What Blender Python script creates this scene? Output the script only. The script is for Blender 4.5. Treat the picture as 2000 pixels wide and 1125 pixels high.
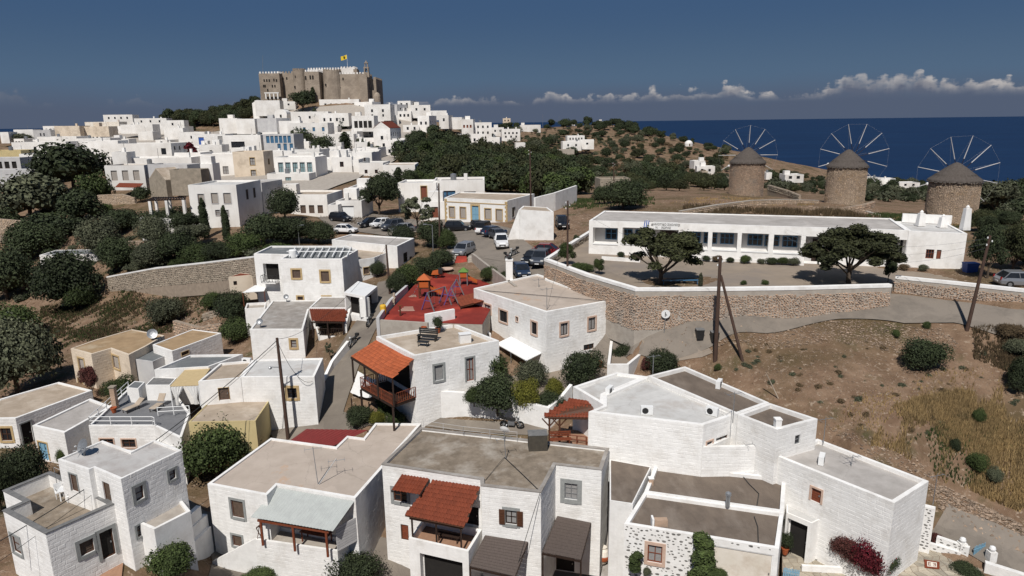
import bpy, math, random
import numpy as np
from mathutils import Vector, Matrix
random.seed(7)
for o in list(bpy.data.objects): bpy.data.objects.remove(o)
SC = bpy.context.scene
COL = SC.collection
R = math.radians
FPX = 1334.0
PITCH = R(13.7); ROLL = R(0.7)
FW = Vector((0, math.cos(PITCH), -math.sin(PITCH)))
_r = Vector((1, 0, 0)); _u = Vector((0, math.sin(PITCH), math.cos(PITCH)))
RT = _r*math.cos(ROLL) - _u*math.sin(ROLL)
UP = _u*math.cos(ROLL) + _r*math.sin(ROLL)
cd = bpy.data.cameras.new('camera'); cam = bpy.data.objects.new('camera', cd); COL.objects.link(cam)
cd.sensor_width = 36; cd.lens = 36*FPX/2000; cd.clip_start = 0.5; cd.clip_end = 200000
M = Matrix((( RT.x, UP.x, -FW.x, 0), (RT.y, UP.y, -FW.y, 0), (RT.z, UP.z, -FW.z, 0), (0, 0, 0, 1)))
cam.matrix_world = M
SC.camera = cam
SUN_AZ = R(180+14)      # compass-like: direction TO the sun, measured clockwise from +Y
SUN_EL = R(52)
sd = Vector((math.sin(SUN_AZ)*math.cos(SUN_EL), math.cos(SUN_AZ)*math.cos(SUN_EL), math.sin(SUN_EL)))
sl = bpy.data.lights.new('sun', 'SUN'); sl.energy = 4.6; sl.angle = R(0.53); sl.color = (1.0, 0.96, 0.905)
so = bpy.data.objects.new('sun', sl); COL.objects.link(so)
so.rotation_euler = sd.to_track_quat('Z', 'Y').to_euler()
W = bpy.data.worlds.new('World'); SC.world = W; W.use_nodes = True
def N(nt, t, **k):
    n = nt.nodes.new(t)
    for a, b in k.items():
        if a in n.inputs.keys() if isinstance(a, str) else False: n.inputs[a].default_value = b
        else: setattr(n, a, b)
    return n
def world():
    nt = W.node_tree; nt.nodes.clear(); L = nt.links.new
    out = N(nt, 'ShaderNodeOutputWorld'); bg = N(nt, 'ShaderNodeBackground')
    bg.inputs['Strength'].default_value = 0.05
    sky = N(nt, 'ShaderNodeTexSky'); sky.sky_type = 'NISHITA'; sky.sun_disc = False
    sky.sun_elevation = SUN_EL; sky.sun_rotation = SUN_AZ
    sky.altitude = 200; sky.air_density = 1.0; sky.dust_density = 0.4; sky.ozone_density = 3.5
    tc = N(nt, 'ShaderNodeTexCoord'); sp = N(nt, 'ShaderNodeSeparateXYZ'); L(tc.outputs['Generated'], sp.inputs[0])
    def math_(op, a, b=None, c=None, clamp=False):
        n = N(nt, 'ShaderNodeMath', operation=op, use_clamp=clamp)
        for i, v in enumerate((a, b, c)):
            if v is None: continue
            if isinstance(v, (int, float)): n.inputs[i].default_value = v
            else: L(v, n.inputs[i])
        return n.outputs[0]
    def mr(v, a, b, c, d):
        n = N(nt, 'ShaderNodeMapRange'); n.interpolation_type = 'SMOOTHSTEP'
        L(v, n.inputs[0])
        for i, x in enumerate((a, b, c, d)): n.inputs[i+1].default_value = x
        return n.outputs[0]
    def mixc(f, a, b):
        n = N(nt, 'ShaderNodeMix', data_type='RGBA')
        if isinstance(f, (int, float)): n.inputs[0].default_value = f
        else: L(f, n.inputs[0])
        for i, v in ((6, a), (7, b)):
            if isinstance(v, tuple): n.inputs[i].default_value = (*v, 1)
            else: L(v, n.inputs[i])
        return n.outputs[2]
    x, y, z = sp.outputs
    hs = N(nt, 'ShaderNodeHueSaturation'); L(sky.outputs[0], hs.inputs['Color'])
    hs.inputs['Saturation'].default_value = 0.95; hs.inputs['Value'].default_value = 0.47
    low = mr(z, -0.02, 0.30, 1, 0)
    base = mixc(low, hs.outputs[0], (1.3, 2.55, 4.5))
    base = mixc(mr(z, 0.0, 0.16, 0.45, 0.0), base, (2.2, 3.2, 4.6))
    base = mixc(mr(z, 0.03, 0.17, 0.0, 0.9), base, (0.95, 1.98, 4.0))
    az = math_('ARCTAN2', x, y)
    cv = N(nt, 'ShaderNodeCombineXYZ'); L(az, cv.inputs[0]); L(math_('MULTIPLY', z, 2.2), cv.inputs[1])
    n0 = N(nt, 'ShaderNodeTexNoise'); n0.inputs['Scale'].default_value = 5; n0.inputs['Detail'].default_value = 6; L(cv.outputs[0], n0.inputs['Vector'])
    zz = math_('ADD', z, math_('MULTIPLY', math_('SUBTRACT', n0.outputs[0], 0.5), 0.03))
    bank = mr(zz, 0.016, 0.060, 1, 0)
    base = mixc(math_('MULTIPLY', bank, 0.8), base, (1.75, 2.1, 3.15))
    n1 = N(nt, 'ShaderNodeTexNoise'); n1.noise_dimensions = '1D'; n1.inputs['Scale'].default_value = 9; n1.inputs['Detail'].default_value = 5; n1.inputs['Roughness'].default_value = .62
    L(math_('ADD', az, 3.35), n1.inputs['W'])
    cv2 = N(nt, 'ShaderNodeCombineXYZ'); L(az, cv2.inputs[0]); L(math_('MULTIPLY', z, 1.7), cv2.inputs[1])
    n2 = N(nt, 'ShaderNodeTexNoise'); n2.inputs['Scale'].default_value = 42; n2.inputs['Detail'].default_value = 6; n2.inputs['Roughness'].default_value = .6; L(cv2.outputs[0], n2.inputs['Vector'])
    n3 = N(nt, 'ShaderNodeTexVoronoi'); n3.feature = 'SMOOTH_F1'; n3.inputs['Scale'].default_value = 55; n3.inputs['Smoothness'].default_value = .35; L(cv2.outputs[0], n3.inputs['Vector'])
    rt = mr(az, -0.25, 0.62, 0.0, 1.0)
    ztop = math_('ADD', math_('ADD', 0.030, math_('MULTIPLY', rt, 0.016)), math_('MULTIPLY', math_('SUBTRACT', n1.outputs[0], 0.5), 0.06))
    ztop = math_('ADD', ztop, math_('MULTIPLY', math_('SUBTRACT', 0.45, n3.outputs[0]), 0.012))
    ztop = math_('ADD', ztop, math_('MULTIPLY', math_('SUBTRACT', n2.outputs[0], 0.5), 0.034))
    d = math_('SUBTRACT', ztop, z)                       # > 0 inside the cloud
    edge = mr(d, 0.0, 0.007, 0, 1)
    bot = mr(z, 0.020, 0.036, 0, 1)
    a = math_('MULTIPLY', edge, bot)
    a = math_('MULTIPLY', a, mr(n2.outputs[0], 0.33, 0.56, 0.35, 1)); a = math_('MULTIPLY', a, mr(n0.outputs[0], 0.34, 0.52, 0.55, 1))
    a = math_('MULTIPLY', a, mr(az, -0.5, -0.08, 0.28, 0.95))
    lit = mr(d, 0.0, 0.021, 1, 0)
    lit = math_('MULTIPLY', lit, mr(n3.outputs[0], 0.2, 0.75, 1.0, 0.35))
    cc = mixc(lit, (2.3, 2.65, 3.7), (12.5, 11.6, 10.9))
    cc = mixc(mr(az, -0.45, 0.0, 0.75, 0.0), cc, (2.9, 3.0, 3.7))
    fin = mixc(a, base, cc)
    L(fin, bg.inputs['Color']); L(bg.outputs[0], out.inputs[0])
world()
SC.view_settings.view_transform = 'Standard'; SC.view_settings.look = 'None'
SC.view_settings.exposure = 0; SC.view_settings.gamma = 1; SC.view_settings.use_curve_mapping = False
SC.cycles.max_bounces = 5; SC.cycles.diffuse_bounces = 3; SC.cycles.glossy_bounces = 2; SC.cycles.transparent_max_bounces = 6
def ray(px, py): return FW*FPX + RT*(px-1000) - UP*(py-562.5)
def PZ(px, py, z):
    d = ray(px, py); return d*(z/d.z)
def PY(px, py, Y):
    d = ray(px, py); return d*(Y/d.y)
def PIX(p):
    p = Vector(p); w = p.dot(FW); return (1000+FPX*p.dot(RT)/w, 562.5-FPX*p.dot(UP)/w)
CZ = [(0,1110,-27.6),(200,1118,-27.5),(-150,1050,-27.5),(330,1075,-27.7),(415,1100,-30),(600,1125,-31),(760,1090,-30.2),(900,1125,-31.5),(1060,1125,-32),(1200,1100,-31),(1190,1000,-29.3),(1300,1125,-30),
 (1500,1125,-29.5),(1560,1060,-29),(1700,1125,-28.4),(1850,1120,-28.2),(1790,1060,-27.9),(1950,1080,-27.3),(2100,1150,-28),(1850,960,-25.2),(1990,1000,-25.5),(2150,1000,-25.5),(1660,880,-22.9),(1760,900,-23.3),(1880,880,-23.2),
 (1330,700,-20.9),(1400,722,-20.9),(1500,755,-21.1),(1600,800,-21.6),(1650,830,-22.2),(1750,700,-19.5),(1950,700,-19.1),(1950,820,-22),(2150,800,-22),(2150,650,-17.6),(1500,665,-19.2),
 (1250,640,-18.4),(1350,632,-17.9),(1500,618,-17.5),(1750,600,-16.9),(1980,632,-17.0),(1620,642,-18.1),(1780,635,-17.8),(1420,650,-18.5),(1380,690,-20.4),(1300,712,-21.2),(1258,738,-22.9),(1200,735,-23),(1235,712,-22.3),(1230,662,-19.4),(1275,680,-20.0),
 (1190,600,-17.9),(1100,570,-17.9),(1000,512,-17.6),(960,480,-17.2),(930,450,-17.1),(880,438,-17.3),(750,445,-17.6),(665,425,-17.6),(620,425,-18),(700,405,-17.3),(820,400,-17.2),
 (738,595,-20.2),(705,650,-21.6),(665,720,-23.4),(625,800,-25.3),(560,845,-26.3),(830,828,-25.1),(1000,838,-24.7),(1150,855,-24.5),(960,760,-23.3),(1080,740,-23.3),(1200,690,-21.8),
 (1240,905,-26.4),(1400,900,-25.6),(700,520,-19.4),(800,560,-19.1),(900,560,-19.0),(640,470,-18.8),(560,690,-24.2),(520,780,-25.8),
 (450,850,-27),(330,880,-28.4),(80,905,-28.8),(-100,880,-28.8),(150,748,-27),(40,760,-28.4),(330,700,-27),(440,650,-25.6),
 (380,620,-25.6),(250,605,-26.3),(100,605,-28),(0,600,-30),(-200,600,-31),(0,700,-29.6),(-150,720,-29.6),(200,562,-25),(350,570,-24),(450,565,-22.3),(485,540,-20.8),(350,532,-22),(260,545,-23.3),
 (350,505,-20.6),(200,480,-22.5),(0,480,-26.5),(-200,480,-28),(0,400,-21.5),(-200,400,-24),(200,420,-19.5),(320,440,-18.2),(450,470,-18.3),(560,470,-18.4),(100,430,-21.5),(600,420,-17),(500,420,-17),
 (1060,505,-16.6),(1240,600,-17.3),(1150,500,-16.4),(1300,540,-16.3),(1550,545,-16.3),(1800,550,-16),(2050,590,-15.9),(1400,470,-15.9),(1700,480,-15.2),(1900,500,-15.2),(2150,520,-15.2)]
CY = [(600,362,165),(500,372,160),(0,340,250),(-250,330,250),(0,292,330),(0,266,450),(150,258,420),(-300,262,430),(300,242,430),(420,252,400),(430,228,430),(520,203,425),(560,198,420),(620,193,400),(730,195,400),(740,205,410),(800,228,420),
 (880,242,420),(960,264,430),(1000,252,560),(1100,247,650),(1200,247,720),(1300,265,650),(1400,288,560),(1450,312,480),(1350,342,320),(1250,332,340),(1100,302,450),(1000,300,360),(900,300,290),(800,330,225),(700,330,200),
 (900,352,200),(1000,382,165),(1100,352,230),(1200,372,190),(1050,402,140),(1180,402,122),(1456,382,143),(1400,374,150),(1300,384,135),(1646,398,125),(1855,436,106),(1300,398,118),(1500,404,112),(1760,428,99),(1950,440,100),
 (1500,345,420),(1600,358,420),(1700,364,450),(1800,366,450),(1900,368,450),(2000,370,450),(2200,375,450),(1700,385,300),(1900,392,250),(1960,412,170),(2150,420,160),(600,280,330),(500,300,280),(400,300,290),(300,300,290),(200,300,290),(300,350,200),(400,345,200),
 (200,360,200),(700,260,350),(800,270,310),(300,270,350),(1200,390,135),(1120,395,130),(1560,380,220),(1350,385,125)]
CP = []
for a, b, z in CZ: p = PZ(a, b, z); CP.append((p.x, p.y, p.z))
for a, b, Y in CY: p = PY(a, b, Y); CP.append((p.x, p.y, p.z))
for u in (-1.1, -.75, -.4, -.1, .15, .4, .7, 1.0):
    CP.append((u*1000, 1000, -95 if u < .2 else -120)); CP.append((u*1600, 1600, -215)); CP.append((u*3500, 3500, -260))
for u in (-1.2, -.6, 0, .6, 1.2): CP.append((u*22, 22, -30))
CP = np.array(CP)
def _uv(x, y):
    y = np.maximum(y, 12.0); return x/y, np.log(y)*0.75
CU, CV = _uv(CP[:,0], CP[:,1])
def _phi(u1, v1): return np.sqrt((u1[:,None]-CU[None,:])**2 + (v1[:,None]-CV[None,:])**2 + 0.0009)
n_ = len(CP); A_ = np.zeros((n_+3, n_+3)); A_[:n_, :n_] = _phi(CU, CV) + np.eye(n_)*(-0.004)
A_[:n_, n_] = 1; A_[:n_, n_+1] = CU; A_[:n_, n_+2] = CV; A_[n_:, :n_] = A_[:n_, n_:].T
TW = np.linalg.solve(A_, np.concatenate([CP[:,2], np.zeros(3)]))
def HT(x, y):
    u, v = _uv(np.asarray(x, float), np.asarray(y, float))
    s = u.shape; u = u.ravel(); v = v.ravel()
    r = _phi(u, v) @ TW[:n_] + TW[n_] + TW[n_+1]*u + TW[n_+2]*v
    return r.reshape(s)
def H1(x, y): return float(HT(np.array([x]), np.array([y]))[0])
_T = np.exp(np.linspace(math.log(20), math.log(3000), 420))
def G(px, py):
    """place on the ground seen at this point of the photograph"""
    d = ray(px, py); d = d/d.y
    h = HT(d.x*_T, _T) - d.z*_T
    k = np.argmax(h > 0)
    if h[k] <= 0: k = len(_T)-1
    a, b = _T[max(k-1, 0)], _T[k]
    for _ in range(12):
        m = (a+b)/2
        if H1(d.x*m, m) > d.z*m: b = m
        else: a = m
    m = (a+b)/2
    return Vector((d.x*m, m, H1(d.x*m, m)))
MATS = {}
def mat(name, c1, c2=None, scale=3.0, rough=.85, bump=.15, bscale=None, detail=5, c3=None, sc3=.5, amt3=(.5, .65), metal=0, island=0, stretch=None, objrand=0, spec=.3, bdist=.05, streak=0, crack=0):
    if name in MATS: return MATS[name]
    m = bpy.data.materials.new(name); m.use_nodes = True; nt = m.node_tree; L = nt.links.new
    b = nt.nodes['Principled BSDF']; b.inputs['Roughness'].default_value = rough; b.inputs['Metallic'].default_value = metal
    b.inputs['Specular IOR Level'].default_value = spec
    tc = N(nt, 'ShaderNodeTexCoord'); vec = tc.outputs['Object']
    if stretch:
        mp = N(nt, 'ShaderNodeMapping'); mp.inputs['Scale'].default_value = stretch; L(vec, mp.inputs[0]); vec = mp.outputs[0]
    n = N(nt, 'ShaderNodeTexNoise'); n.inputs['Scale'].default_value = scale; n.inputs['Detail'].default_value = detail; n.inputs['Roughness'].default_value = .62; L(vec, n.inputs['Vector'])
    cr = N(nt, 'ShaderNodeValToRGB'); e = cr.color_ramp.elements; e[0].position = .34; e[1].position = .66
    e[0].color = (*c1, 1); e[1].color = (*(c2 or c1), 1); L(n.outputs[0], cr.inputs[0]); col = cr.outputs[0]
    def mx(f, a, bb, mode='MIX'):
        q = N(nt, 'ShaderNodeMix', data_type='RGBA', blend_type=mode)
        if isinstance(f, (int, float)): q.inputs[0].default_value = f
        else: L(f, q.inputs[0])
        for i, v in ((6, a), (7, bb)):
            if isinstance(v, tuple): q.inputs[i].default_value = (*v, 1)
            else: L(v, q.inputs[i])
        return q.outputs[2]
    if c3:
        n3 = N(nt, 'ShaderNodeTexNoise'); n3.inputs['Scale'].default_value = sc3; n3.inputs['Detail'].default_value = 6; n3.inputs['Roughness'].default_value = .65; L(vec, n3.inputs['Vector'])
        r3 = N(nt, 'ShaderNodeMapRange'); r3.inputs[1].default_value = amt3[0]; r3.inputs[2].default_value = amt3[1]; L(n3.outputs[0], r3.inputs[0])
        col = mx(r3.outputs[0], col, c3)
    if crack:
        nd = N(nt, 'ShaderNodeTexNoise'); nd.inputs['Scale'].default_value = 1.3; nd.inputs['Detail'].default_value = 5; L(tc.outputs['Object'], nd.inputs['Vector']); va = N(nt, 'ShaderNodeVectorMath', operation='MULTIPLY_ADD'); va.inputs[1].default_value = (.9,.9,0); L(nd.outputs['Color'], va.inputs[0]); L(tc.outputs['Object'], va.inputs[2])
        vo = N(nt, 'ShaderNodeTexVoronoi'); vo.feature = 'DISTANCE_TO_EDGE'; vo.inputs['Scale'].default_value = .30; L(va.outputs[0], vo.inputs['Vector']); rc = N(nt, 'ShaderNodeMapRange'); rc.inputs[2].default_value = .009; rc.inputs[3].default_value = crack; rc.inputs[4].default_value = 0; L(vo.outputs[0], rc.inputs[0]); col = mx(rc.outputs[0], col, (.07,.06,.05))
        vp = N(nt, 'ShaderNodeTexVoronoi'); vp.inputs['Scale'].default_value = .22; L(va.outputs[0], vp.inputs['Vector']); hp_ = N(nt, 'ShaderNodeHueSaturation'); rp = N(nt, 'ShaderNodeMapRange'); rp.inputs[3].default_value = .92; rp.inputs[4].default_value = 1.07; sp_ = N(nt, 'ShaderNodeSeparateColor'); L(vp.outputs['Color'], sp_.inputs[0]); L(sp_.outputs[0], rp.inputs[0]); L(rp.outputs[0], hp_.inputs['Value']); L(col, hp_.inputs['Color']); col = hp_.outputs[0]
    if streak:
        ms = N(nt, 'ShaderNodeMapping'); ms.inputs['Scale'].default_value = (2.6, 2.6, .22); L(tc.outputs['Object'], ms.inputs[0]); ns = N(nt, 'ShaderNodeTexNoise'); ns.inputs['Scale'].default_value = 1.0; ns.inputs['Detail'].default_value = 6; ns.inputs['Roughness'].default_value = .7; L(ms.outputs[0], ns.inputs['Vector'])
        rs_ = N(nt, 'ShaderNodeMapRange'); rs_.inputs[1].default_value = .54; rs_.inputs[2].default_value = .78; rs_.inputs[4].default_value = streak; L(ns.outputs[0], rs_.inputs[0]); col = mx(rs_.outputs[0], col, (.36,.31,.26))
    def vary(sock, amt, col):
        hv = N(nt, 'ShaderNodeHueSaturation'); mr = N(nt, 'ShaderNodeMapRange'); mr.inputs[3].default_value = 1-amt; mr.inputs[4].default_value = 1+amt
        L(sock, mr.inputs[0]); L(mr.outputs[0], hv.inputs['Value']); L(col, hv.inputs['Color']); return hv.outputs[0]
    if island:
        g = N(nt, 'ShaderNodeNewGeometry'); col = vary(g.outputs['Random Per Island'], island, col)
    if objrand:
        g = N(nt, 'ShaderNodeObjectInfo'); col = vary(g.outputs['Random'], objrand, col)
    L(col, b.inputs['Base Color'])
    if bump:
        nb = N(nt, 'ShaderNodeTexNoise'); nb.inputs['Scale'].default_value = bscale or scale*4; nb.inputs['Detail'].default_value = 4; L(vec, nb.inputs['Vector'])
        bp = N(nt, 'ShaderNodeBump'); bp.inputs['Strength'].default_value = bump; bp.inputs['Distance'].default_value = bdist; L(nb.outputs[0], bp.inputs['Height']); L(bp.outputs[0], b.inputs['Normal'])
    MATS[name] = m; return m
mat('white', (.82,.805,.78), (.74,.725,.70), 1.6, .9, .25, 7, c3=(.58,.55,.51), sc3=.6, amt3=(.50,.82), objrand=.05, streak=.2)
mat('whitefar', (.80,.78,.75), (.68,.65,.61), .25, .9, .1, c3=(.52,.49,.45), sc3=.11, amt3=(.52,.9), objrand=.10, streak=.3)
mat('greywall', (.52,.51,.50), (.42,.41,.41), .5, .9, .2, objrand=.1)  # real grey paint; on some town houses it paints shade onto white walls
mat('cream', (.68,.58,.46), (.60,.50,.39), .5, .9, .2, c3=(.47,.39,.30), sc3=.3, objrand=.06)
mat('creamlite', (.74,.68,.60), (.66,.60,.51), .9, .9, .2, c3=(.55,.47,.38), sc3=.5)
mat('yellow', (.56,.46,.24), (.48,.38,.20), .5, .9, .2)
mat('concrete', (.34,.31,.28), (.24,.215,.19), 1.2, .9, .3, 14, c3=(.42,.40,.375), sc3=.45, amt3=(.5,.7), objrand=.06, crack=.2)
mat('roofgrey', (.42,.39,.365), (.33,.305,.28), .9, .9, .2, 14, c3=(.50,.47,.44), sc3=.3, amt3=(.48,.75), crack=.2)
mat('rooflight', (.50,.485,.465), (.43,.415,.40), .8, .9, .2, 14, c3=(.38,.35,.33), sc3=.5, crack=.2)
mat('roofbeige', (.46,.39,.33), (.40,.335,.28), .8, .9, .2, 14, c3=(.50,.27,.13), sc3=.28, amt3=(.62,.74), crack=.2)
mat('roofsand', (.42,.345,.27), (.33,.265,.20), 1.0, .9, .2, 14, c3=(.50,.43,.35), sc3=.3, crack=.2)
mat('roofochre', (.36,.25,.145), (.27,.185,.105), .8, .9, .2, 14, c3=(.40,.32,.22), sc3=.3, objrand=.05)
mat('roofbrown', (.175,.138,.108), (.125,.098,.078), 1.1, .9, .3, 14, c3=(.24,.20,.165), sc3=.35, amt3=(.5,.7), stretch=(1,.45,1), crack=.2)
mat('roofold', (.27,.22,.168), (.165,.132,.098), 1.3, .9, .4, 16, c3=(.37,.33,.28), sc3=.5, amt3=(.50,.68), crack=.2)
mat('roofslate', (.16,.17,.17), (.12,.125,.13), .7, .8, .15, 14, c3=(.25,.25,.25), sc3=.35)
mat('whiteroof', (.56,.55,.53), (.49,.48,.46), 1, .9, .2, c3=(.45,.42,.39), sc3=.5, crack=.2)
mat('cap_grey', (.13,.13,.13), (.19,.185,.18), 3, .9, .2)
mat('stonesur', (.30,.31,.30), (.24,.245,.24), 4, .9, .2)
mat('ochresur', (.50,.37,.19), (.42,.30,.16), 4, .9, .2)
mat('pinksur', (.58,.42,.33), (.50,.35,.27), 4, .9, .2)
mat('wood', (.10,.042,.022), (.065,.028,.016), 6, .6, .2, stretch=(1,1,5))
mat('woodred', (.20,.055,.025), (.14,.04,.02), 6, .55, .2)
mat('wooddark', (.035,.02,.014), (.022,.013,.010), 6, .6, .2)
mat('shutter', (.11,.075,.055), (.08,.055,.04), 5, .7, .1)
mat('shutterlt', (.36,.32,.28), (.30,.27,.24), 5, .7, .1)
mat('teal', (.20,.29,.30), (.16,.24,.26), 5, .6, .1)
mat('bluewood', (.05,.14,.24), (.04,.11,.20), 5, .6, .1)
mat('bluelite', (.20,.36,.47), (.16,.31,.42), 5, .6, .1)
mat('glass', (.012,.014,.018), (.02,.022,.026), 2, .08, 0, spec=.6)
mat('curtain', (.30,.29,.28), (.24,.235,.23), 8, .8, .1)
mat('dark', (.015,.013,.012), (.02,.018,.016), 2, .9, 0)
mat('metalgrey', (.35,.36,.37), (.28,.29,.30), 5, .4, .05, metal=.6)
mat('whitepaint', (.78,.78,.77), (.72,.72,.71), 5, .5, .03)
mat('blackmetal', (.02,.02,.02), (.03,.03,.03), 5, .5, .03)
mat('pole', (.085,.05,.036), (.055,.034,.026), 5, .8, .3, stretch=(3,3,.4))
mat('terracotta', (.37,.095,.033), (.29,.07,.026), 3, .7, .1, objrand=.16)
mat('terradark', (.19,.044,.019), (.15,.034,.015), 3, .65, .1, objrand=.12)
mat('redmetal', (.17,.020,.018), (.14,.017,.015), 3, .5, .05)
mat('greymetal', (.42,.44,.42), (.37,.385,.37), 2, .45, .05)
mat('darkboard', (.10,.078,.068), (.075,.058,.05), 3, .8, .2, stretch=(8,1,1), island=.15)
mat('fabricwhite', (.70,.69,.67), (.62,.61,.59), 3, .9, .2)
mat('fabrictan', (.52,.40,.22), (.46,.35,.19), 3, .9, .1)
mat('floortile', (.33,.19,.12), (.27,.155,.10), 3, .8, .1)
mat('greyfloor', (.18,.18,.185), (.15,.15,.155), 2, .7, .1)
mat('rubber', (.22,.026,.017), (.165,.020,.014), 1.2, .85, .1, c3=(.37,.05,.03), sc3=.3)
mat('stone', (.50,.385,.285), (.38,.29,.21), 1.3, .95, .5, 9, island=.22, c3=(.42,.30,.19), sc3=.8)
mat('stonepink', (.46,.325,.235), (.34,.24,.17), 1.3, .95, .5, 9, island=.24, c3=(.30,.245,.20), sc3=.5)
mat('stonegrey', (.31,.265,.21), (.22,.19,.15), 1.3, .95, .5, 9, island=.35)
mat('stonedark', (.19,.18,.165), (.13,.125,.12), 4, .9, .3, island=.4, objrand=.35)
mat('castle', (.33,.272,.215), (.25,.205,.162), .35, .95, .5, 1.5, c3=(.20,.16,.125), sc3=.09, amt3=(.48,.72), bdist=.3)
mat('mortar', (.33,.265,.205), (.25,.20,.155), 2, .95, .3)
mat('plaster', (.40,.36,.31), (.32,.28,.24), 1.5, .95, .3)
mat('thatch', (.10,.085,.075), (.07,.058,.05), 4, .95, .5, 12, stretch=(1,1,.3))
mat('asphalt', (.20,.172,.143), (.155,.134,.113), 1.1, .95, .3, 10, c3=(.21,.18,.15), sc3=.22, amt3=(.46,.56), crack=.2)
mat('paving', (.17,.145,.12), (.13,.11,.092), 1.0, .95, .3, 8, c3=(.22,.19,.155), sc3=.25, amt3=(.42,.62), crack=.2)
mat('yard', (.29,.235,.18), (.24,.195,.152), .5, .95, .15, 8, c3=(.22,.185,.155), sc3=.12, amt3=(.46,.62), crack=.2)
mat('bark', (.10,.075,.055), (.065,.05,.038), 8, .95, .4)
mat('leafdark', (.036,.047,.019), (.020,.029,.012), 1.5, .8, 0, island=.55, objrand=.25)
mat('leafpine', (.042,.046,.017), (.026,.030,.012), 1.5, .8, 0, island=.5, objrand=.2)
mat('leafmid', (.052,.072,.020), (.030,.045,.013), 1.5, .8, 0, island=.5, objrand=.25)
mat('leafolive', (.085,.09,.052), (.05,.058,.034), 1.5, .8, 0, island=.5, objrand=.2)
mat('leafyellow', (.13,.125,.018), (.085,.090,.014), 1.5, .8, 0, island=.45, objrand=.1)
mat('leafred', (.10,.03,.025), (.06,.025,.02), 1.5, .8, 0, island=.5)
mat('flowerred', (.10,.004,.012), (.05,.010,.010), 1.5, .8, 0, island=.5)
mat('scrubbrown', (.11,.075,.04), (.075,.055,.03), 1.5, .9, 0, island=.5, objrand=.2)
mat('straw', (.36,.245,.11), (.22,.155,.075), .35, .9, 0, island=.4)
mat('rubblestone', (.30,.22,.16), (.20,.15,.11), 1.3, .95, .2, island=.45)
mat('carblack', (.010,.011,.014), None, 2, .25, 0, spec=.6); mat('carwhite', (.75,.75,.75), None, 2, .25, 0, spec=.6)
mat('carsilver', (.35,.36,.38), None, 2, .3, 0, metal=.6); mat('carblue', (.02,.035,.07), None, 2, .25, 0, spec=.6)
mat('carred', (.14,.01,.012), None, 2, .25, 0, spec=.6); mat('cargrey', (.09,.10,.12), None, 2, .3, 0, metal=.5)
mat('tyre', (.012,.012,.012), None, 2, .9, 0); mat('lampglass', (.6,.6,.58), None, 2, .2, 0); mat('redlamp', (.3,.01,.01), None, 2, .2, 0)
mat('orange', (.42,.10,.025), None, 2, .5, 0); mat('green', (.10,.20,.035), None, 2, .5, 0); mat('purple', (.13,.07,.20), None, 2, .5, 0); mat('bluepaint', (.04,.10,.35), None, 2, .5, 0); mat('yellowpaint', (.65,.38,.03), None, 2, .5, 0)
mat('flagyellow', (.70,.50,.03), None, 2, .8, 0); mat('flagblue', (.03,.10,.38), None, 2, .8, 0); mat('flagwhite', (.75,.75,.75), None, 2, .8, 0)
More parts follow.
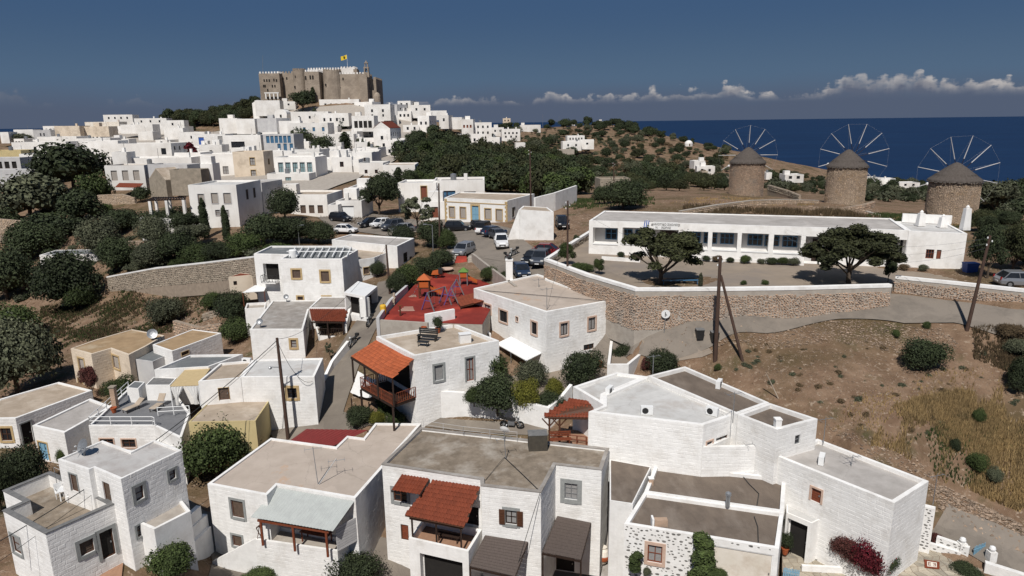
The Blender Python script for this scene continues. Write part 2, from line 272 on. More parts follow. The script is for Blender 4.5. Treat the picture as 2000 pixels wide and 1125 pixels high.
class MB:
    def __init__(s): s.v = []; s.f = []; s.mi = []; s.k = 0
    def face(s, pts):
        b = len(s.v); s.v += [tuple(p) for p in pts]; s.f.append(tuple(range(b, b+len(pts)))); s.mi.append(s.k)
    def mesh(s, vs, fs):
        b = len(s.v); s.v += [tuple(p) for p in vs]; s.f += [tuple(i+b for i in f) for f in fs]; s.mi += [s.k]*len(fs)
    def hexa(s, p):   # 8 points: bottom 4 ccw, top 4 ccw
        s.mesh(p, [(3,2,1,0),(4,5,6,7),(0,1,5,4),(1,2,6,5),(2,3,7,6),(3,0,4,7)]); return s
    def box(s, c, d, rz=0, tilt=None):
        hx, hy, hz = d[0]/2, d[1]/2, d[2]/2; ca, sa = math.cos(rz), math.sin(rz); p = []
        for z in (-hz, hz):
            for x, y in ((-hx,-hy),(hx,-hy),(hx,hy),(-hx,hy)):
                q = Vector((x, y, z))
                if tilt is not None: q = tilt @ q
                else: q = Vector((q.x*ca-q.y*sa, q.x*sa+q.y*ca, q.z))
                p.append(q + Vector(c))
        return s.hexa(p)
    def beam(s, a, b, w, h=None):
        a = Vector(a); b = Vector(b); h = h or w; d = (b-a).normalized()
        x = d.cross(Vector((0,0,1)))
        if x.length < 1e-3: x = Vector((1,0,0))
        x.normalize(); y = x.cross(d); P = []
        for q in (a, b):
            P += [q-x*w/2-y*h/2, q+x*w/2-y*h/2, q+x*w/2+y*h/2, q-x*w/2+y*h/2]
        return s.hexa(P)
    def tube(s, a, b, r0, r1=None, n=8, caps=True):
        a = Vector(a); b = Vector(b); r1 = r0 if r1 is None else r1; d = (b-a).normalized()
        x = d.orthogonal().normalized(); y = d.cross(x); vs = []
        for q, r in ((a, r0), (b, r1)):
            for i in range(n):
                t = 2*math.pi*i/n; vs.append(q + x*(math.cos(t)*r) + y*(math.sin(t)*r))
        fs = [(i, (i+1)%n, n+(i+1)%n, n+i) for i in range(n)]
        if caps: fs += [tuple(range(n-1,-1,-1)), tuple(range(n, 2*n))]
        s.mesh(vs, fs); return s
    def lathe(s, c, prof, n=16):
        c = Vector(c); vs = []
        for r, z in prof:
            for i in range(n):
                t = 2*math.pi*i/n; vs.append(c + Vector((math.cos(t)*r, math.sin(t)*r, z)))
        fs = []
        for j in range(len(prof)-1):
            for i in range(n): fs.append((j*n+i, j*n+(i+1)%n, (j+1)*n+(i+1)%n, (j+1)*n+i))
        fs += [tuple(range(n-1,-1,-1)), tuple(range((len(prof)-1)*n, len(prof)*n))]
        s.mesh(vs, fs); return s
    def prism(s, poly, z0, z1, bottom=True):
        n = len(poly); vs = [(p[0], p[1], z0) for p in poly] + [(p[0], p[1], z1) for p in poly]
        fs = [(i, (i+1)%n, n+(i+1)%n, n+i) for i in range(n)] + [tuple(range(n, 2*n))]
        if bottom: fs.append(tuple(range(n-1,-1,-1)))
        s.mesh(vs, fs); return s
    def poly_path(s, pts, r, n=5):
        for a, b in zip(pts, pts[1:]): s.tube(a, b, r, r, n, False)
        return s
    def build(s, name, m, parent=None, smooth=False, local=False, kind=None):
        me = bpy.data.meshes.new(name)
        off = Vector((0,0,0))
        if parent is not None and not local: off = worldloc(parent)
        me.from_pydata([(x-off.x, y-off.y, z-off.z) for x, y, z in s.v], [], s.f)
        ms = m if isinstance(m, (list, tuple)) else [m]
        for q in ms: me.materials.append(MATS[q] if isinstance(q, str) else q)
        if len(ms) > 1: me.polygons.foreach_set('material_index', s.mi)
        if smooth: me.polygons.foreach_set('use_smooth', [True]*len(me.polygons))
        me.update()
        o = bpy.data.objects.new(name, me); COL.objects.link(o)
        if parent is not None: o.parent = parent
        if kind: o['kind'] = kind
        return o
WL = {}
def worldloc(o):
    v = Vector((0,0,0))
    while o is not None:
        v += o.location; o = o.parent
    return v
def tag(o, label=None, cat=None, group=None, kind=None):
    if label: o['label'] = label
    if cat: o['category'] = cat
    if group: o['group'] = group
    if kind: o['kind'] = kind
    return o
def thing(name, label, cat, loc, rz=0, group=None):
    o = bpy.data.objects.new(name, None); COL.objects.link(o); o.location = loc; o.rotation_euler = (0, 0, rz); o.empty_display_size = .3
    return tag(o, label, cat, group)
def dup(root, loc=None, rz=None, label=None, scale=None, group=None):
    def cp(o, par):
        c = o.copy(); COL.objects.link(c); c.parent = par
        for ch in KIDS(o): cp(ch, c)
        return c
    r = cp(root, None)
    if loc is not None: r.location = loc
    if rz is not None: r.rotation_euler = (0, 0, rz)
    if scale is not None: r.scale = scale if isinstance(scale, (tuple, list, Vector)) else (scale,)*3
    if label: r['label'] = label
    if group: r['group'] = group
    return r
def KIDS(o): return [c for c in o.children]
def poly_area(p): return sum(p[i][0]*p[(i+1)%len(p)][1]-p[(i+1)%len(p)][0]*p[i][1] for i in range(len(p)))/2
def ccw(p):
    p = [Vector((q[0], q[1])) for q in p]
    return p if poly_area(p) > 0 else p[::-1]
def inset(p, d):
    n = len(p); out = []
    for i in range(n):
        a, b, c = p[i-1], p[i], p[(i+1)%n]
        e1 = (b-a).normalized(); e2 = (c-b).normalized()
        n1 = Vector((-e1.y, e1.x)); n2 = Vector((-e2.y, e2.x))
        k = 1 + n1.dot(n2)
        if k < .15: k = .15
        out.append(b + (n1+n2)*(d/k))
    return out
class House:
    """polygon house: walls with real openings, parapet, sunk roof; doors and windows set by where the photo shows them"""
    def __init__(s, label, pts, z, zb, cat='house', name='house', wall='white', roof='concrete', par=.35, pt=.22, group=None, blocks=False, cap=None, world=False, cream=None, batter=0):
        P = [Vector((p[0], p[1])) for p in pts] if world else [PZ(p[0], p[1], z).xy for p in pts]
        s.poly = ccw(P); s.z = z; s.zb = zb; s.wall = wall; s.roof = roof; s.par = par; s.pt = pt; s.blocks = blocks; s.cap = cap
        c = sum(s.poly, Vector((0,0)))/len(s.poly)
        s.root = thing(name, label, cat, (c.x, c.y, zb), 0, group); s.op = {i: [] for i in range(len(s.poly))}; s.loc = Vector((c.x, c.y, zb))
    def edge(s, i):
        a = s.poly[i]; b = s.poly[(i+1)%len(s.poly)]; d = (b-a); L = d.length; d = d/L
        return a, b, d, L, Vector((d.y, -d.x))
    def hit(s, px, py, i, clampz=False):
        a, b, d, L, n = s.edge(i); r = ray(px, py); den = r.x*n.x + r.y*n.y
        if abs(den) < 1e-6: return None
        t = (a.x*n.x + a.y*n.y)/den
        if t <= 0: return None
        p = r*t; return ((p.x-a.x)*d.x + (p.y-a.y)*d.y, p.z, t)
    def pick(s, px, py):
        best = None
        for i in range(len(s.poly)):
            a, b, d, L, n = s.edge(i)
            if n.dot(Vector((0,0))-a) <= 0: continue
            h = s.hit(px, py, i)
            if h and -.05 <= h[0] <= L+.05 and s.zb-1.5 <= h[1] <= s.z+.1 and (best is None or h[2] < best[1]): best = (i, h[2])
        return best[0] if best else None
    def win(s, x0, y0, x1, y1, sur='stonesur', fill='shutter', mull=2, name='window', sw=.15, depth=.14, arch=False, edge=None, frame='wood', leaf=None, rows=2):
        cx, cy = (x0+x1)/2, (y0+y1)/2
        i = edge if edge is not None else s.pick(cx, cy)
        if i is None: print('no wall for window', s.root['label'], cx, cy); return
        a, b, d, L, n = s.edge(i)
        u0 = s.hit(x0, cy, i)[0]; u1 = s.hit(x1, cy, i)[0]; z1 = s.hit(cx, y0, i)[1]; z0 = s.hit(cx, y1, i)[1]
        if u0 > u1: u0, u1 = u1, u0
        s.addop(i, u0, u1, z0, z1, sur, fill, mull, name, sw, depth, arch, frame, leaf, rows)
    def addop(s, i, u0, u1, z0, z1, sur=None, fill='glass', mull=1, name='window', sw=.12, depth=.14, arch=False, frame='wood', leaf=None, rows=2):
        a, b, d, L, n = s.edge(i)
        u0 = max(u0, .06); u1 = min(u1, L-.06); z1 = min(z1, s.z-.08); z0 = max(z0, s.zb+.02)
        if u1-u0 < .15 or z1-z0 < .15: return
        s.op[i].append(dict(u0=u0, u1=u1, z0=z0, z1=z1, sur=sur, fill=fill, mull=mull, name=name, sw=sw, depth=depth, frame=frame, leaf=leaf, rows=rows))
    def done(s, detail=True):
        mb = MB(); n = len(s.poly)
        for i in range(n):
            a, b, d, L, nn = s.edge(i); ops = s.op[i]
            us = sorted({0.0, L} | {o[k] for o in ops for k in ('u0','u1')}); zs = sorted({s.zb, s.z} | {o[k] for o in ops for k in ('z0','z1')})
            def P(u, z, dep=0): return (a.x+d.x*u-nn.x*dep, a.y+d.y*u-nn.y*dep, z)
            if not ops: mb.face([P(0, s.zb), P(L, s.zb), P(L, s.z), P(0, s.z)])
            else:
                for j in range(len(us)-1):
                    zz = [z for z in zs]
                    for k in range(len(zz)-1):
                        uc, zc = (us[j]+us[j+1])/2, (zz[k]+zz[k+1])/2
                        if any(o['u0'] < uc < o['u1'] and o['z0'] < zc < o['z1'] for o in ops): continue
                        if us[j+1]-us[j] < 1e-5 or zz[k+1]-zz[k] < 1e-5: continue
                        mb.face([P(us[j], zz[k]), P(us[j+1], zz[k]), P(us[j+1], zz[k+1]), P(us[j], zz[k+1])])
            for o in ops:
                q = [(o['u0'], o['z0']), (o['u1'], o['z0']), (o['u1'], o['z1']), (o['u0'], o['z1'])]
                for k in range(4):
                    (ua, za), (ub, zb_) = q[k], q[(k+1)%4]
                    mb.face([P(ua, za), P(ua, za, o['depth']), P(ub, zb_, o['depth']), P(ub, zb_)])
        I = inset(s.poly, s.pt)
        for i in range(n):
            j = (i+1)%n; a, b, c, e = s.poly[i], s.poly[j], I[j], I[i]
            mb.face([(a.x,a.y,s.z),(b.x,b.y,s.z),(c.x,c.y,s.z),(e.x,e.y,s.z)])
            mb.face([(c.x,c.y,s.z-s.par),(e.x,e.y,s.z-s.par),(e.x,e.y,s.z),(c.x,c.y,s.z)])
        w = mb.build('wall', s.wall, s.root)
        rb = MB(); I2 = inset(s.poly, s.pt-.02); rb.face([(p.x, p.y, s.z-s.par) for p in I2])
        rb.build('roof', s.roof, s.root)
        if s.cap:
            cb = MB(); O = inset(s.poly, -.04); I3 = inset(s.poly, s.pt+.03)
            for i in range(n):
                j = (i+1)%n
                cb.hexa([(*O[i], s.z+.003), (*O[j], s.z+.003), (*I3[j], s.z+.003), (*I3[i], s.z+.003), (*O[i], s.z+.06), (*O[j], s.z+.06), (*I3[j], s.z+.06), (*I3[i], s.z+.06)])
            cb.build('coping', s.cap, s.root)
        for i in range(n):
            for o in s.op[i]: s.window(i, o, detail)
        if s.blocks: s.blockwork()
        return s
    def window(s, i, o, detail):
        a, b, d, L, nn = s.edge(i)
        def P(u, z, out): return Vector((a.x+d.x*u+nn.x*out, a.y+d.y*u+nn.y*out, z))
        def slab(mb, u0, u1, z0, z1, o0, o1):
            mb.hexa([P(u0,z0,o1), P(u1,z0,o1), P(u1,z0,o0), P(u0,z0,o0), P(u0,z1,o1), P(u1,z1,o1), P(u1,z1,o0), P(u0,z1,o0)])
        u0, u1, z0, z1, dp = o['u0'], o['u1'], o['z0'], o['z1'], -o['depth']
        door = o['name'] == 'door'
        fill = o['fill']
        if fill == 'none':
            return
        if not detail:
            mb = MB(); slab(mb, u0, u1, z0, z1, dp-.02, dp+.02); mb.build(o['name'], fill, s.root); return
        fw = min(.07, (u1-u0)*.12)
        top = None
        if o['sur']:
            mb = MB(); w = o['sw']; t = .045
            slab(mb, u0-w, u0+.004, z0+(0 if door else -w), z1+w, -.01, t); slab(mb, u1-.004, u1+w, z0+(0 if door else -w), z1+w, -.01, t)
            slab(mb, u0+.004, u1-.004, z1-.004, z1+w, -.01, t)
            if not door: slab(mb, u0+.004, u1-.004, z0-w, z0+.004, -.01, t+.03)
            top = mb.build(o['name'], o['sur'], s.root)
        fb = MB()
        for (ua, ub, za, zb_) in ((u0,u0+fw,z0,z1),(u1-fw,u1,z0,z1),(u0+fw,u1-fw,z0,z0+fw),(u0+fw,u1-fw,z1-fw,z1)): slab(fb, ua, ub, za, zb_, dp, dp+.07)
        if fill in ('glass','curtain','teal','bluewood','bluelite'):
            for k in range(1, o['mull']): u = u0+(u1-u0)*k/o['mull']; slab(fb, u-fw*.4, u+fw*.4, z0+fw, z1-fw, dp+.003, dp+.06)
            for k in range(1, o['rows']): z = z0+(z1-z0)*k/o['rows']; slab(fb, u0+fw, u1-fw, z-.02, z+.02, dp+.006, dp+.05)
        if top is None: top = fb.build(o['name'], o['frame'], s.root)
        else: fb.build('sash', o['frame'], top)
        pb = MB()
        if fill in ('shutter','shutterlt','wood','woodred'):
            k = max(4, int((z1-z0-2*fw)/.14)); h = (z1-z0-2*fw)/k
            for j in range(k):
                za = z0+fw+j*h; q = [P(u0+fw,za,dp+.05), P(u1-fw,za,dp+.05), P(u1-fw,za+h,dp+.02), P(u0+fw,za+h,dp+.02)]; pb.face(q)
                pb.face([P(u0+fw,za+h,dp+.02), P(u1-fw,za+h,dp+.02), P(u1-fw,za+h,dp+.05), P(u0+fw,za+h,dp+.05)])
            pb.build('shutter', fill, top)
        else:
            slab(pb, u0+fw*.5, u1-fw*.5, z0+fw*.5, z1-fw*.5, dp-.01, dp+.015)
            pb.build('pane' if fill in ('glass','curtain') else 'panel', fill, top)
        if o['leaf']:
            for sgn in (0, 1):
                lb = MB(); w = (u1-u0)/2
                ua = u0-o['sw']*0-w-.02 if sgn == 0 else u1+.02
                slab(lb, ua, ua+w, z0-.02, z1+.02, .055, .10)
                for q in range(7):
                    za = z0+.1+(z1-z0-.2)*q/7; slab(lb, ua+.07, ua+w-.07, za, za+.04, .095, .12)
                lb.build('shutter', o['leaf'], top)
        if door:
            hb = MB(); slab(hb, u1-fw-.12, u1-fw-.06, (z0+z1)/2-.05, (z0+z1)/2+.05, dp+.02, dp+.09); hb.build('handle', 'metalgrey', top)
    def blockwork(s):
        rnd = random.Random(int(abs(s.loc.x*131+s.loc.y*17))); mb = MB(); ch = .27
        for i in range(len(s.poly)):
            a, b, d, L, nn = s.edge(i)
            if nn.dot(-a.normalized()) < -.15 or L < .5: continue
            nr = max(1, int(round((s.z-s.zb)/ch))); h = (s.z-s.zb)/nr
            if nn.x*a.x > 0 and False: continue
            for r in range(nr):
                z0 = s.zb+r*h; u = -rnd.random()*.4
                while u < L:
                    w = rnd.uniform(.34, .62); ua, ub = max(u, .0), min(u+w, L); u += w
                    if ub-ua < .12: continue
                    if any(ua < o['u1']+(o['sw'] if o['sur'] else 0) and ub > o['u0']-(o['sw'] if o['sur'] else 0) and z0 < o['z1']+(o['sw'] if o['sur'] else 0) and z0+h > o['z0']-(o['sw'] if o['sur'] else 0) for o in s.op[i]): continue
                    g = .007; bv = .03; pr = rnd.uniform(.003, .010)
                    def P(uu, z, out): return (a.x+d.x*uu+nn.x*out, a.y+d.y*uu+nn.y*out, z)
                    j = [rnd.uniform(-.006, .006) for _ in range(4)]
                    B = [P(ua+g, z0+g, .001), P(ub-g, z0+g, .001), P(ub-g, z0+h-g, .001), P(ua+g, z0+h-g, .001)]
                    F = [P(ua+g+bv, z0+g+bv, pr+j[0]*.5), P(ub-g-bv, z0+g+bv, pr+j[1]*.5), P(ub-g-bv, z0+h-g-bv, pr+j[2]*.5), P(ua+g+bv, z0+h-g-bv, pr+j[3]*.5)]
                    mb.mesh(B+F, [(4,5,6,7),(0,1,5,4),(1,2,6,5),(2,3,7,6),(3,0,4,7)])
        if mb.f: mb.build('wall_blocks', s.wall, s.root, kind='stuff')
def frombox(px0, px1, py, Y, yaw, dep):
    """footprint (world xy) of a rectangular house whose front edge is seen between px0 and px1 at the row py"""
    a = PY(px0, py, Y); b = PY(px1, py, Y); w = (b-a).length/max(.3, math.cos(R(yaw)))
    c = (a+b)/2; d = Vector((math.cos(R(yaw)), math.sin(R(yaw)))); nn = Vector((-d.y, d.x))
    p0 = Vector((c.x, c.y))-d*w/2; p1 = Vector((c.x, c.y))+d*w/2
    return [p0, p1, p1+nn*dep, p0+nn*dep], c.z
def ac_unit(p, rz, label, z=None):
    t = thing('air_conditioner', label, 'air conditioner', p, rz)
    MB().box((0,0,.33),(.85,.34,.6)).build('casing', 'whitepaint', t, local=True)
    m = MB(); m.tube((-.12,-.18,.33),(-.12,-.172,.33),.23,.23,14); m.build('fan_grille', 'blackmetal', t, local=True)
    m = MB(); m.box((-.3,0,.015),(.06,.36,.03)); m.box((.3,0,.015),(.06,.36,.03)); m.build('foot', 'blackmetal', t, local=True)
    return t
def stones_on(mb, a, b, z0a, z0b, z1a, z1b, rnd, s=.32, out=None, pr=(.02,.10), skip=0.0):
    """a, b world xy of the foot of the face; stones between lower and upper z; outward normal on the right hand of a->b"""
    d = (b-a); L = d.length; d = d/L; nn = Vector((d.y, -d.x))
    u = 0
    hmax = max(z1a-z0a, z1b-z0b); rows = max(1, int(hmax/(s*.62)))
    for r in range(rows):
        u = -rnd.random()*s
        while u < L:
            w = s*rnd.uniform(.6, 1.5); uc = u+w/2; u += w
            if uc < 0 or uc > L or rnd.random() < skip: continue
            t = uc/L; lo = z0a+(z0b-z0a)*t; hi = z1a+(z1b-z1a)*t
            zc = lo + (r+.5)*hmax/rows + rnd.uniform(-.04,.04)
            if zc > hi-.05: continue
            h = hmax/rows*rnd.uniform(.75, 1.05); k = rnd.randint(5, 6); ring = []; inn = []; po = rnd.uniform(*pr)
            for q in range(k):
                an = 2*math.pi*q/k+rnd.uniform(-.25,.25); ru = w*.5*rnd.uniform(.8,1.05); rz = h*.5*rnd.uniform(.8,1.1)
                U = uc+math.cos(an)*ru; Z = zc+math.sin(an)*rz; V = uc+math.cos(an)*ru*.7; Z2 = zc+math.sin(an)*rz*.7
                ring.append((a.x+d.x*U, a.y+d.y*U, Z)); inn.append((a.x+d.x*V+nn.x*po, a.y+d.y*V+nn.y*po, Z2))
            mb.mesh(ring+inn, [tuple(range(k, 2*k))]+[(q, (q+1)%k, k+(q+1)%k, k+q) for q in range(k)])
def stone_wall(label, path, zt, zb, th=.45, cap='white', stone='stone', s=.34, capband=.0, name='stone_wall', group=None, capth=.10, rnd=None):
    """path: world xy list; zt, zb: lists (or numbers) of the top and foot at each point. Right-hand side of the path faces the camera"""
    n = len(path); zt = zt if isinstance(zt, (list, tuple)) else [zt]*n; zb = zb if isinstance(zb, (list, tuple)) else [zb]*n
    path = [Vector((p[0], p[1])) for p in path]; rnd = rnd or random.Random(int(abs(path[0].x*37+path[0].y*11)))
    t = thing(name, label, 'wall', (path[0].x, path[0].y, min(zb)), 0, group)
    nrm = []
    for i in range(n):
        d = (path[min(i+1,n-1)]-path[max(i-1,0)]).normalized(); nrm.append(Vector((d.y, -d.x)))
    core = MB(); cp = MB(); st = MB()
    for i in range(n-1):
        a, b = path[i], path[i+1]; A, B = a-nrm[i]*th, b-nrm[i+1]*th
        core.hexa([(*a, zb[i]-2), (*b, zb[i+1]-2), (*B, zb[i+1]-2), (*A, zb[i]-2), (*a, zt[i]-capth), (*b, zt[i+1]-capth), (*B, zt[i+1]-capth), (*A, zt[i]-capth)])
        a2, b2, A2, B2 = a+nrm[i]*.04, b+nrm[i+1]*.04, A-nrm[i]*.04, B-nrm[i+1]*.04
        if cap: cp.hexa([(*a2, zt[i]-capth+.003), (*b2, zt[i+1]-capth+.003), (*B2, zt[i+1]-capth+.003), (*A2, zt[i]-capth+.003), (*a2, zt[i]), (*b2, zt[i+1]), (*B2, zt[i+1]), (*A2, zt[i])])
        stones_on(st, a, b, zb[i]-.2, zb[i+1]-.2, zt[i]-capth-capband, zt[i+1]-capth-capband, rnd, s)
        stones_on(st, B, A, zb[i+1]-.2, zb[i]-.2, zt[i+1]-capth-capband, zt[i]-capth-capband, rnd, s*1.3)
    core.build('core', 'plaster' if capband else 'mortar', t); st.build('stones', stone, t, kind='stuff')
    if cap: cp.build('coping', cap, t)
    return t
_tile = {}
def tile_mesh(w, l, m):
    k = (round(w,3), round(l,3), m)
    if k in _tile: return _tile[k]
    vs = []; fs = []; n = 6
    for y, lift in ((0, .0), (l*1.12, .03)):
        for i in range(n+1):
            x = w*i/n; t = i/n
            z = .05*math.sin(math.pi*min(1, t/.62)) if t < .62 else .0
            vs.append((x, y, z+.035-lift))
    for i in range(n): fs.append((i, i+1, n+2+i, n+1+i))
    for i in range(n): fs.append((i+1, i, 2*n+2+i, 2*n+3+i))
    for i in range(n+1): x, y, z = vs[i]; vs.append((x, y, z-.035))
    me = bpy.data.meshes.new('tile'); me.from_pydata(vs, [], fs); me.materials.append(MATS[m]); _tile[k] = me
    return me
def tiles(parent, a, b, c, d, m, tw=.30, tl=.36, split=None):
    """quad a,b (eave, left to right) c,d (ridge, right to left)"""
    a, b, c, d = map(Vector, (a, b, c, d)); ew = max((b-a).length, (c-d).length); el = ((d-a).length+(c-b).length)/2
    nx = max(1, round(ew/tw)); ny = max(1, round(el/tl)); base = worldloc(parent)
    xdir = (b-a).normalized(); ydir = (d-a).normalized(); nz = xdir.cross(ydir).normalized()
    me = tile_mesh(ew/nx, el/ny, m)
    for j in range(ny):
        for i in range(nx):
            t = (j+.0)/ny; p0 = a.lerp(d, t); p1 = b.lerp(c, t); s0 = i/nx
            p = p0.lerp(p1, s0)
            if (p1-p0).length < ew*.98:   # hipped: keep tiles inside the slope
                if i >= round(nx*(p1-p0).length/ew): continue
                p = p0 + (p1-p0).normalized()*(i*ew/nx)
            o = bpy.data.objects.new('tile', me); COL.objects.link(o); o.parent = parent
            q = a.lerp(d, t); x = (p1-p0).normalized(); y = (p0.lerp(p1, s0)*0 + (d-a)*(1-s0) + (c-b)*s0).normalized() if (p1-p0).length >= ew*.98 else (x.cross(nz)*-1)
            z = x.cross(y).normalized(); y2 = z.cross(x)
            Mx = Matrix(((x.x,y2.x,z.x,p.x-base.x),(x.y,y2.y,z.y,p.y-base.y),(x.z,y2.z,z.z,p.z-base.z),(0,0,0,1)))
            o.matrix_local = Mx
def corrugated(name, a, b, c, d, m, parent, pitch=.22, amp=.03, th=.012):
    """a,b eave; c,d ridge; ribs run from eave to ridge"""
    a, b, c, d = map(Vector, (a, b, c, d)); n = int((b-a).length/pitch)*4; nz = (b-a).cross(d-a).normalized()
    mb = MB(); vs = []
    for i in range(n+1):
        t = i/n; k = i % 4; h = (0, amp, amp, 0)[k]
        for p, q in ((a, b), (d, c)): vs.append(p.lerp(q, t)+nz*h)
    for i in range(n+1):
        vs.append(vs[2*i]-nz*th*2); vs.append(vs[2*i+1]-nz*th*2)
    o = 2*(n+1); fs = [(2*i, 2*i+2, 2*i+3, 2*i+1) for i in range(n)] + [(o+2*i, o+2*i+1, o+2*i+3, o+2*i+2) for i in range(n)] + [(2*i, o+2*i, o+2*i+2, 2*i+2) for i in range(n)]
    mb.mesh(vs, fs); return mb.build(name, m, parent)
def plank_roof(parent, a, b, c, d, m, n, name='board', th=.04):
    """boards side by side across the slope, each a part"""
    a, b, c, d = map(Vector, (a, b, c, d)); nz = (b-a).cross(d-a).normalized()*th
    for i in range(n):
        t0, t1 = (i+.03)/n, (i+.97)/n; mb = MB()
        p = [a.lerp(d, t0), b.lerp(c, t0), b.lerp(c, t1), a.lerp(d, t1)]; mb.hexa(p+[q+nz for q in p]); mb.build(name, m, parent)
def railing(parent, pts, h=.95, m='whitepaint', step=.9, rails=(.5, 1.0), r=.03, balus=0):
    for a, b in zip(pts, pts[1:]):
        a, b = Vector(a), Vector(b); n = max(1, round((b-a).length/step))
        for i in range(n+1):
            p = a.lerp(b, i/n); MB().tube(p, p+Vector((0,0,h)), r, r, 6).build('post', m, parent)
        for k in rails: MB().tube(a+Vector((0,0,h*k)), b+Vector((0,0,h*k)), r*.8, r*.8, 6).build('rail', m, parent)
        if balus:
            n = int((b-a).length/balus)
            for i in range(1, n):
                p = a.lerp(b, i/n); MB().lathe(p, [(.02,.05),(.045,.2),(.02,.35),(.045,.5),(.02,.7),(.03,h*.97)], 6).build('baluster', m, parent)
# ================================================================ setting
def terrain():
    nu, nv = 330, 560
    us = np.linspace(-1.25, 1.25, nu); ys = np.exp(np.linspace(math.log(19), math.log(3300), nv))
    U, Yg = np.meshgrid(us, ys); X = U*Yg; Z = np.zeros_like(X)
    for j in range(nv): Z[j] = HT(X[j], Yg[j])
    rs = np.random.RandomState(3)
    far = np.clip((Yg-150)/300, 0, 1)
    Z += -np.abs(rs.rand(nv, nu))*(.05+.9*far*np.clip((1200-Yg)/400, 0, 1))
    me = bpy.data.meshes.new('hillside_ground'); v = np.stack([X, Yg, Z], -1).reshape(-1, 3)
    i = np.arange(nv-1)[:,None]*nu + np.arange(nu-1)[None,:]
    f = np.stack([i, i+1, i+nu+1, i+nu], -1).reshape(-1, 4)
    me.from_pydata(v.tolist(), [], f.tolist()); me.polygons.foreach_set('use_smooth', [True]*len(me.polygons))
    m = bpy.data.materials.new('dry_ground'); m.use_nodes = True; nt = m.node_tree; L = nt.links.new; b = nt.nodes['Principled BSDF']
    b.inputs['Roughness'].default_value = .95; b.inputs['Specular IOR Level'].default_value = .1
    tc = N(nt, 'ShaderNodeTexCoord')
    def noise(s, d=6, r=.6):
        n = N(nt, 'ShaderNodeTexNoise'); n.inputs['Scale'].default_value = s; n.inputs['Detail'].default_value = d; n.inputs['Roughness'].default_value = r; L(tc.outputs['Object'], n.inputs['Vector']); return n.outputs[0]
    def rng(v, a, c):
        n = N(nt, 'ShaderNodeMapRange'); n.inputs[1].default_value = a; n.inputs[2].default_value = c; L(v, n.inputs[0]); return n.outputs[0]
    def mx(f, a, c):
        q = N(nt, 'ShaderNodeMix', data_type='RGBA'); L(f, q.inputs[0])
        for k, v in ((6, a), (7, c)):
            if isinstance(v, tuple): q.inputs[k].default_value = (*v, 1)
            else: L(v, q.inputs[k])
        return q.outputs[2]
    c = mx(rng(noise(.55), .38, .62), (.165,.105,.068), (.245,.165,.11))
    c = mx(rng(noise(.09), .47, .62), c, (.115,.082,.045))
    c = mx(rng(noise(.22, 8), .55, .68), c, (.075,.070,.032))
    c = mx(rng(noise(2.6, 8, .7), .56, .66), c, (.36,.28,.21))
    c = mx(rng(noise(7, 4, .7), .62, .70), c, (.05,.045,.022))
    L(c, b.inputs['Base Color'])
    bp = N(nt, 'ShaderNodeBump'); bp.inputs['Strength'].default_value = .9; bp.inputs['Distance'].default_value = .25; L(noise(2.2, 8, .7), bp.inputs['Height']); L(bp.outputs[0], b.inputs['Normal'])
    me.materials.append(m); o = bpy.data.objects.new('hillside_ground', me); COL.objects.link(o); tag(o, kind='structure')
terrain()
def sea():
    mb = MB(); S = 130000
    xs = [-S, -20000, -4000, 4000, 20000, S]; ys = [500, 3000, 9000, 30000, S]
    for i in range(5):
        for j in range(4): mb.face([(xs[i], ys[j], -200), (xs[i+1], ys[j], -200), (xs[i+1], ys[j+1], -200), (xs[i], ys[j+1], -200)])
    m = bpy.data.materials.new('sea_water'); m.use_nodes = True; nt = m.node_tree; L = nt.links.new; b = nt.nodes['Principled BSDF']
    b.inputs['Base Color'].default_value = (.006,.019,.055,1); b.inputs['Roughness'].default_value = .5; b.inputs['Specular IOR Level'].default_value = .12
    tc = N(nt, 'ShaderNodeTexCoord'); mp = N(nt, 'ShaderNodeMapping'); mp.inputs['Scale'].default_value = (.0006, .0022, 1); L(tc.outputs['Object'], mp.inputs[0])
    n = N(nt, 'ShaderNodeTexNoise'); n.inputs['Scale'].default_value = 1.4; n.inputs['Detail'].default_value = 7; L(mp.outputs[0], n.inputs['Vector'])
    cr = N(nt, 'ShaderNodeValToRGB'); cr.color_ramp.elements[0].position = .35; cr.color_ramp.elements[1].position = .7
    cr.color_ramp.elements[0].color = (.006,.019,.055,1); cr.color_ramp.elements[1].color = (.008,.027,.074,1); L(n.outputs[0], cr.inputs[0]); L(cr.outputs[0], b.inputs['Base Color'])
    w = N(nt, 'ShaderNodeTexNoise'); w.inputs['Scale'].default_value = .12; w.inputs['Detail'].default_value = 5; L(tc.outputs['Object'], w.inputs['Vector'])
    bp = N(nt, 'ShaderNodeBump'); bp.inputs['Strength'].default_value = .5; bp.inputs['Distance'].default_value = 1.5; L(w.outputs[0], bp.inputs['Height']); L(bp.outputs[0], b.inputs['Normal'])
    MATS['sea'] = m; o = mb.build('sea', 'sea'); tag(o, kind='structure')
sea()
def W3(px, py, z): return PZ(px, py, z)
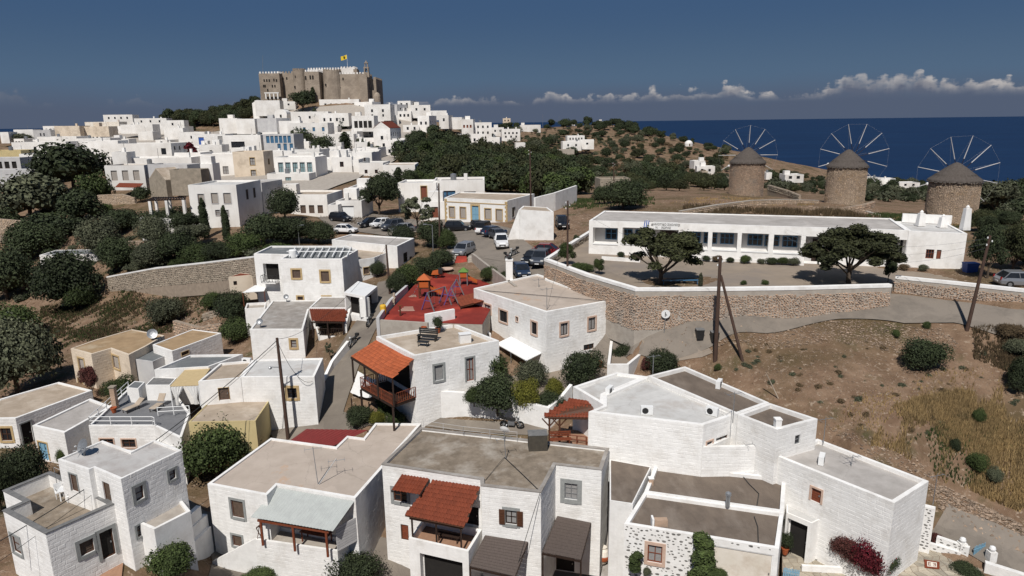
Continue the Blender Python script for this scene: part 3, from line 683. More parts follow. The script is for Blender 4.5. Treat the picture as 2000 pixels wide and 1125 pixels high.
def strip(name, pts, width, m, lift=.07, kind='structure', step=.8):
    """a road laid over the ground; pts are world xy (or pixels on the ground)"""
    P = [Vector((p[0], p[1])) for p in pts]; out = []
    for i in range(len(P)-1):
        n = max(1, int((P[i+1]-P[i]).length/step))
        p0 = P[max(i-1,0)]; p3 = P[min(i+2, len(P)-1)]
        for k in range(n):
            t = k/n; a, b, c, d = p0, P[i], P[i+1], p3
            out.append((0.5*((2*b)+(c-a)*t+(2*a-5*b+4*c-d)*t*t+(3*b-a-3*c+d)*t**3), i+t))
    out.append((P[-1], len(P)-1)); ws = width if isinstance(width, (list, tuple)) else [width]*len(P)
    rows = []; nc = 8
    for j, (p, t) in enumerate(out):
        q = out[min(j+1, len(out)-1)][0]; r = out[max(j-1, 0)][0]; d = (q-r).normalized(); nn = Vector((d.y, -d.x))
        i = min(int(t), len(ws)-2); w = ws[i]+(ws[i+1]-ws[i])*(t-i)
        rows.append([p+nn*w*(k/nc-.5) for k in range(nc+1)])
    xy = np.array([[q.x, q.y] for r_ in rows for q in r_]); h = HT(xy[:,0], xy[:,1])+lift
    h = h.reshape(len(rows), nc+1)
    mb = MB(); mb.v = [(xy[k][0], xy[k][1], float(h.ravel()[k])) for k in range(len(xy))]
    for j in range(len(rows)-1):
        for k in range(nc):
            a = j*(nc+1)+k; mb.f.append((a, a+1, a+nc+2, a+nc+1)); mb.mi.append(0)
    o = mb.build(name, m); tag(o, kind=kind); return o
def drape(name, pix, m, lift=.05, step=.7, world=False, kind='structure', zflat=None):
    poly = [Vector((p[0], p[1])) if world else G(*p).xy for p in pix]
    import mathutils.geometry as mg
    x0 = min(p.x for p in poly); x1 = max(p.x for p in poly); y0 = min(p.y for p in poly); y1 = max(p.y for p in poly)
    cc = poly if poly_area(poly) > 0 else poly[::-1]
    edges = []; n = len(cc)
    pts = []
    for i in range(n):
        a, b = cc[i], cc[(i+1)%n]; k = max(1, int((b-a).length/step))
        for j in range(k): pts.append(a.lerp(b, j/k))
    nb = len(pts); edges = [(i, (i+1)%nb) for i in range(nb)]
    def inside(p):
        c = False
        for i in range(n):
            a, b = cc[i], cc[i-1]
            if (a.y > p.y) != (b.y > p.y) and p.x < (b.x-a.x)*(p.y-a.y)/(b.y-a.y)+a.x: c = not c
        return c
    xs = np.arange(x0+step*.5, x1, step); ys = np.arange(y0+step*.5, y1, step)
    for x in xs:
        for y in ys:
            p = Vector((x, y))
            if inside(p) and all(((a-p).length > step*.35) for a in pts[:nb]): pts.append(p)
    vs, es, fs, *_ = mg.delaunay_2d_cdt(pts, edges, [], 1, 1e-4)
    xy = np.array([[v.x, v.y] for v in vs]); h = HT(xy[:,0], xy[:,1])+lift if zflat is None else np.full(len(xy), zflat)
    mb = MB(); mb.v = [(xy[k][0], xy[k][1], float(h[k])) for k in range(len(xy))]; mb.f = [tuple(f) for f in fs]; mb.mi = [0]*len(mb.f)
    o = mb.build(name, m); tag(o, kind=kind); return o
gp = lambda L_: [G(*p).xy for p in L_]
strip('road', gp([(2120,660),(1980,630),(1870,610),(1750,598),(1620,604),(1500,613),(1380,624),(1290,632)])+[W3(1200,606,-18).xy, W3(1110,573,-18).xy, W3(1035,533,-17.8).xy]+gp([(990,500),(962,478),(930,452)]), [4.2,3.9,4,5.6,4,3.8,4.2,5,6,5.5,6,8,9,9], 'asphalt', .09)
drape('parking_ground', [(850,428),(905,425),(1000,448),(1012,470),(1012,500),(985,512),(940,505),(925,478),(905,470),(888,500),(870,500),(880,460),(845,445)], 'asphalt', .13)
drape('parking_ground', [(620,425),(660,408),(700,415),(790,425),(838,436),(830,452),(760,462),(690,452),(640,445)], 'asphalt', .1)
strip('side_street', gp([(762,548),(738,597),(706,648),(668,718),(640,775),(618,815)]), [3,3,3.2,3.6,4.2,5], 'paving', .08)
drape('village_pavement', [(545,875),(520,835),(575,800),(622,795),(640,800),(700,812),(838,815),(1000,826),(1068,832),(1075,868),(1185,880),(1185,860),(1000,850),(830,834),(720,832),(640,860),(590,885)], 'paving', .07, .6)
drape('courtyard_paving', [(415,1095),(405,1060),(300,985),(345,960),(402,1000),(745,1050),(790,1060),(820,1125),(800,1160),(400,1165)], 'paving', .05, .7)
drape('earth_patch', [(1243,648),(1300,650),(1375,660),(1392,690),(1330,705),(1275,712),(1262,690)], 'yard', .06)
drape('lower_yard', [(1060,1050),(1190,960),(1236,980),(1222,1030),(1205,1150),(1055,1160)], 'concrete', .07, .7)
drape('tiled_front_yard', [(150,1092),(228,1070),(244,1078),(238,1130),(130,1160)], 'floortile', .1, .6)
strip('lane', gp([(2090,1140),(2010,1100),(1930,1062),(1870,1035),(1835,1015)]), [3,3,2.8,2.4,2], 'asphalt', .08)
# ================================================================ houses in front
HS = {}
H = House('white block house with a grey flat roof and a slate terrace, nearest the bottom left', [(113,897),(173,917),(183,913),(236,935.5),(355,879),(301,859),(257,881),(200,860)], -21.1, -27.9, roof='rooflight', par=.12, pt=.15, blocks=True)
H.win(263.5,949,281,976.6, mull=1, fill='curtain', sw=.2); H.win(330,917.5,343.4,936.5, mull=1, fill='curtain', sw=.16); H.win(267,1025,279,1048, mull=1, fill='glass', sw=.12)
H.win(138.5,927,152,959, fill='shutter', sur='stonesur', name='door', sw=.08); H.win(203,944,216,984, fill='shutter', sur=None, name='door')
H.done(); HS['A'] = H
H = House('single storey white wing with a sunk slate paved terrace on its roof, bottom left corner', [(6,998),(89,1043),(224,984),(116,930),(98,922),(6,959),(47,980)], -23.2, -27.9, roof='roofold', par=.95, pt=.25, cap='cap_grey', blocks=True)
H.win(155,1055,184.5,1082, mull=1, fill='shutter', sw=.22); H.win(196,1034,224,1090, sur='stonesur', name='door', fill='dark', sw=.22, edge=1)
H.win(25,1049.5,40,1079, mull=1, fill='curtain', sw=.16)
H.done(); HS['A2'] = H
H = House('low white lean-to with a cream flat roof beside the grey roofed corner house', [(261,1017),(301,1034),(372,998),(350,970)], -24.6, -30.5, roof='plaster', par=.18, pt=.2); H.done()
H = House('small white garden wall block by the brown wooden gate', [(262,1052),(300,1070),(322,1062),(282,1044)], -26.3, -29, roof='white', par=0.02, pt=.1); H.done()
H2 = House('wide white two storey house with a beige roof and a grey metal balcony awning', [(405,945),(521,967),(541,947),(694,973),(823,827),(733,826),(710,855),(678,851),(656,872),(529,855)], -24.5, -31.2, roof='roofbeige', par=.12, pt=.22, blocks=True)
H2.win(452.8,978,476,1010.7, fill='shutter', sw=.17); H2.win(454.6,1046,473,1067, fill='shutter', sw=.14)
H2.done()
H3 = House('white two storey house with a mottled old concrete roof and red tiled balcony awning', [(746,907.5),(939,936.5),(939.5,949),(1056.5,962),(1085,908),(1175,918),(1189,876.5),(821,836)], -22.8, -31, roof='roofold', par=.14, pt=.2, blocks=True, wall='white', cap='concrete')
H3.win(769,957,795,980, fill='glass', sw=.22, frame='wood'); H3.win(987,996.5,1009.7,1024, fill='curtain', sw=.2, leaf='wood', frame='wooddark')
H3.win(1102.7,944,1128,975.6, fill='curtain', sw=.3, frame='metalgrey', rows=3); H3.win(783,1025,798,1055, sur=None, fill='woodred')
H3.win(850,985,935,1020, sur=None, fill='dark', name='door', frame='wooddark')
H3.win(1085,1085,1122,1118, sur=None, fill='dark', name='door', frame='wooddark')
H3.done()
def wp(H, px, py, i=None):
    """the point of a house wall seen there"""
    i = H.pick(px, py) if i is None else i
    a, b, d, L, n = H.edge(i); u, z, t = H.hit(px, py, i); return Vector((a.x+d.x*u+n.x*.02, a.y+d.y*u+n.y*.02, z))
def awning_frame(t, eave, post_z, posts=2, m='wood', r=.07):
    a, b = Vector(eave[0]), Vector(eave[1]); MB().beam(a-Vector((0,0,.12)), b-Vector((0,0,.12)), .12, .16).build('beam', m, t)
    for k in range(posts):
        p = a.lerp(b, .04+.92*k/max(1, posts-1)); MB().beam(p-Vector((0,0,.1)), Vector((p.x, p.y, post_z)), r*2, r*2).build('post', m, t)
e0 = [i for i in range(len(H2.poly)) if H2.pick(620, 985) == i][0]
ra, rb = wp(H2, 541, 952, e0), wp(H2, 692, 979, e0)
ea, eb = PZ(489,1010,-25.75), PZ(650,1037.7,-25.75)
t = thing('metal_awning', 'pale grey corrugated metal awning over the balcony of the beige roofed house', 'awning', (ea.x, ea.y, -27.9))
corrugated('corrugated_sheet', ea, eb, rb, ra, 'greymetal', t, .24, .03)
awning_frame(t, (PZ(503,1013,-25.9), PZ(642,1036,-25.9)), -27.9, 3, 'woodred')
fl = [PZ(498,1053,-27.7), PZ(659,1076,-27.7)]
nrm = -H2.edge(e0)[4]
Hb = House('white balcony block projecting under the grey metal awning', [fl[0].xy, fl[1].xy, (fl[1].xy+nrm*((rb.xy-fl[1].xy).dot(nrm))), (fl[0].xy+nrm*((ra.xy-fl[0].xy).dot(nrm)))], -27.7, -31.3, cat='balcony', name='balcony', roof='plaster', par=.3, pt=.15, world=True, blocks=True)
Hb.win(478,1097,495,1116, sur='stonesur', fill='shutter', mull=1, sw=.15)
Hb.done()
tt = thing('stair_wall', 'white sloping stair wall at the front left of the beige roofed house', 'wall', (*PZ(415,1096,-29.6).xy, -31))
a = PZ(415,1097,-29.7); b = PZ(498,1053,-27.72); mb = MB(); mb.hexa([(a.x,a.y,-31.4),(b.x,b.y,-31.4),(b.x+.05,b.y+.25,-31.4),(a.x+.05,a.y+.25,-31.4),(a.x,a.y,-29.7),(b.x,b.y,-27.72),(b.x+.05,b.y+.25,-27.72),(a.x+.05,a.y+.25,-29.7)]); mb.build('wall', 'white', tt)
tt = thing('side_screen', 'white slatted sloping screen closing the right side of the balcony', 'screen', (*fl[1].xy, -27.7)); q0 = PZ(651,1038,-25.9); q1 = rb
k = 9
for j in range(k):
    z0 = -27.65+j*.2; p0 = Vector((fl[1].x, fl[1].y, z0)); p1 = Vector((q1.x, q1.y, z0)); tlen = 1 if z0 < -26 else max(.1, (q1.z-z0)/(q1.z+25.9))
    MB().beam(p1.lerp(p0, min(1, tlen)), p1, .05, .17).build('slat', 'greywall', tt)
def bench(p, rz, label, m='woodred', L_=1.6, back=False, cat='bench', s=1):
    t = thing('bench', label, cat, p, rz)
    for k in range(3): MB().box((0,-.18+.16*k,.45*s),(L_,.13,.04)).build('seat_slat', m, t, local=True)
    if back:
        for k in range(3): MB().box((0,.28+.03*k,.60+.14*k),(L_,.03,.11)).build('back_slat', m, t, local=True)
    for x in (-L_/2+.15, L_/2-.15):
        for y in (-.2, .2): MB().box((x,y,.215*s),(.06,.06,.43*s)).build('leg', m, t, local=True)
        if back: MB().box((x,.3,.6),(.05,.05,.7)).build('back_post', m, t, local=True)
    return t
def table(p, rz, label, L_=1.6, Wd=.8, h=.74, m='woodred'):
    t = thing('table', label, 'table', p, rz)
    for k in range(5): MB().box((0,-Wd/2+Wd/10+k*Wd/5,h),(L_,Wd/5-.015,.04)).build('top_board', m, t, local=True)
    for x in (-L_/2+.15, L_/2-.15):
        for y in (-Wd/2+.08, Wd/2-.08): MB().box((x,y,h/2),(.07,.07,h)).build('leg', m, t, local=True)
    return t
bz = -28.0; ang = math.atan2(H2.edge(e0)[2].y, H2.edge(e0)[2].x)
p = PZ(617,1062,bz); table((p.x,p.y+.3,bz), ang, 'long brown table under the grey metal awning', 2.2)
bench((p.x+.2,p.y+1.15,bz), ang, 'brown bench behind the table under the metal awning', L_=2.0)
tt = thing('lattice_fence', 'brown crossed wooden railing at the left end of the balcony under the metal awning', 'railing', (*PZ(500,1052,bz).xy, bz)); a = PZ(503,1052,-27.7); b = a+Vector((nrm.x, nrm.y, 0))*1.9
for k in range(6):
    c0 = a.lerp(b, k/6); c1 = a.lerp(b, (k+1)/6); MB().beam(c0, c1+Vector((0,0,.8)), .04).build('lath', 'wood', tt); MB().beam(c1, c0+Vector((0,0,.8)), .04).build('lath', 'wood', tt)
MB().beam(a+Vector((0,0,.82)), b+Vector((0,0,.82)), .07).build('handrail', 'wood', tt)
e1 = H3.pick(900, 960); e2 = H3.pick(1000, 980)
n1 = -H3.edge(e1)[4]; c0, c1 = PZ(798,1051,-26.3), PZ(915,1077,-26.3); w0 = wp(H3, 850, 960, e1)
d0 = (w0.xy-c0.xy).dot(n1)
Hc = House('white balcony with a tiled floor above a shaded car port, under the red tiled awning', [c0.xy, c1.xy, c1.xy+n1*(d0-.02), c0.xy+n1*(d0-.02)], -26.3, -31.2, cat='balcony', name='balcony', roof='floortile', par=.5, pt=.18, world=True)
Hc.win(822,1090,904,1160, sur=None, fill='dark', name='door', frame='white', depth=.5, edge=0)  # no door leaf: dark panel paints the shade inside the open car port
Hc.done()
t = thing('tiled_awning', 'large red tiled sloping awning over the balcony of the old concrete roofed house', 'awning', (c0.x, c0.y, -26.3))
ra, rb = wp(H3, 847, 938, e1), wp(H3, 937, 951, e1); ea, eb = PZ(790.8,1006.5,-24.75), PZ(906.3,1029.6,-24.75)
tiles(t, ea, eb, rb, ra, 'terradark', .24, .34)
mb = MB(); o_ = Vector((0,0,.06)); mb.hexa([ea-o_*1.4, eb-o_*1.4, rb-o_*1.4, ra-o_*1.4, ea-o_*.5, eb-o_*.5, rb-o_*.5, ra-o_*.5]); mb.build('deck', 'wood', t)
awning_frame(t, (PZ(800,1008,-24.85), PZ(904,1028,-24.85)), -26.75, 3, 'wooddark', .055)
t = thing('tiled_awning', 'small red tiled awning over the left window beside the large red one', 'awning', (c0.x-.5, c0.y, -25))
ra, rb = wp(H3, 785, 927, e1), wp(H3, 839, 935, e1); ea, eb = ra+(-n1).to_3d()*1.35+Vector((-.1,0,-.42)), rb+(-n1).to_3d()*1.35+Vector((-.1,0,-.42))
tiles(t, ea, eb, rb, ra, 'terradark', .24, .34)
for q, r_ in ((ea, ra), (eb, rb)): MB().beam(q-Vector((0,0,.06)), r_-Vector((0,0,.06)), .07).build('rafter', 'wooddark', t); MB().beam(q-Vector((0,0,.1)), r_-Vector((0,0,1.3)), .07).build('brace', 'wooddark', t)
tt = bench((*(c0.xy.lerp(c1.xy,.55)+n1*1.3), -26.8), ang, 'dark wooden bench on the tiled balcony floor under the red awning', 'wooddark')
def board_roof(label, H, e, wa, wb_, oa, ob, zo, zpost, n=12):
    ra, rb = wp(H, *wa, e), wp(H, *wb_, e); ea, eb = PZ(*oa, zo), PZ(*ob, zo)
    t = thing('board_awning', label, 'awning', (ea.x, ea.y, zpost)); plank_roof(t, ea, eb, rb, ra, 'darkboard', n)
    for q, r_ in ((ea, ra), (eb, rb)): MB().beam(q-Vector((0,0,.06)), r_-Vector((0,0,.06)), .08).build('rafter', 'wooddark', t)
    MB().beam(ea-Vector((0,0,.1)), eb-Vector((0,0,.1)), .1).build('beam', 'wooddark', t)
    for q in (ea, eb): MB().beam(q-Vector((0,0,.1)), Vector((q.x, q.y, zpost)), .1).build('post', 'wooddark', t)
    return t
board_roof('dark brown board awning below the shuttered window', H3, e2, (948,1045.5), (1031,1058), (918,1106), (1006,1126), -27.35, -30.8)
e3 = H3.pick(1130, 1000)
board_roof('dark brown board awning in the recess below the grey framed window', H3, e3, (1089,1008), (1154,1021), (1060,1079), (1134.5,1094), -27.1, -30.8)
House('low brown roofed shed squeezed between the concrete roofed house and the cobbled one', [(1191,897),(1272,911.5),(1236,984),(1191,977.5)], -23.7, -29.5, name='shed', cat='shed', roof='roofbrown', par=.03, pt=.08).done()
HT1 = House('white cottage set with dark fieldstones, front brown roof and wide cream panel', [(1219,1023),(1521.5,1072),(1531,1000),(1258,961)], -24.0, -30, roof='roofbrown', par=.22, pt=.25)
HT1.win(1264.7,1065,1293.5,1099, sur='pinksur', sw=.2, fill='curtain', frame='woodred', mull=2)
HT1.win(1386,1074,1508,1150, sur=None, fill='creamlite', frame='white', name='door', depth=.1)
HT1.done()
House('white cottage with the rear brown roof, between the cobbled front and the blank white wall', [(1258,961),(1531,1000),(1535,932),(1280,906)], -23.95, -29, roof='roofbrown', par=.25, pt=.25).done()
def embedded(H, edges, n, rnd, name='stone', s=(.05,.13), zlo=None, zhi=None, m='stonedark', avoid=.1, grid=False):
    """dark fieldstones showing through the whitewash, each a part"""
    metas = []
    for q in range(6):
        k = 7; vs = [];
        for i in range(k):
            an = 2*math.pi*i/k; r = rnd.uniform(.8,1.1); vs.append((math.cos(an)*r*1.25, -.0, math.sin(an)*r*.72))
        for i in range(k): x, y, z = vs[i]; vs.append((x*.6, -.35, z*.6))
        me = bpy.data.meshes.new('stone'); me.from_pydata(vs, [], [tuple(range(2*k-1, k-1, -1))]+[(i, k+i, k+(i+1)%k, (i+1)%k) for i in range(k)]); me.materials.append(MATS[m]); metas.append(me)
    placed = []; base = worldloc(H.root); tries = 0
    while len(placed) < n and tries < n*30:
        tries += 1; i = rnd.choice(edges); a, b, d, L, nn = H.edge(i); u = rnd.uniform(.12, L-.12); z = rnd.uniform(zlo or H.zb+.2, zhi or H.z-.12); r = rnd.uniform(*s)
        if any(o['u0']-.3 < u < o['u1']+.3 and o['z0']-.3 < z < o['z1']+.3 for o in H.op[i]): continue
        if any(pi == i and abs(pu-u) < (pr+r)*1.45 and abs(pz-z) < (pr+r)*1.0 for pi, pu, pz, pr in placed): continue
        placed.append((i, u, z, r)); o = bpy.data.objects.new(name, rnd.choice(metas)); COL.objects.link(o); o.parent = H.root
        an = math.atan2(d.y, d.x); o.matrix_local = Matrix.Translation(Vector((a.x+d.x*u+nn.x*.003-base.x, a.y+d.y*u+nn.y*.003-base.y, z-base.z))) @ Matrix.Rotation(an, 4, 'Z') @ Matrix.Rotation(rnd.uniform(-.3,.3), 4, 'Y') @ Matrix.Diagonal((r, r*.3, r, 1))
rn = random.Random(5)
embedded(HT1, [HT1.pick(1340, 1060)], 285, rn, s=(.045,.12), zlo=-28.6)
HD = House('large white house with a pale grey flat roof, behind the cobbled cottage', [(1149.5,804),(1374,830),(1434.6,809.5),(1265,734),(1178,771),(1178,792)], -20.3, -25.6, roof='whiteroof', par=.2, pt=.28, blocks=True)
HD.win(1380,862,1391,879, sur='pinksur', fill='curtain', mull=1, sw=.1); HD.win(1398,853,1420,886, sur=None, fill='glass', name='door', frame='wood')
HD.done()
House('low white left wing of the large house, next to the red tiled porch', [(1119,755),(1204,727),(1264,735),(1180,770),(1178,790)], -20.35, -24.5, roof='whiteroof', par=.2, pt=.28).done()
H = House('long brown roofed rear house with white parapets, behind the pale grey roof', [(1265,734),(1338,715.5),(1502,786),(1439,808.5)], -20.1, -25, roof='roofbrown', par=.3, pt=.25); H.done()
HD3 = House('brown roofed white block with a stub chimney and one dark window, over the terrace', [(1441,809.5),(1503,787),(1597,818),(1518,839)], -20.15, -25.6, roof='roofbrown', par=.3, pt=.25, blocks=True)
HD3.win(1552.6,850,1562.8,867.4, sur=None, fill='glass', mull=1, frame='metalgrey'); HD3.done()
_c = min(HD.poly, key=lambda p: (p-PZ(1374,830,-20.3).xy).length); HD4 = House('white terrace wall under the pale grey roofed house', [_c+Vector((.02,-.02)), PZ(1513,871,-21.95).xy, PZ(1515,845,-21.95).xy, PZ(1440,842,-21.95).xy], -21.95, -25.6, roof='plaster', par=.85, pt=.25, blocks=True, cat='terrace', name='terrace', world=True); HD4.done()
HE = House('long white house with a grey flat roof beside the field, at the lower right', [(1515,889.5),(1746.7,982.3),(1814,939.4),(1596.5,856.6)], -22.2, -29.4, roof='roofgrey', par=.25, pt=.25, blocks=True)
HE.win(1584,954.7,1604,981, sur='pinksur', fill='woodred', mull=1, sw=.12, name='door', frame='woodred'); HE.done()
HE2 = House('white terrace over a dark porch, between the cobbled cottage and the long white house', [(1536,1001),(1586,1022),(1634,998),(1536,960)], -25.4, -31, roof='whiteroof', par=.02, pt=.1, cat='terrace', name='terrace')
i_ = HE2.pick(1560,1020); HE2.addop(i_, .12, HE2.edge(i_)[3]-.25, -28.6, -25.75, None, 'dark', 1, 'door', depth=.4, frame='white'); HE2.done()  # dark panel stands in for shade in the open porch, not a door
HC = House('tall white block house with a cream roof in the centre, behind the garden shrubs', [(925,563),(1066.7,609),(1190.5,587),(1069,545),(1069,541),(1050,535)], -16.9, -23.8, roof='roofbeige', par=.15, pt=.25, blocks=True)
for w in ((946,595,958.7,610.7),(975.5,606.7,990.7,629),(1038,629,1048.5,653),(1094.7,630.7,1109,654.7),(1149,620,1162.7,644)): HC.win(*w, sur='pinksur', fill='curtain' if w[0] < 960 or w[0] > 1090 else 'glass', sw=.15, mull=2, frame='wooddark', rows=1)
HC.win(1007.5,618.7,1012,628, sur='pinksur', fill='glass', mull=1, sw=.05)
HC.win(1140,672,1160,683, sur=None, fill='glass', mull=2, rows=1)
HC.win(985,690,1035,715, sur=None, fill='dark', name='door', frame='wooddark')
HC.done()
ra, rb = wp(HC, 998, 657), wp(HC, 1058, 689); nn = HC.edge(HC.pick(1030, 680))[4].to_3d()
t = thing('flat_awning', 'white sheet awning on thin posts over the garden door of the tall block house', 'awning', (ra.x, ra.y, -23.3)); mb = MB(); ea, eb = ra+nn*1.8-Vector((0,0,.35)), rb+nn*1.8-Vector((0,0,.35)); th = Vector((0,0,.07))
mb.hexa([ea-th, eb-th, rb-th, ra-th, ea, eb, rb, ra]); mb.build('sheet', 'whitepaint', t)
for q in (ea, eb, ea.lerp(eb,.5)): MB().tube(q-th, (q.x, q.y, -23.4), .03).build('post', 'metalgrey', t)
t = thing('chimney', 'tall white chimney rising behind the cream roof of the tall block house', 'chimney', (*PZ(995,548,-16.95).xy, -17)); p = PZ(995,546,-16.95)
MB().box((p.x,p.y,-15.9),(.75,.75,2.3)).build('stack', 'white', t); MB().box((p.x,p.y,-14.72),(.85,.85,.1)).build('cap', 'white', t); MB().lathe((p.x,p.y,-14.65),[(.16,0),(.2,.2),(.3,.25),(.05,.5)],8).build('cowl', 'blackmetal', t)
HB = House('white block house with a sand coloured roof terrace and orange tiled awnings', [(734.7,657),(808,694.7),(974.7,665),(888,632)], -18.7, -25.6, roof='roofsand', par=.3, pt=.25, blocks=True)
HB.win(848.5,712.8,866,743, sur='stonesur', sw=.17, fill='curtain', mull=1, rows=1, frame='metalgrey'); HB.win(910.7,698.7,925.3,744, sur='stonesur', sw=.14, name='door', fill='curtain', frame='woodred')
HB.win(745,700,800,745, sur=None, fill='dark', name='door', frame='wooddark'); HB.done()
eB = HB.pick(770, 700); nB = HB.edge(eB)[4].to_3d(); dB = HB.edge(eB)[2].to_3d()
t = thing('tiled_awning', 'bright orange tiled awning over the corner balcony by the lane', 'awning', (*PZ(738,765,-24).xy, -24.5))
ra, rb = wp(HB, 735, 665, eB), wp(HB, 790, 695, eB); out = 2.5
ea, eb = ra+nB*out-Vector((0,0,.95)), rb+nB*out-Vector((0,0,.95)); tiles(t, ea, eb, rb, ra, 'terracotta', .24, .34)
mb = MB(); mb.hexa([ea-o_*1.6, eb-o_*1.6, rb-o_*1.6, ra-o_*1.6, ea-o_*.6, eb-o_*.6, rb-o_*.6, ra-o_*.6]); mb.build('deck', 'wood', t)
awning_frame(t, (ea, eb), -22.4, 3, 'wooddark');
rc = HB.edge(eB); cr = Vector((*HB.poly[(eB+1)%4], -19.0)); ed = cr+nB*2.3+dB*.5-Vector((0,0,1.0))
t2 = thing('tiled_awning', 'narrow orange tiled awning piece turning the corner beside the large orange one', 'awning', (cr.x, cr.y, -22)); tiles(t2, eb+dB*.06, ed, cr+Vector((0,0,-.0)), rb+dB*.06, 'terracotta', .24, .34)
MB().beam(ed-Vector((0,0,.1)), Vector((ed.x, ed.y, -22.4)), .12).build('post', 'wooddark', t2)
bf = -22.4; t = thing('balcony', 'dark wooden corner balcony with turned balusters below the orange awning', 'balcony', (*(rb+nB*1.4).xy, bf)); q0 = Vector((*(ra.lerp(rb,.35)).xy, bf)); q1 = Vector((cr.x, cr.y, bf))
mb = MB(); P_ = [q0+nB*2.6, q1+nB*2.3+dB*.3, q1, q0]; mb.hexa([p-Vector((0,0,.22)) for p in P_]+P_); mb.build('floor_slab', 'wooddark', t)
railing(t, [P_[3]+nB*.1, P_[0], P_[1], P_[2]], .95, 'woodred', 1.6, (.08, 1.0), .04, balus=.2)
for q in (P_[0], P_[1]): MB().beam(q-Vector((0,0,.2)), (q.x, q.y, -25.7), .16).build('support_post', 'wooddark', t)
t = tag(MB().build('sun_sail', 'fabricwhite') if False else None, None) if False else None
def cloth(name, label, cat, a, b, c, d, m, sag=.25, nn_=10):
    a, b, c, d = map(Vector, (a, b, c, d)); mb = MB(); rnd = random.Random(3)
    for j in range(nn_+1):
        for i in range(nn_+1):
            s, t_ = i/nn_, j/nn_; p = a.lerp(b, s).lerp(d.lerp(c, s), t_); p.z -= sag*4*s*(1-s)*.6+sag*4*t_*(1-t_)*.4+.03*math.sin(s*19+t_*7); mb.v.append(tuple(p))
    for j in range(nn_):
        for i in range(nn_): k = j*(nn_+1)+i; mb.f.append((k, k+1, k+nn_+2, k+nn_+1)); mb.mi.append(0)
    o = mb.build(name, m, smooth=True); return tag(o, label, cat)
cloth('sun_sail', 'white cloth sun sail hung below the orange awning at the lane corner', 'sun sail', PZ(684,766,-23.9), PZ(725,777,-23.9), PZ(738,742,-22.5), PZ(699,724,-22.6), 'fabricwhite')
for i_, (x, y) in enumerate(((688,803),(722,812))):
    p = G(x, y); o = MB().beam((p.x,p.y,p.z-.1),(p.x,p.y,-23.8),.09).build('porch_post', 'wooddark'); tag(o, ('dark wooden porch post at the lane side of the white sail', 'dark wooden porch post at the shrub side of the white sail')[i_], 'post')
HF = House('white three storey house with ochre framed windows, left of the red playground', [(495.5,495.5),(562,497),(546.7,505.5),(668,505.5),(699,488),(677,480),(529,480)], -15.7, -24.6, roof='roofslate', par=.2, pt=.25, blocks=True)
HF.win(571,527,587,543, sur='ochresur', sw=.2, fill='shutter', mull=1); HF.win(627,529.6,643,549.6, sur='ochresur', sw=.2, fill='shutter', mull=1)
HF.win(581,579,592,586, sur='ochresur', sw=.16, fill='glass', mull=1); HF.win(630,579,645.6,587, sur='ochresur', sw=.16, fill='glass', mull=1)
HF.win(515,515,545,549, sur=None, fill='dark', name='door', depth=.6, frame='white'); HF.done()  # last one: open balcony recess, its shade painted as a dark panel
t = thing('small_balcony', 'small dark railed balcony with plants on the left side of the three storey house', 'balcony', (*wp(HF,532,548).xy, wp(HF,532,548).z)); wA, wB = wp(HF,518,549), wp(HF,545,549); nn = HF.edge(HF.pick(532,545))[4].to_3d()
mb = MB(); P_ = [wA+nn*.9, wB+nn*.9, wB, wA]; mb.hexa([p-Vector((0,0,.15)) for p in P_]+P_); mb.build('floor_slab', 'white', t); railing(t, [P_[3], P_[0], P_[1], P_[2]], .9, 'blackmetal', 1.2, (.1, 1), .03, balus=.35)
t = thing('roof_pergola', 'white slanting pergola rafters over the dark roof of the three storey house', 'pergola', (*PZ(600,490,-15.9).xy, -15.9))
for k in range(9):
    a = PZ(565+k*14, 501, -15.6); b = PZ(578+k*13.5, 482, -15.6); MB().beam(a, b, .13, .1).build('rafter', 'whitepaint', t)
MB().beam(PZ(560,491,-15.5), PZ(690,491,-15.5), .1, .1).build('crossbeam', 'whitepaint', t)
p = PZ(570,505,-15.9); t = thing('water_tank', 'small white cylindrical tank on the edge of the three storey roof', 'water tank', p); MB().lathe(p+Vector((0,.6,0)), [(.45,0),(.5,.05),(.5,.9),(.4,1.0)], 16).build('body', 'whitepaint', t)
def flat_awning(label, pts, zs, th=.07, m='whitepaint', posts=(), zp=-24, pm='woodred'):
    P_ = [PZ(x, y, z) for (x, y), z in zip(pts, zs)]; t = thing('flat_awning', label, 'awning', (P_[0].x, P_[0].y, zp)); mb = MB(); mb.hexa([p-Vector((0,0,th)) for p in P_]+P_); mb.build('sheet', m, t)
    for i in posts: MB().tube(P_[i]-Vector((0,0,th)), (P_[i].x, P_[i].y, zp), .05).build('post', pm, t)
    return t
flat_awning('white roller awning jutting from the left side of the three storey house', [(474,571),(516,568),(521,557),(498,557)], [-20.2,-20.2,-19.9,-19.9], posts=(0,1), zp=-22)
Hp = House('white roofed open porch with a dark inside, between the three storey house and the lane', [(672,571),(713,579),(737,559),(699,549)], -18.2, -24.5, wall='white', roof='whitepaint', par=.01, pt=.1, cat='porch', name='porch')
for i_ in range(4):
    if Hp.edge(i_)[4].dot(-Hp.edge(i_)[0].normalized()) > .1: Hp.addop(i_, .18, Hp.edge(i_)[3]-.18, -20.6, -18.5, None, 'dark', 3, 'opening', depth=.8, frame='wooddark')  # solid block; dark panels imitate the shaded inside of the porch
Hp.done()
House('white terrace wall at the left foot of the three storey house', [(478,603),(518,601),(520,590),(482,592)], -21.4, -25, roof='plaster', par=.3, pt=.15, cat='terrace', name='terrace').done()
HF2 = House('white house with a weathered grey roof and a red tiled balcony awning by the lane', [(488,643),(592,643),(603,604),(679,604),(692,586),(532,586.7)], -20.7, -26, roof='concrete', par=.1, pt=.2, blocks=True)
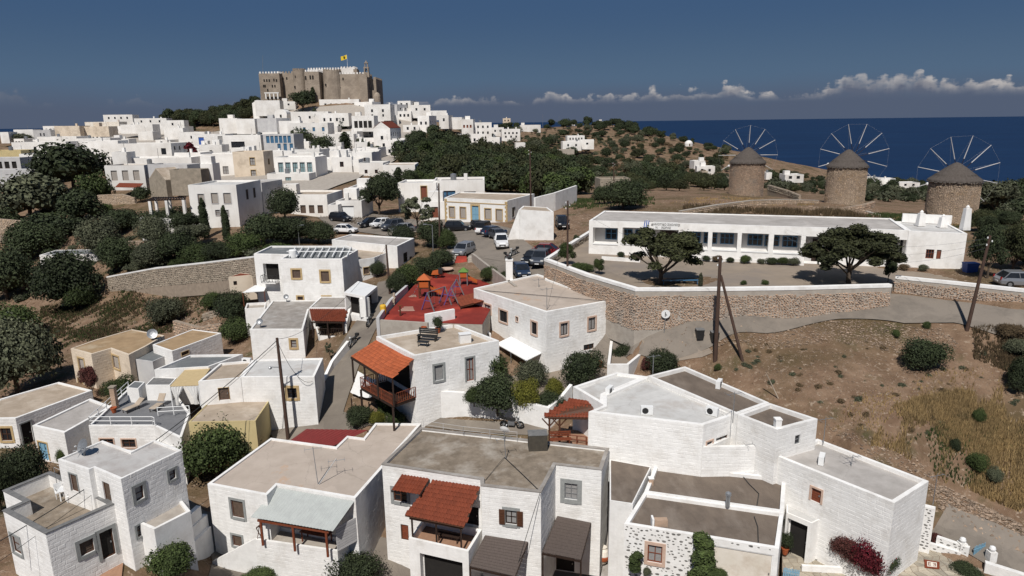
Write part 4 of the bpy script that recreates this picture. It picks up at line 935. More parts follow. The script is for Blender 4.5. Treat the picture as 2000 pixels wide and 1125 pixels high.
HF2.win(568,663.8,579.3,679, sur='ochresur', sw=.2, fill='curtain', mull=1); HF2.win(615,625,668,650, sur=None, fill='dark', name='door', frame='wooddark'); HF2.done()
A5, B5 = PZ(603,602,-20.15), PZ(680,602,-20.15); ea, eb = PZ(607,627,-20.55), PZ(672,628,-20.55)
Hw = House('raised white rear wing behind the red tiled balcony awning', [A5.xy, B5.xy, (B5.x+.4,B5.y+5), (A5.x,A5.y+5)], -20.1, -26.5, roof='concrete', par=.08, pt=.2, world=True); Hw.addop(0, .6, 3.6, -22.4, -20.6, None, 'dark', 1, 'door', frame='wooddark'); Hw.done()
t = thing('tiled_awning', 'red tiled awning over the balcony of the weathered grey roofed house', 'awning', (ea.x, ea.y, -22.8)); tiles(t, ea, eb, B5-Vector((0,.05,.1)), A5-Vector((0,.05,.1)), 'terradark', .24, .36); awning_frame(t, (ea, eb), -22.4, 3, 'wooddark')
a5, b5 = PZ(622,656,-22.3), PZ(673,657,-22.3)
Hw = House('white balcony block with plants below the red tiled awning beside the lane', [a5.xy, b5.xy, (B5.x,B5.y-.05), (A5.x+.6,A5.y-.05)], -22.3, -26.5, roof='plaster', par=.2, pt=.15, world=True, cat='balcony', name='balcony')
Hw.win(643,674,651,684, sur='ochresur', sw=.06, fill='glass', mull=1); Hw.done()
t = thing('balcony_railing', 'dark lattice railing around the balcony below the red tiled awning', 'railing', a5); railing(t, [a5+Vector((.1,.1,0)), b5+Vector((-.1,.1,0))], .8, 'wooddark', 1.4, (.1, 1), .035, balus=.25)
t = thing('side_wall', 'shaded white side wall closing the balcony towards the lane', 'wall', (b5.x, b5.y, -26)); MB().hexa([(b5.x+.03,b5.y,-26.5),(b5.x+.3,b5.y,-26.5),(B5.x+.3,B5.y,-26.5),(B5.x+.03,B5.y,-26.5),(b5.x+.03,b5.y,-20.9),(b5.x+.3,b5.y,-20.9),(B5.x+.3,B5.y,-20.12),(B5.x+.03,B5.y,-20.12)]).build('wall_body', 'white', t)
HF3 = House('low white house with a pale roof and an ochre framed window, behind the utility pole', [(470.6,736),(614,735.5),(631,699),(499,702)], -21.3, -26.6, roof='whiteroof', par=.1, pt=.2, blocks=True)
HF3.win(561.7,757.7,580,777.6, sur='ochresur', sw=.22, fill='glass', frame='wooddark'); HF3.done()
H = House('low white house part with a beige parapeted roof and a dark door', [(387,745),(470,738),(497,703),(430,709)], -21.4, -26.6, roof='roofsand', par=.2, pt=.2); H.win(427,757,448,781, sur='ochresur', sw=.02, fill='shutter', name='door'); H.done()
H = House('house with a plain brown roof and yellow wall behind the large leafy tree', [(368,824.5),(499,822),(527.5,780),(408,785)], -23.6, -27.6, wall='yellow', roof='roofsand', par=.04, pt=.12); H.done()
bench((*PZ(497,779,-23.62).xy, -23.62), .0, 'brown bench on the brown roof against the white house wall', back=True, L_=1.9)
HG = House('white terrace house with a grey painted roof deck and sun loungers', [(173,831),(301,831),(354,856),(371,806),(331,751),(251,758)], -24.5, -28.8, roof='greyfloor', par=.12, pt=.2, blocks=True)
HG.win(238.5,858,265,874, sur='pinksur', sw=.1, fill='glass'); HG.win(196,857,222,870, sur='pinksur', sw=.1, fill='glass'); HG.done()
t = thing('deck_railing', 'white pipe railing around the grey roof deck', 'railing', (*PZ(173,831,-24.5).xy, -24.5)); railing(t, [PZ(176,830,-24.5), PZ(299,830,-24.5), PZ(303,832,-24.5)], .75, 'whitepaint', 1.6, (.5, 1), .04); railing(t, [PZ(176,830,-24.5), PZ(252,760,-24.5)], .75, 'whitepaint', 1.6, (.5, 1), .04)
t = thing('deck_railing', 'white pipe railing on the right side of the grey roof deck', 'railing', (*PZ(309,810,-24.5).xy, -24.5)); railing(t, [PZ(309,812,-24.5), PZ(371,808,-24.5)], .75, 'whitepaint', 1.6, (.5, 1), .04)
t = thing('brick_chimney', 'narrow brick chimney at the left edge of the grey roof deck', 'chimney', (*PZ(226,797,-24.6).xy, -24.6)); p = PZ(226,797,-24.6)
for k in range(12): MB().box((p.x,p.y,-24.5+.16*k),(.42,.42,.145)).build('brick_course', 'stonepink', t)
MB().box((p.x,p.y,-22.55),(.55,.55,.1)).build('cap', 'stonegrey', t)
H = House('white house with a slate coloured parapeted roof behind the roof deck', [(301,722),(407,716),(474,691.5),(371,693)], -22.3, -26, roof='roofslate', par=.2, pt=.2); H.done()
House('small white hut with a grey roof at the back of the roof deck', [(247,757),(270,759),(283,746),(263,744)], -23.2, -26, roof='roofslate', par=.03, pt=.1, cat='hut', name='hut').done()
House('white wall with a green awning strip behind the roof deck', [(284,752),(332,752),(345,738),(300,736)], -23.1, -26, roof='cap_grey', par=.05, pt=.1, cat='outbuilding', name='outbuilding').done()
t = thing('pergola', 'tan cloth pergola with white curtains on the roof deck', 'pergola', (*PZ(345,770,-24.6).xy, -24.6)); pg = [PZ(332,754,-22.6), PZ(387,752,-22.6), PZ(411,719,-22.5), PZ(362,721,-22.5)]
mb = MB(); mb.hexa([p-Vector((0,0,.06)) for p in pg]+pg); mb.build('cloth_roof', 'fabrictan', t)
for p in pg: MB().tube(p-Vector((0,0,.06)), (p.x,p.y,-24.6), .05).build('post', 'whitepaint', t)
for s0, s1, q0_, q1_ in ((0,.22,0,.48),(.78,1,.52,1)):
    for k in (0, 1):
        a_, b_ = (pg[0], pg[1]); mb = MB(); nseg = 14; top0, top1 = (0, .5) if k == 0 else (.5, 1); bx_ = (.05, .2) if k == 0 else (.8, .95)
    pass
for top0, top1, b0, b1 in ((0,.48,.12,.22),(.52,1,.78,.9)):
    mb = MB(); ns = 16; rows_ = 8
    for j in range(rows_+1):
        tt_ = j/rows_; s0 = top0+(b0-top0)*min(1, tt_*1.5); s1 = top1+(b1-top1)*min(1, tt_*1.5)
        for i in range(ns+1):
            s = s0+(s1-s0)*i/ns; p = pg[0].lerp(pg[1], s); mb.v.append((p.x, p.y+.05*math.sin(i*1.7), p.z-.05-1.8*tt_))
    for j in range(rows_):
        for i in range(ns): k = j*(ns+1)+i; mb.f.append((k, k+1, k+ns+2, k+ns+1)); mb.mi.append(0)
    mb.build('curtain', 'fabricwhite', t, smooth=True)
def lounger(px, py, z, rz, label, up=0):
    p = PZ(px, py, z); t = thing('sun_lounger', label, 'sun lounger', p, rz)
    MB().box((0,-.3,.34),(.62,1.25,.06)).build('seat', 'roofsand', t, local=True); mb = MB(); mb.box((0,.62,.34+.22*(1+up)),(.62,.75,.05), tilt=Matrix.Rotation(R(35+15*up),3,'X')); mb.build('backrest', 'roofsand', t, local=True)
    for x in (-.27,.27):
        for y in (-.85,.3): MB().box((x,y,.16),(.05,.05,.32)).build('leg', 'wooddark', t, local=True)
lounger(262,800,-24.62,R(-25),'long sun lounger lying on the grey roof deck'); lounger(310,797,-24.62,R(-5),'upright sun lounger in the middle of the grey roof deck',1)
House('white lower porch roof at the right of the roof deck', [(303,870),(352,872),(366,828),(320,826)], -25.6, -28.8, roof='whiteroof', par=.1, pt=.15, cat='porch', name='porch').done()
HI = House('white cottage with a brown roof at the left edge of the picture', [(-60,818),(30,817),(180,762),(115,746),(0,779),(-60,790)], -25.8, -29.3, roof='roofsand', par=.12, pt=.25, blocks=True)
HI.win(2,836,23,861, sur='ochresur', sw=.2, fill='glass', mull=2); HI.win(43,824,64,869, sur='stonesur', sw=.12, fill='dark', name='door', frame='wooddark', edge=None); HI.done()
HI2 = House('white cottage with a blue door and grey roof, before the brown roofed one', [(63,831),(125.5,845),(218,793.4),(176,778)], -25.5, -29.6, roof='roofgrey', par=.15, pt=.25, blocks=True)
HI2.win(78,865,94,897, sur='ochresur', sw=.12, fill='bluelite', name='door', frame='bluelite', mull=2); HI2.done()
HJ = House('cream house with brown roofs and ochre framed windows at the foot of the dry slope', [(138,680.5),(178,691.5),(216,680.5),(251,693),(285,676),(321,655),(258,643),(188,663)], -23.2, -28.4, wall='cream', roof='roofochre', par=.06, pt=.2, blocks=True)
HJ.win(154.6,701,164.7,723, sur='ochresur', sw=.17, fill='shutterlt', mull=1); HJ.win(221,696,232.4,719, sur='ochresur', sw=.17, fill='shutterlt', mull=1); HJ.win(153,741,161,749, sur='ochresur', sw=.1, fill='glass', mull=1); HJ.done()
HJ2 = House('white walled house with a brown roof joined to the right of the cream house', [(298,673),(336,686),(432,650.5),(376.5,643)], -23.1, -28, roof='roofochre', par=.05, pt=.18, blocks=True); HJ2.win(354,686,369,693, sur='ochresur', sw=.05, fill='glass', mull=1); HJ2.done()
House('dark lean-to roof between the two brown roofed houses', [(252,700),(298,706),(334,690),(296,676)], -24, -28.2, wall='greywall', roof='roofslate', par=.05, pt=.1, cat='shed', name='shed').done()
HQ = House('white house with a pale roof and stub chimney, above the hedge', [(648,468),(775.6,481),(809,465),(686,457)], -15.9, -20, roof='roofgrey', par=.15, pt=.3); HQ.win(788,493,796,512, sur=None, fill='dark', name='door'); HQ.win(800,501,805,512, sur=None, fill='dark'); HQ.done()
HQ2 = House('lower white front of the pale roofed house, with a beige ledge and small window', [(640,507),(694,508),(731,503),(779,484),(690,476)], -16.9, -20.3, roof='roofsand', par=.06, pt=.15); HQ2.win(710,522,721,535, sur='ochresur', sw=.07, fill='shutter', mull=1); HQ2.done()
ra, rb, rc, rd = PZ(564,862,-24.9), PZ(648,872,-25.0), PZ(718,840,-24.3), PZ(598,838,-24.3)
t = thing('metal_roof', 'dark red corrugated metal roof behind the beige roofed house', 'roof', (ra.x, ra.y, -27)); corrugated('corrugated_sheet', ra, rb, rc, rd, 'redmetal', t, .28, .04)
for q in (ra, rb, rc, rd): MB().beam(q-Vector((0,0,.05)), (q.x,q.y,-27.2), .1).build('post', 'wood', t)
t = thing('tiled_porch', 'open wooden porch with a red tiled roof left of the large white house', 'porch', (*PZ(1075,858,-23.7).xy, -23.7))
ea, eb = PZ(1062.7,814.4,-21.7), PZ(1149,815.5,-21.7); ra, rb = PZ(1117,779,-20.85), PZ(1176,790,-20.85)
tiles(t, ea, eb, rb, ra, 'terradark', .25, .36)
mb = MB(); mb.hexa([ea-o_*1.8, eb-o_*1.8, rb-o_*1.8, ra-o_*1.8, ea-o_*.8, eb-o_*.8, rb-o_*.8, ra-o_*.8]); mb.build('deck', 'wood', t)
for x, y in ((1073,816),(1093,816)):
    a = PZ(x,y,-21.8); MB().beam(a, (a.x,a.y,-24.4), .14).build('post', 'wood', t); MB().beam(a-Vector((.0,0,.7)), a+Vector((.55,0,-.05)), .08).build('brace', 'wood', t); MB().beam(a-Vector((.0,0,.7)), a+Vector((-.55,0,-.05)), .08).build('brace', 'wood', t)
MB().beam(ea+Vector((.3,.1,-.12)), eb-Vector((.05,-.1,.12)), .14).build('beam', 'wood', t); railing(t, [PZ(1073,858,-23.7), PZ(1145,868,-23.7)], .6, 'woodred', .8, (.5,1), .05)
mb = MB(); P_ = [PZ(1068,866,-23.75), PZ(1152,874,-23.75), PZ(1152,845,-23.75), PZ(1095,835,-23.75)]; mb.hexa([(p.x,p.y,-25.5) for p in P_]+P_); mb.build('floor', 'floortile', t)
def simple_wall(label, pts, zt, zb, th=.3, m='white', blocks=True, group=None, name='wall', cat='wall'):
    pts = [Vector((p[0],p[1])) for p in pts]; n = len(pts); zt = zt if isinstance(zt,(list,tuple)) else [zt]*n; zb = zb if isinstance(zb,(list,tuple)) else [zb]*n
    t = thing(name, label, cat, (*pts[0], min(zb)), 0, group); mb = MB()
    for i in range(n-1):
        a, b = pts[i], pts[i+1]; d = (b-a).normalized(); q = Vector((-d.y, d.x))*th
        mb.hexa([(*a, zb[i]),(*b, zb[i+1]),(*(b+q), zb[i+1]),(*(a+q), zb[i]),(*a, zt[i]),(*b, zt[i+1]),(*(b+q), zt[i+1]),(*(a+q), zt[i])])
    mb.build('wall_body', m, t); return t
gw = [PZ(836,766.7,-22.45), PZ(906.7,770.7,-22.55), PZ(1000,785,-22.7), PZ(1072,802,-22.9)]
simple_wall('long white garden wall below the clipped shrubs of the tall block house', [p.xy for p in gw], [-22.3,-22.4,-22.5,-22.7], -25.6, .35)
drp = [p.xy+Vector((0,.3)) for p in gw]+[PZ(1195,735,-22.7).xy, PZ(1200,700,-22.5).xy, PZ(1100,690,-22.5).xy, PZ(950,700,-22.5).xy, PZ(815,735,-22.6).xy]
mb = MB(); mb.prism(ccw(drp), -26.2, -22.85); tag(mb.build('garden_ground', 'yard'), kind='structure')
House('white walled raised garden bed around the bushes right of the tall block house', [(1186,712),(1228,712),(1252,692),(1247,668),(1192,664)], -20.7, -25, roof='yard', par=.55, pt=.25, cat='garden wall', name='garden_wall').done()
simple_wall('white side wall between the tiled porch and the garden shrubs', [PZ(1072,802,-22.9).xy, PZ(1100,780,-22.5).xy, PZ(1118,760,-22).xy], [-22.7,-22.2,-21.6], -25.4, .3)
ST = -11.7; SB = -15.9
a_ = PZ(1150.7,430.7,ST); b_ = PZ(1889.6,455.4,ST); d_ = (b_-a_).xy.normalized(); n_s = Vector((-d_.y, d_.x)); c_ = PZ(1775,450,ST)
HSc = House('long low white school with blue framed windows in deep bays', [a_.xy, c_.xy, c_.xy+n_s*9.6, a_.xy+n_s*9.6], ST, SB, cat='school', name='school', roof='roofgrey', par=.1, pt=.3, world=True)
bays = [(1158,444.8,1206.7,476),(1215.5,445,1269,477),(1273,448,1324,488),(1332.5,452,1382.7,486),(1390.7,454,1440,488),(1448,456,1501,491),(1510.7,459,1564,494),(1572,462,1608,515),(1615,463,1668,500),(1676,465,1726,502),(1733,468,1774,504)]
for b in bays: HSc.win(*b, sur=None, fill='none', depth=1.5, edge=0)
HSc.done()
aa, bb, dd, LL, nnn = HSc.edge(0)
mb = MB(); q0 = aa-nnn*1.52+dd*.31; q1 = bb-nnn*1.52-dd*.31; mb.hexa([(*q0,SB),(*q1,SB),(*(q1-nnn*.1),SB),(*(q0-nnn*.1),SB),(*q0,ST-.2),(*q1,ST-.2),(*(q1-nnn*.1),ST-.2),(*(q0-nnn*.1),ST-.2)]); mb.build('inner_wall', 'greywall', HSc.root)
def inner_win(x0, y0, x1, y1, m='bluewood', nm='window', cols=3):
    """window on the inner wall of the school's bays"""
    def hit(px, py):
        r = ray(px, py); den = r.x*nnn.x+r.y*nnn.y; o = aa-nnn*1.52; t = (o.x*nnn.x+o.y*nnn.y)/den; p = r*t; return ((p.x-aa.x)*dd.x+(p.y-aa.y)*dd.y, p.z)
    u0, z1 = hit(x0, y0); u1, z0 = hit(x1, y1); o = aa-nnn*1.50
    def P(u, z, out=0): return Vector((o.x+dd.x*u+nnn.x*out, o.y+dd.y*u+nnn.y*out, z))
    def slab(mb, a, b, c, d, o1): mb.hexa([P(a,c,o1),P(b,c,o1),P(b,c,0),P(a,c,0),P(a,d,o1),P(b,d,o1),P(b,d,0),P(a,d,0)])
    mb = MB(); w = .09
    for a, b, c, d in ((u0,u0+w,z0,z1),(u1-w,u1,z0,z1),(u0+w,u1-w,z0,z0+w),(u0+w,u1-w,z1-w,z1)): slab(mb,a,b,c,d,.08)
    for k in range(1, cols): u = u0+(u1-u0)*k/cols; slab(mb,u-.04,u+.04,z0+w,z1-w,.07)
    slab(mb, u0+w, u1-w, z0+(z1-z0)*.55, z0+(z1-z0)*.55+.07, .065)
    f = mb.build(nm, m, HSc.root); g = MB(); slab(g, u0+.04, u1-.04, z0+.04, z1-.04, .03); g.build('pane' if nm == 'window' else 'panel', 'glass' if nm == 'window' else m, f)
for x0, y0, x1, y1, c in ((1183,446,1205,468,2),(1215,447,1235,469,2),(1241,448,1262,470,2),(1345,452,1368,474,3),(1375,453,1382,475,1),(1391,454,1400,476,1),(1407.5,455,1432.5,477,3),(1461,457,1488.6,480,3),(1494,459,1501,481,1),(1511,460,1521,481,1),(1529,460,1556.5,483,3),(1622,464,1640,486,2),(1650,466,1666,488,2),(1682,467,1700,489,2),(1738,469,1750,492,1)): inner_win(x0,y0,x1,y1,cols=c)
inner_win(1290,450,1319,486,'wooddark','door',2); inner_win(1588,464,1606,512,'wooddark','door',2)
for b in bays:
    if b[3]-b[1] > 38 or b[0] in (1273,): continue
    y = b[3]+.5; u0 = HSc.hit(b[0], y, 0)[0]; u1 = HSc.hit(b[2], y, 0)[0]; z = HSc.hit((b[0]+b[2])/2, y, 0)[1]; mb = MB(); p0 = aa+dd*u0; p1 = aa+dd*u1
    mb.hexa([(*(p0+nnn*.06), z-.1),(*(p1+nnn*.06), z-.1),(*(p1-nnn*.4), z-.1),(*(p0-nnn*.4), z-.1),(*(p0+nnn*.06), z+.02),(*(p1+nnn*.06), z+.02),(*(p1-nnn*.4), z+.02),(*(p0-nnn*.4), z+.02)]); mb.build('sill', 'whitepaint', HSc.root)
HSr = House('white right hand end of the school with two small red windows', [c_.xy+d_*.02, b_.xy, b_.xy+n_s*7.5, c_.xy+d_*.02+n_s*7.5], ST-.05, SB, world=True, roof='whiteroof', par=.1, pt=.3, cat='school wing', name='school_wing')
HSr.win(1808,487,1824,505, sur=None, fill='glass', frame='woodred', mull=3, edge=0); HSr.win(1829,488,1838,506, sur=None, fill='woodred', mull=1, edge=0); HSr.done()
for i_, (px_, py_, h_) in enumerate(((1797,447,1.4),(1840,450,1.1),(1884,455,2.3))):
    p = PZ(px_, py_-6, ST-.1); t = thing('chimney', ('first stubby white chimney on the right end of the school roof', 'second stubby white chimney on the right end of the school roof', 'tall white chimney on the far right corner of the school roof')[i_], 'chimney', p); mb = MB(); mb.hexa([p+Vector(v) for v in ((-.4,-.35,0),(.4,-.35,0),(.4,.35,0),(-.4,.35,0),(-.28,-.25,h_),(.28,-.25,h_),(.28,.25,h_),(-.28,.25,h_))]); mb.build('stack', 'white', t); MB().lathe(p+Vector((0,0,h_)), [(.18,0),(.2,.15),(.05,.35)], 8).build('cowl', 'white', t)
tw = thing('parapet_wall', 'white raised parapet at the back of the right end of the school roof', 'wall', (*PZ(1782,440,ST).xy, ST)); p0 = PZ(1781,445,ST); p1 = PZ(1884,450,ST)
mb = MB(); q = n_s*.3; p0 = p0.xy+n_s*5; p1 = p1.xy+n_s*5; mb.hexa([(*p0,ST-.1),(*p1,ST-.1),(*(p1+q),ST-.1),(*(p0+q),ST-.1),(*p0,ST+.9),(*p1,ST+.9),(*(p1+q),ST+.9),(*(p0+q),ST+.9)]); mb.build('wall_body', 'white', tw)
p = PZ(1299,443,ST); u0 = HSc.hit(1275.7,435,0)[0]; u1 = HSc.hit(1324,447,0)[0]; sg = thing('school_sign', 'white board with Greek lettering over the school entrance', 'sign', (*(aa+dd*u0+nnn*.03), ST-1.3))
pz0, pz1 = HSc.hit(1299,448.5,0)[1], HSc.hit(1299,433.5,0)[1]; mb = MB(); A0 = aa+dd*u0; A1 = aa+dd*u1
mb.hexa([(*(A0+nnn*.05),pz0),(*(A1+nnn*.05),pz0),(*(A1+nnn*.01),pz0),(*(A0+nnn*.01),pz0),(*(A0+nnn*.05),pz1),(*(A1+nnn*.05),pz1),(*(A1+nnn*.01),pz1),(*(A0+nnn*.01),pz1)]); mb.build('board', 'whitepaint', sg)
def text(s, size, pos, rot, m, parent, ax='CENTER', name='lettering'):
    c = bpy.data.curves.new(name, 'FONT'); c.body = s; c.size = size; c.align_x = ax; c.align_y = 'CENTER'; c.extrude = .01; c.fill_mode = 'BOTH'; c.resolution_u = 2; c.offset = size*.012
    tmp = bpy.data.objects.new(name, c); me = bpy.data.meshes.new_from_object(tmp); bpy.data.objects.remove(tmp); o = bpy.data.objects.new(name, me); COL.objects.link(o); me.materials.clear(); me.materials.append(MATS[m]); o.parent = parent; o.location = Vector(pos)-worldloc(parent); o.rotation_euler = rot; return o
sa = math.atan2(dd.y, dd.x); mid = aa+dd*(u0+u1)/2+nnn*.07; hgt = pz1-pz0
text('ΔΗΜΟΤΙΚΟ ΣΧΟΛΕΙΟ', hgt*.36, (*mid, pz0+hgt*.66), (R(90),0,sa), 'cap_grey', sg); text('Ν.    ΧΩΡΑΣ', hgt*.36, (*(mid-dd*.25), pz0+hgt*.25), (R(90),0,sa), 'cap_grey', sg)
wall_px = [(1176,440),(1151,450),(1110,475),(1063,505),(1145,535),(1241,563),(1330,563),(1450,562),(1560,560.5),(1742,555.5)]
zc = -14.8; wxy = [PZ(x, y, zc).xy for x, y in wall_px]
rpx = [(1749,539),(1870,551),(2000,565),(2150,582)]; rxy = [PZ(x, y, zc).xy for x, y in rpx]
yard = wxy + [rxy[0]] + rxy[1:] + [rxy[-1]+Vector((20,40)), Vector((80,95)), wxy[0]+Vector((0,2))]
mb = MB(); mb.prism([p for p in ccw([Vector(p)+Vector((0,.25)) for p in yard])], -20.5, -15.75); tag(mb.build('school_yard', 'yard'), kind='structure')
stone_wall('rubble retaining wall with a white coping around the front of the school yard', wxy[3:], zc, [-18.2,-18.4,-18.6,-18.4,-18.1,-17.8,-17.6], .45, stone='stonepink', s=.24, capband=.35, capth=.28)
stone_wall('white topped stone wall along the left side of the school yard', wxy[:4], zc, -16.6, .4, stone='stonegrey', s=.3, capth=.3)
stone_wall('rubble retaining wall with a white coping right of the school yard gate, along the ramp', rxy, [zc, zc, zc, zc], [-17.1,-17.3,-17.4,-17.5], .4, stone='stonepink', s=.24, capband=.2, capth=.28)
simple_wall('low white kerb of the flower bed along the school front', [PZ(1175,507,-15.7).xy, PZ(1250,512,-15.7).xy], -15.35, -15.8, .25)
simple_wall('low pale kerb of the long flower bed before the school windows', [PZ(1355,508,-15.7).xy, PZ(1470,512,-15.7).xy, PZ(1570,518,-15.7).xy], -15.4, -15.8, .25)
HNn = House('white neoclassical house with a blue door and stone corner blocks beside the parking', [(868,386),(991,391.8),(1044,378.5),(897,375)], -12.9, -18.4, roof='roofsand', par=.15, pt=.35)
for w in ((877.7,404,888,424.5),(898.8,405,909.7,426),(947,407.7,959,428),(969,409,981,430.6)): HNn.win(*w, sur='ochresur', sw=.14, fill='shutterlt', mull=1)
HNn.win(922,402,935,436, sur='ochresur', sw=.3, fill='bluelite', name='door', frame='bluelite', mull=2); HNn.win(1000,405,1006,424, sur='stonesur', sw=.08, fill='glass', mull=1); HNn.done()
e6 = HNn.pick(930, 400); a, b, d, L_, nn = HNn.edge(e6)
for k in range(14):
    for u in (.0, L_):
        w = .5 if k % 2 else .32; z = -18.2+k*.38; c = a+d*(w/2 if u == 0 else L_-w/2)+nn*.02; MB().box((c.x, c.y, z), (w, .07, .33), math.atan2(d.y, d.x)).build('quoin', 'ochresur', HNn.root)
mb = MB(); c0_, c1_ = a+nn*.06-d*.05, b+nn*.06+d*.05; mb.hexa([(*c0_,-13.65),(*c1_,-13.65),(*(c1_-nn*.05),-13.65),(*(c0_-nn*.05),-13.65),(*c0_,-13.5),(*c1_,-13.5),(*(c1_-nn*.05),-13.5),(*(c0_-nn*.05),-13.5)]); mb.build('string_course', 'ochresur', HNn.root)
HTk = House('plain white square block with a sloping buttress by the road', [(1013,409.5),(1081.5,413.8),(1069,405),(1022,402)], -12.3, -18, roof='roofsand', par=.05, pt=.25); HTk.done()
mb = MB(); p0 = PZ(1013,409.5,-12.3); b0 = G(1009,476); b1 = G(992,470)
t = thing('buttress', 'white sloping buttress wall leaning on the square white block', 'buttress', (b0.x, b0.y, -18)); q = Vector((.2, 3.0, 0))
mb.mesh([p0, (p0.x, p0.y, -18), (b1.x-.5, b1.y, -17.8), p0+q, (p0.x+q.x, p0.y+q.y, -18), (b1.x-.5+q.x, b1.y+q.y, -17.8)], [(0,2,1),(3,4,5),(0,1,4,3),(1,2,5,4),(2,0,3,5)]); mb.build('body', 'white', t)
simple_wall('white plastered boundary wall climbing right behind the neoclassical house', [PY(1046,398,117).xy, PY(1085,392,121).xy, PY(1127,377,130).xy], [-12.7,-12.3,-11.9], -17.5, .4)
wl = [(208,540),(300,523),(400,512),(496,500)]; dl = [104,99,94,86]
pw = [PY(x, y, Y) for (x, y), Y in zip(wl, dl)]
stone_wall('long rubble wall with a white coping climbing across the dry slope', [p.xy for p in pw], [p.z for p in pw], [p.z-2.7 for p in pw], .45, stone='stonegrey', s=.4, capth=.2)
pw = [PY(x, y, Y) for (x, y), Y in zip([(40,548),(80,548)], [120,118])]
stone_wall('short pale stone wall showing between dark trees on the left', [p.xy for p in pw], [p.z for p in pw], [p.z-2 for p in pw], .4, stone='stonegrey', s=.4, capth=.2)
for lab, pts, Ys, hh, st in (('rough stone terrace wall with rubble at the bottom of the dry slope', [(337,625),(385,638),(430,630)], [86,83,82], 2.6, 'stonepink'),
     ('stone wall running up from the terrace wall towards the house', [(395,612),(440,598),(495,575)], [88,88,88], 1.6, 'stonegrey'),
     ('brown earth retaining wall below the white house garden', [(245,470),(330,470),(415,478)], [118,117,113], 2.2, 'stonepink'),
     ('pale stone wall in front of the garden of the cypress house', [(405,470),(470,472),(560,470)], [112,112,112], 1.6, 'stonegrey'),
     ('ruined pale stone terrace at the left edge', [(-20,425),(40,430),(75,424)], [150,150,152], 3.5, 'stone'),
     ('steep pale stone bank below the barn', [(190,380),(235,378),(262,385)], [165,163,160], 4.5, 'stone'),
     ('dry stone wall remnant on the scrubby left slope', [(118,448),(160,452),(178,458)], [150,148,147], 2.5, 'stone')):
    pw = [PY(x, y, Y) for (x, y), Y in zip(pts, Ys)]; stone_wall(lab, [p.xy for p in pw], [p.z for p in pw], [p.z-hh for p in pw], .5, cap=None, stone=st, s=.5)
H = House('tiny ochre stone hut with a red roof left of the three storey house', [(446,541),(478,538),(498,536),(470,533)], -18.9, -22.2, wall='cream', roof='terradark', par=.03, pt=.1, cat='hut', name='hut'); H.win(456,549,463,557, sur=None, fill='dark'); H.done()
pgz = -18.6; pgp = [(742,628),(942,634),(960,600),(985,572),(935,522),(913,503),(893,503),(884,520),(856,521),(818,548)]
pgw = [PZ(x, y, pgz).xy for x, y in pgp]
drape('playground_floor', [(p.x, p.y) for p in pgw], 'rubber', world=True, zflat=pgz+.02, step=2)
mb = MB(); mb.prism(ccw([p for p in pgw]+[]), -23.5, pgz); tag(mb.build('playground_base', 'plaster'), kind='structure')
t = thing('playground_steps', 'broad pale steps flanking the red ramp at the top of the playground', 'steps', (*PZ(870,515,pgz).xy, pgz))
for k in range(5):
    z = pgz+.1+k*.24; y = 520-k*4.2; a = PZ(851+k*3.4, y, z); b = PZ(884+k*1.5, y, z); MB().box(((a.x+b.x)/2, a.y+.6, z-.12), ((b-a).length, 1.5, .26)).build('step', 'plaster', t)
    a = PZ(914+k*.0, y, z); b = PZ(928-k*1, y, z); MB().box(((a.x+b.x)/2, a.y+.6, z-.12), ((b-a).length, 1.5, .26)).build('step', 'plaster', t)
mb = MB(); a, b = PZ(885,521,pgz+.02), PZ(913,521,pgz+.02); c, d = PZ(911,500,pgz+1.15), PZ(893,500,pgz+1.15); mb.hexa([a-Vector((0,0,1)), b-Vector((0,0,1)), c-Vector((0,0,1)), d-Vector((0,0,1)), a, b, c, d]); mb.build('ramp', 'rubber', t)
simple_wall('low white wall at the near end of the red playground', [PZ(833,640,-18.9).xy, PZ(889,629,-18.9).xy], -17.6, -20.5, .3)
pp = [PZ(735,628,-18.3), PZ(760,592,-18.3), PZ(792,562,-18.2)]; simple_wall('grey side wall between the playground and the lane', [p.xy for p in pp][::-1], -17.9, -22.5, .3, m='greywall')
simple_wall('pale plaster retaining wall at the near end of the playground', [PZ(735,625,-18.2).xy, PZ(835,633,-18.3).xy], -18.2, -23.5, .3, m='plaster')
pp = [PZ(1010,563,-17.2), PZ(960,526,-17.2), PZ(925,493,-16.8)]; simple_wall('plastered curving wall between the playground and the road', [p.xy for p in pp], -16.9, -19.5, .3, m='plaster')
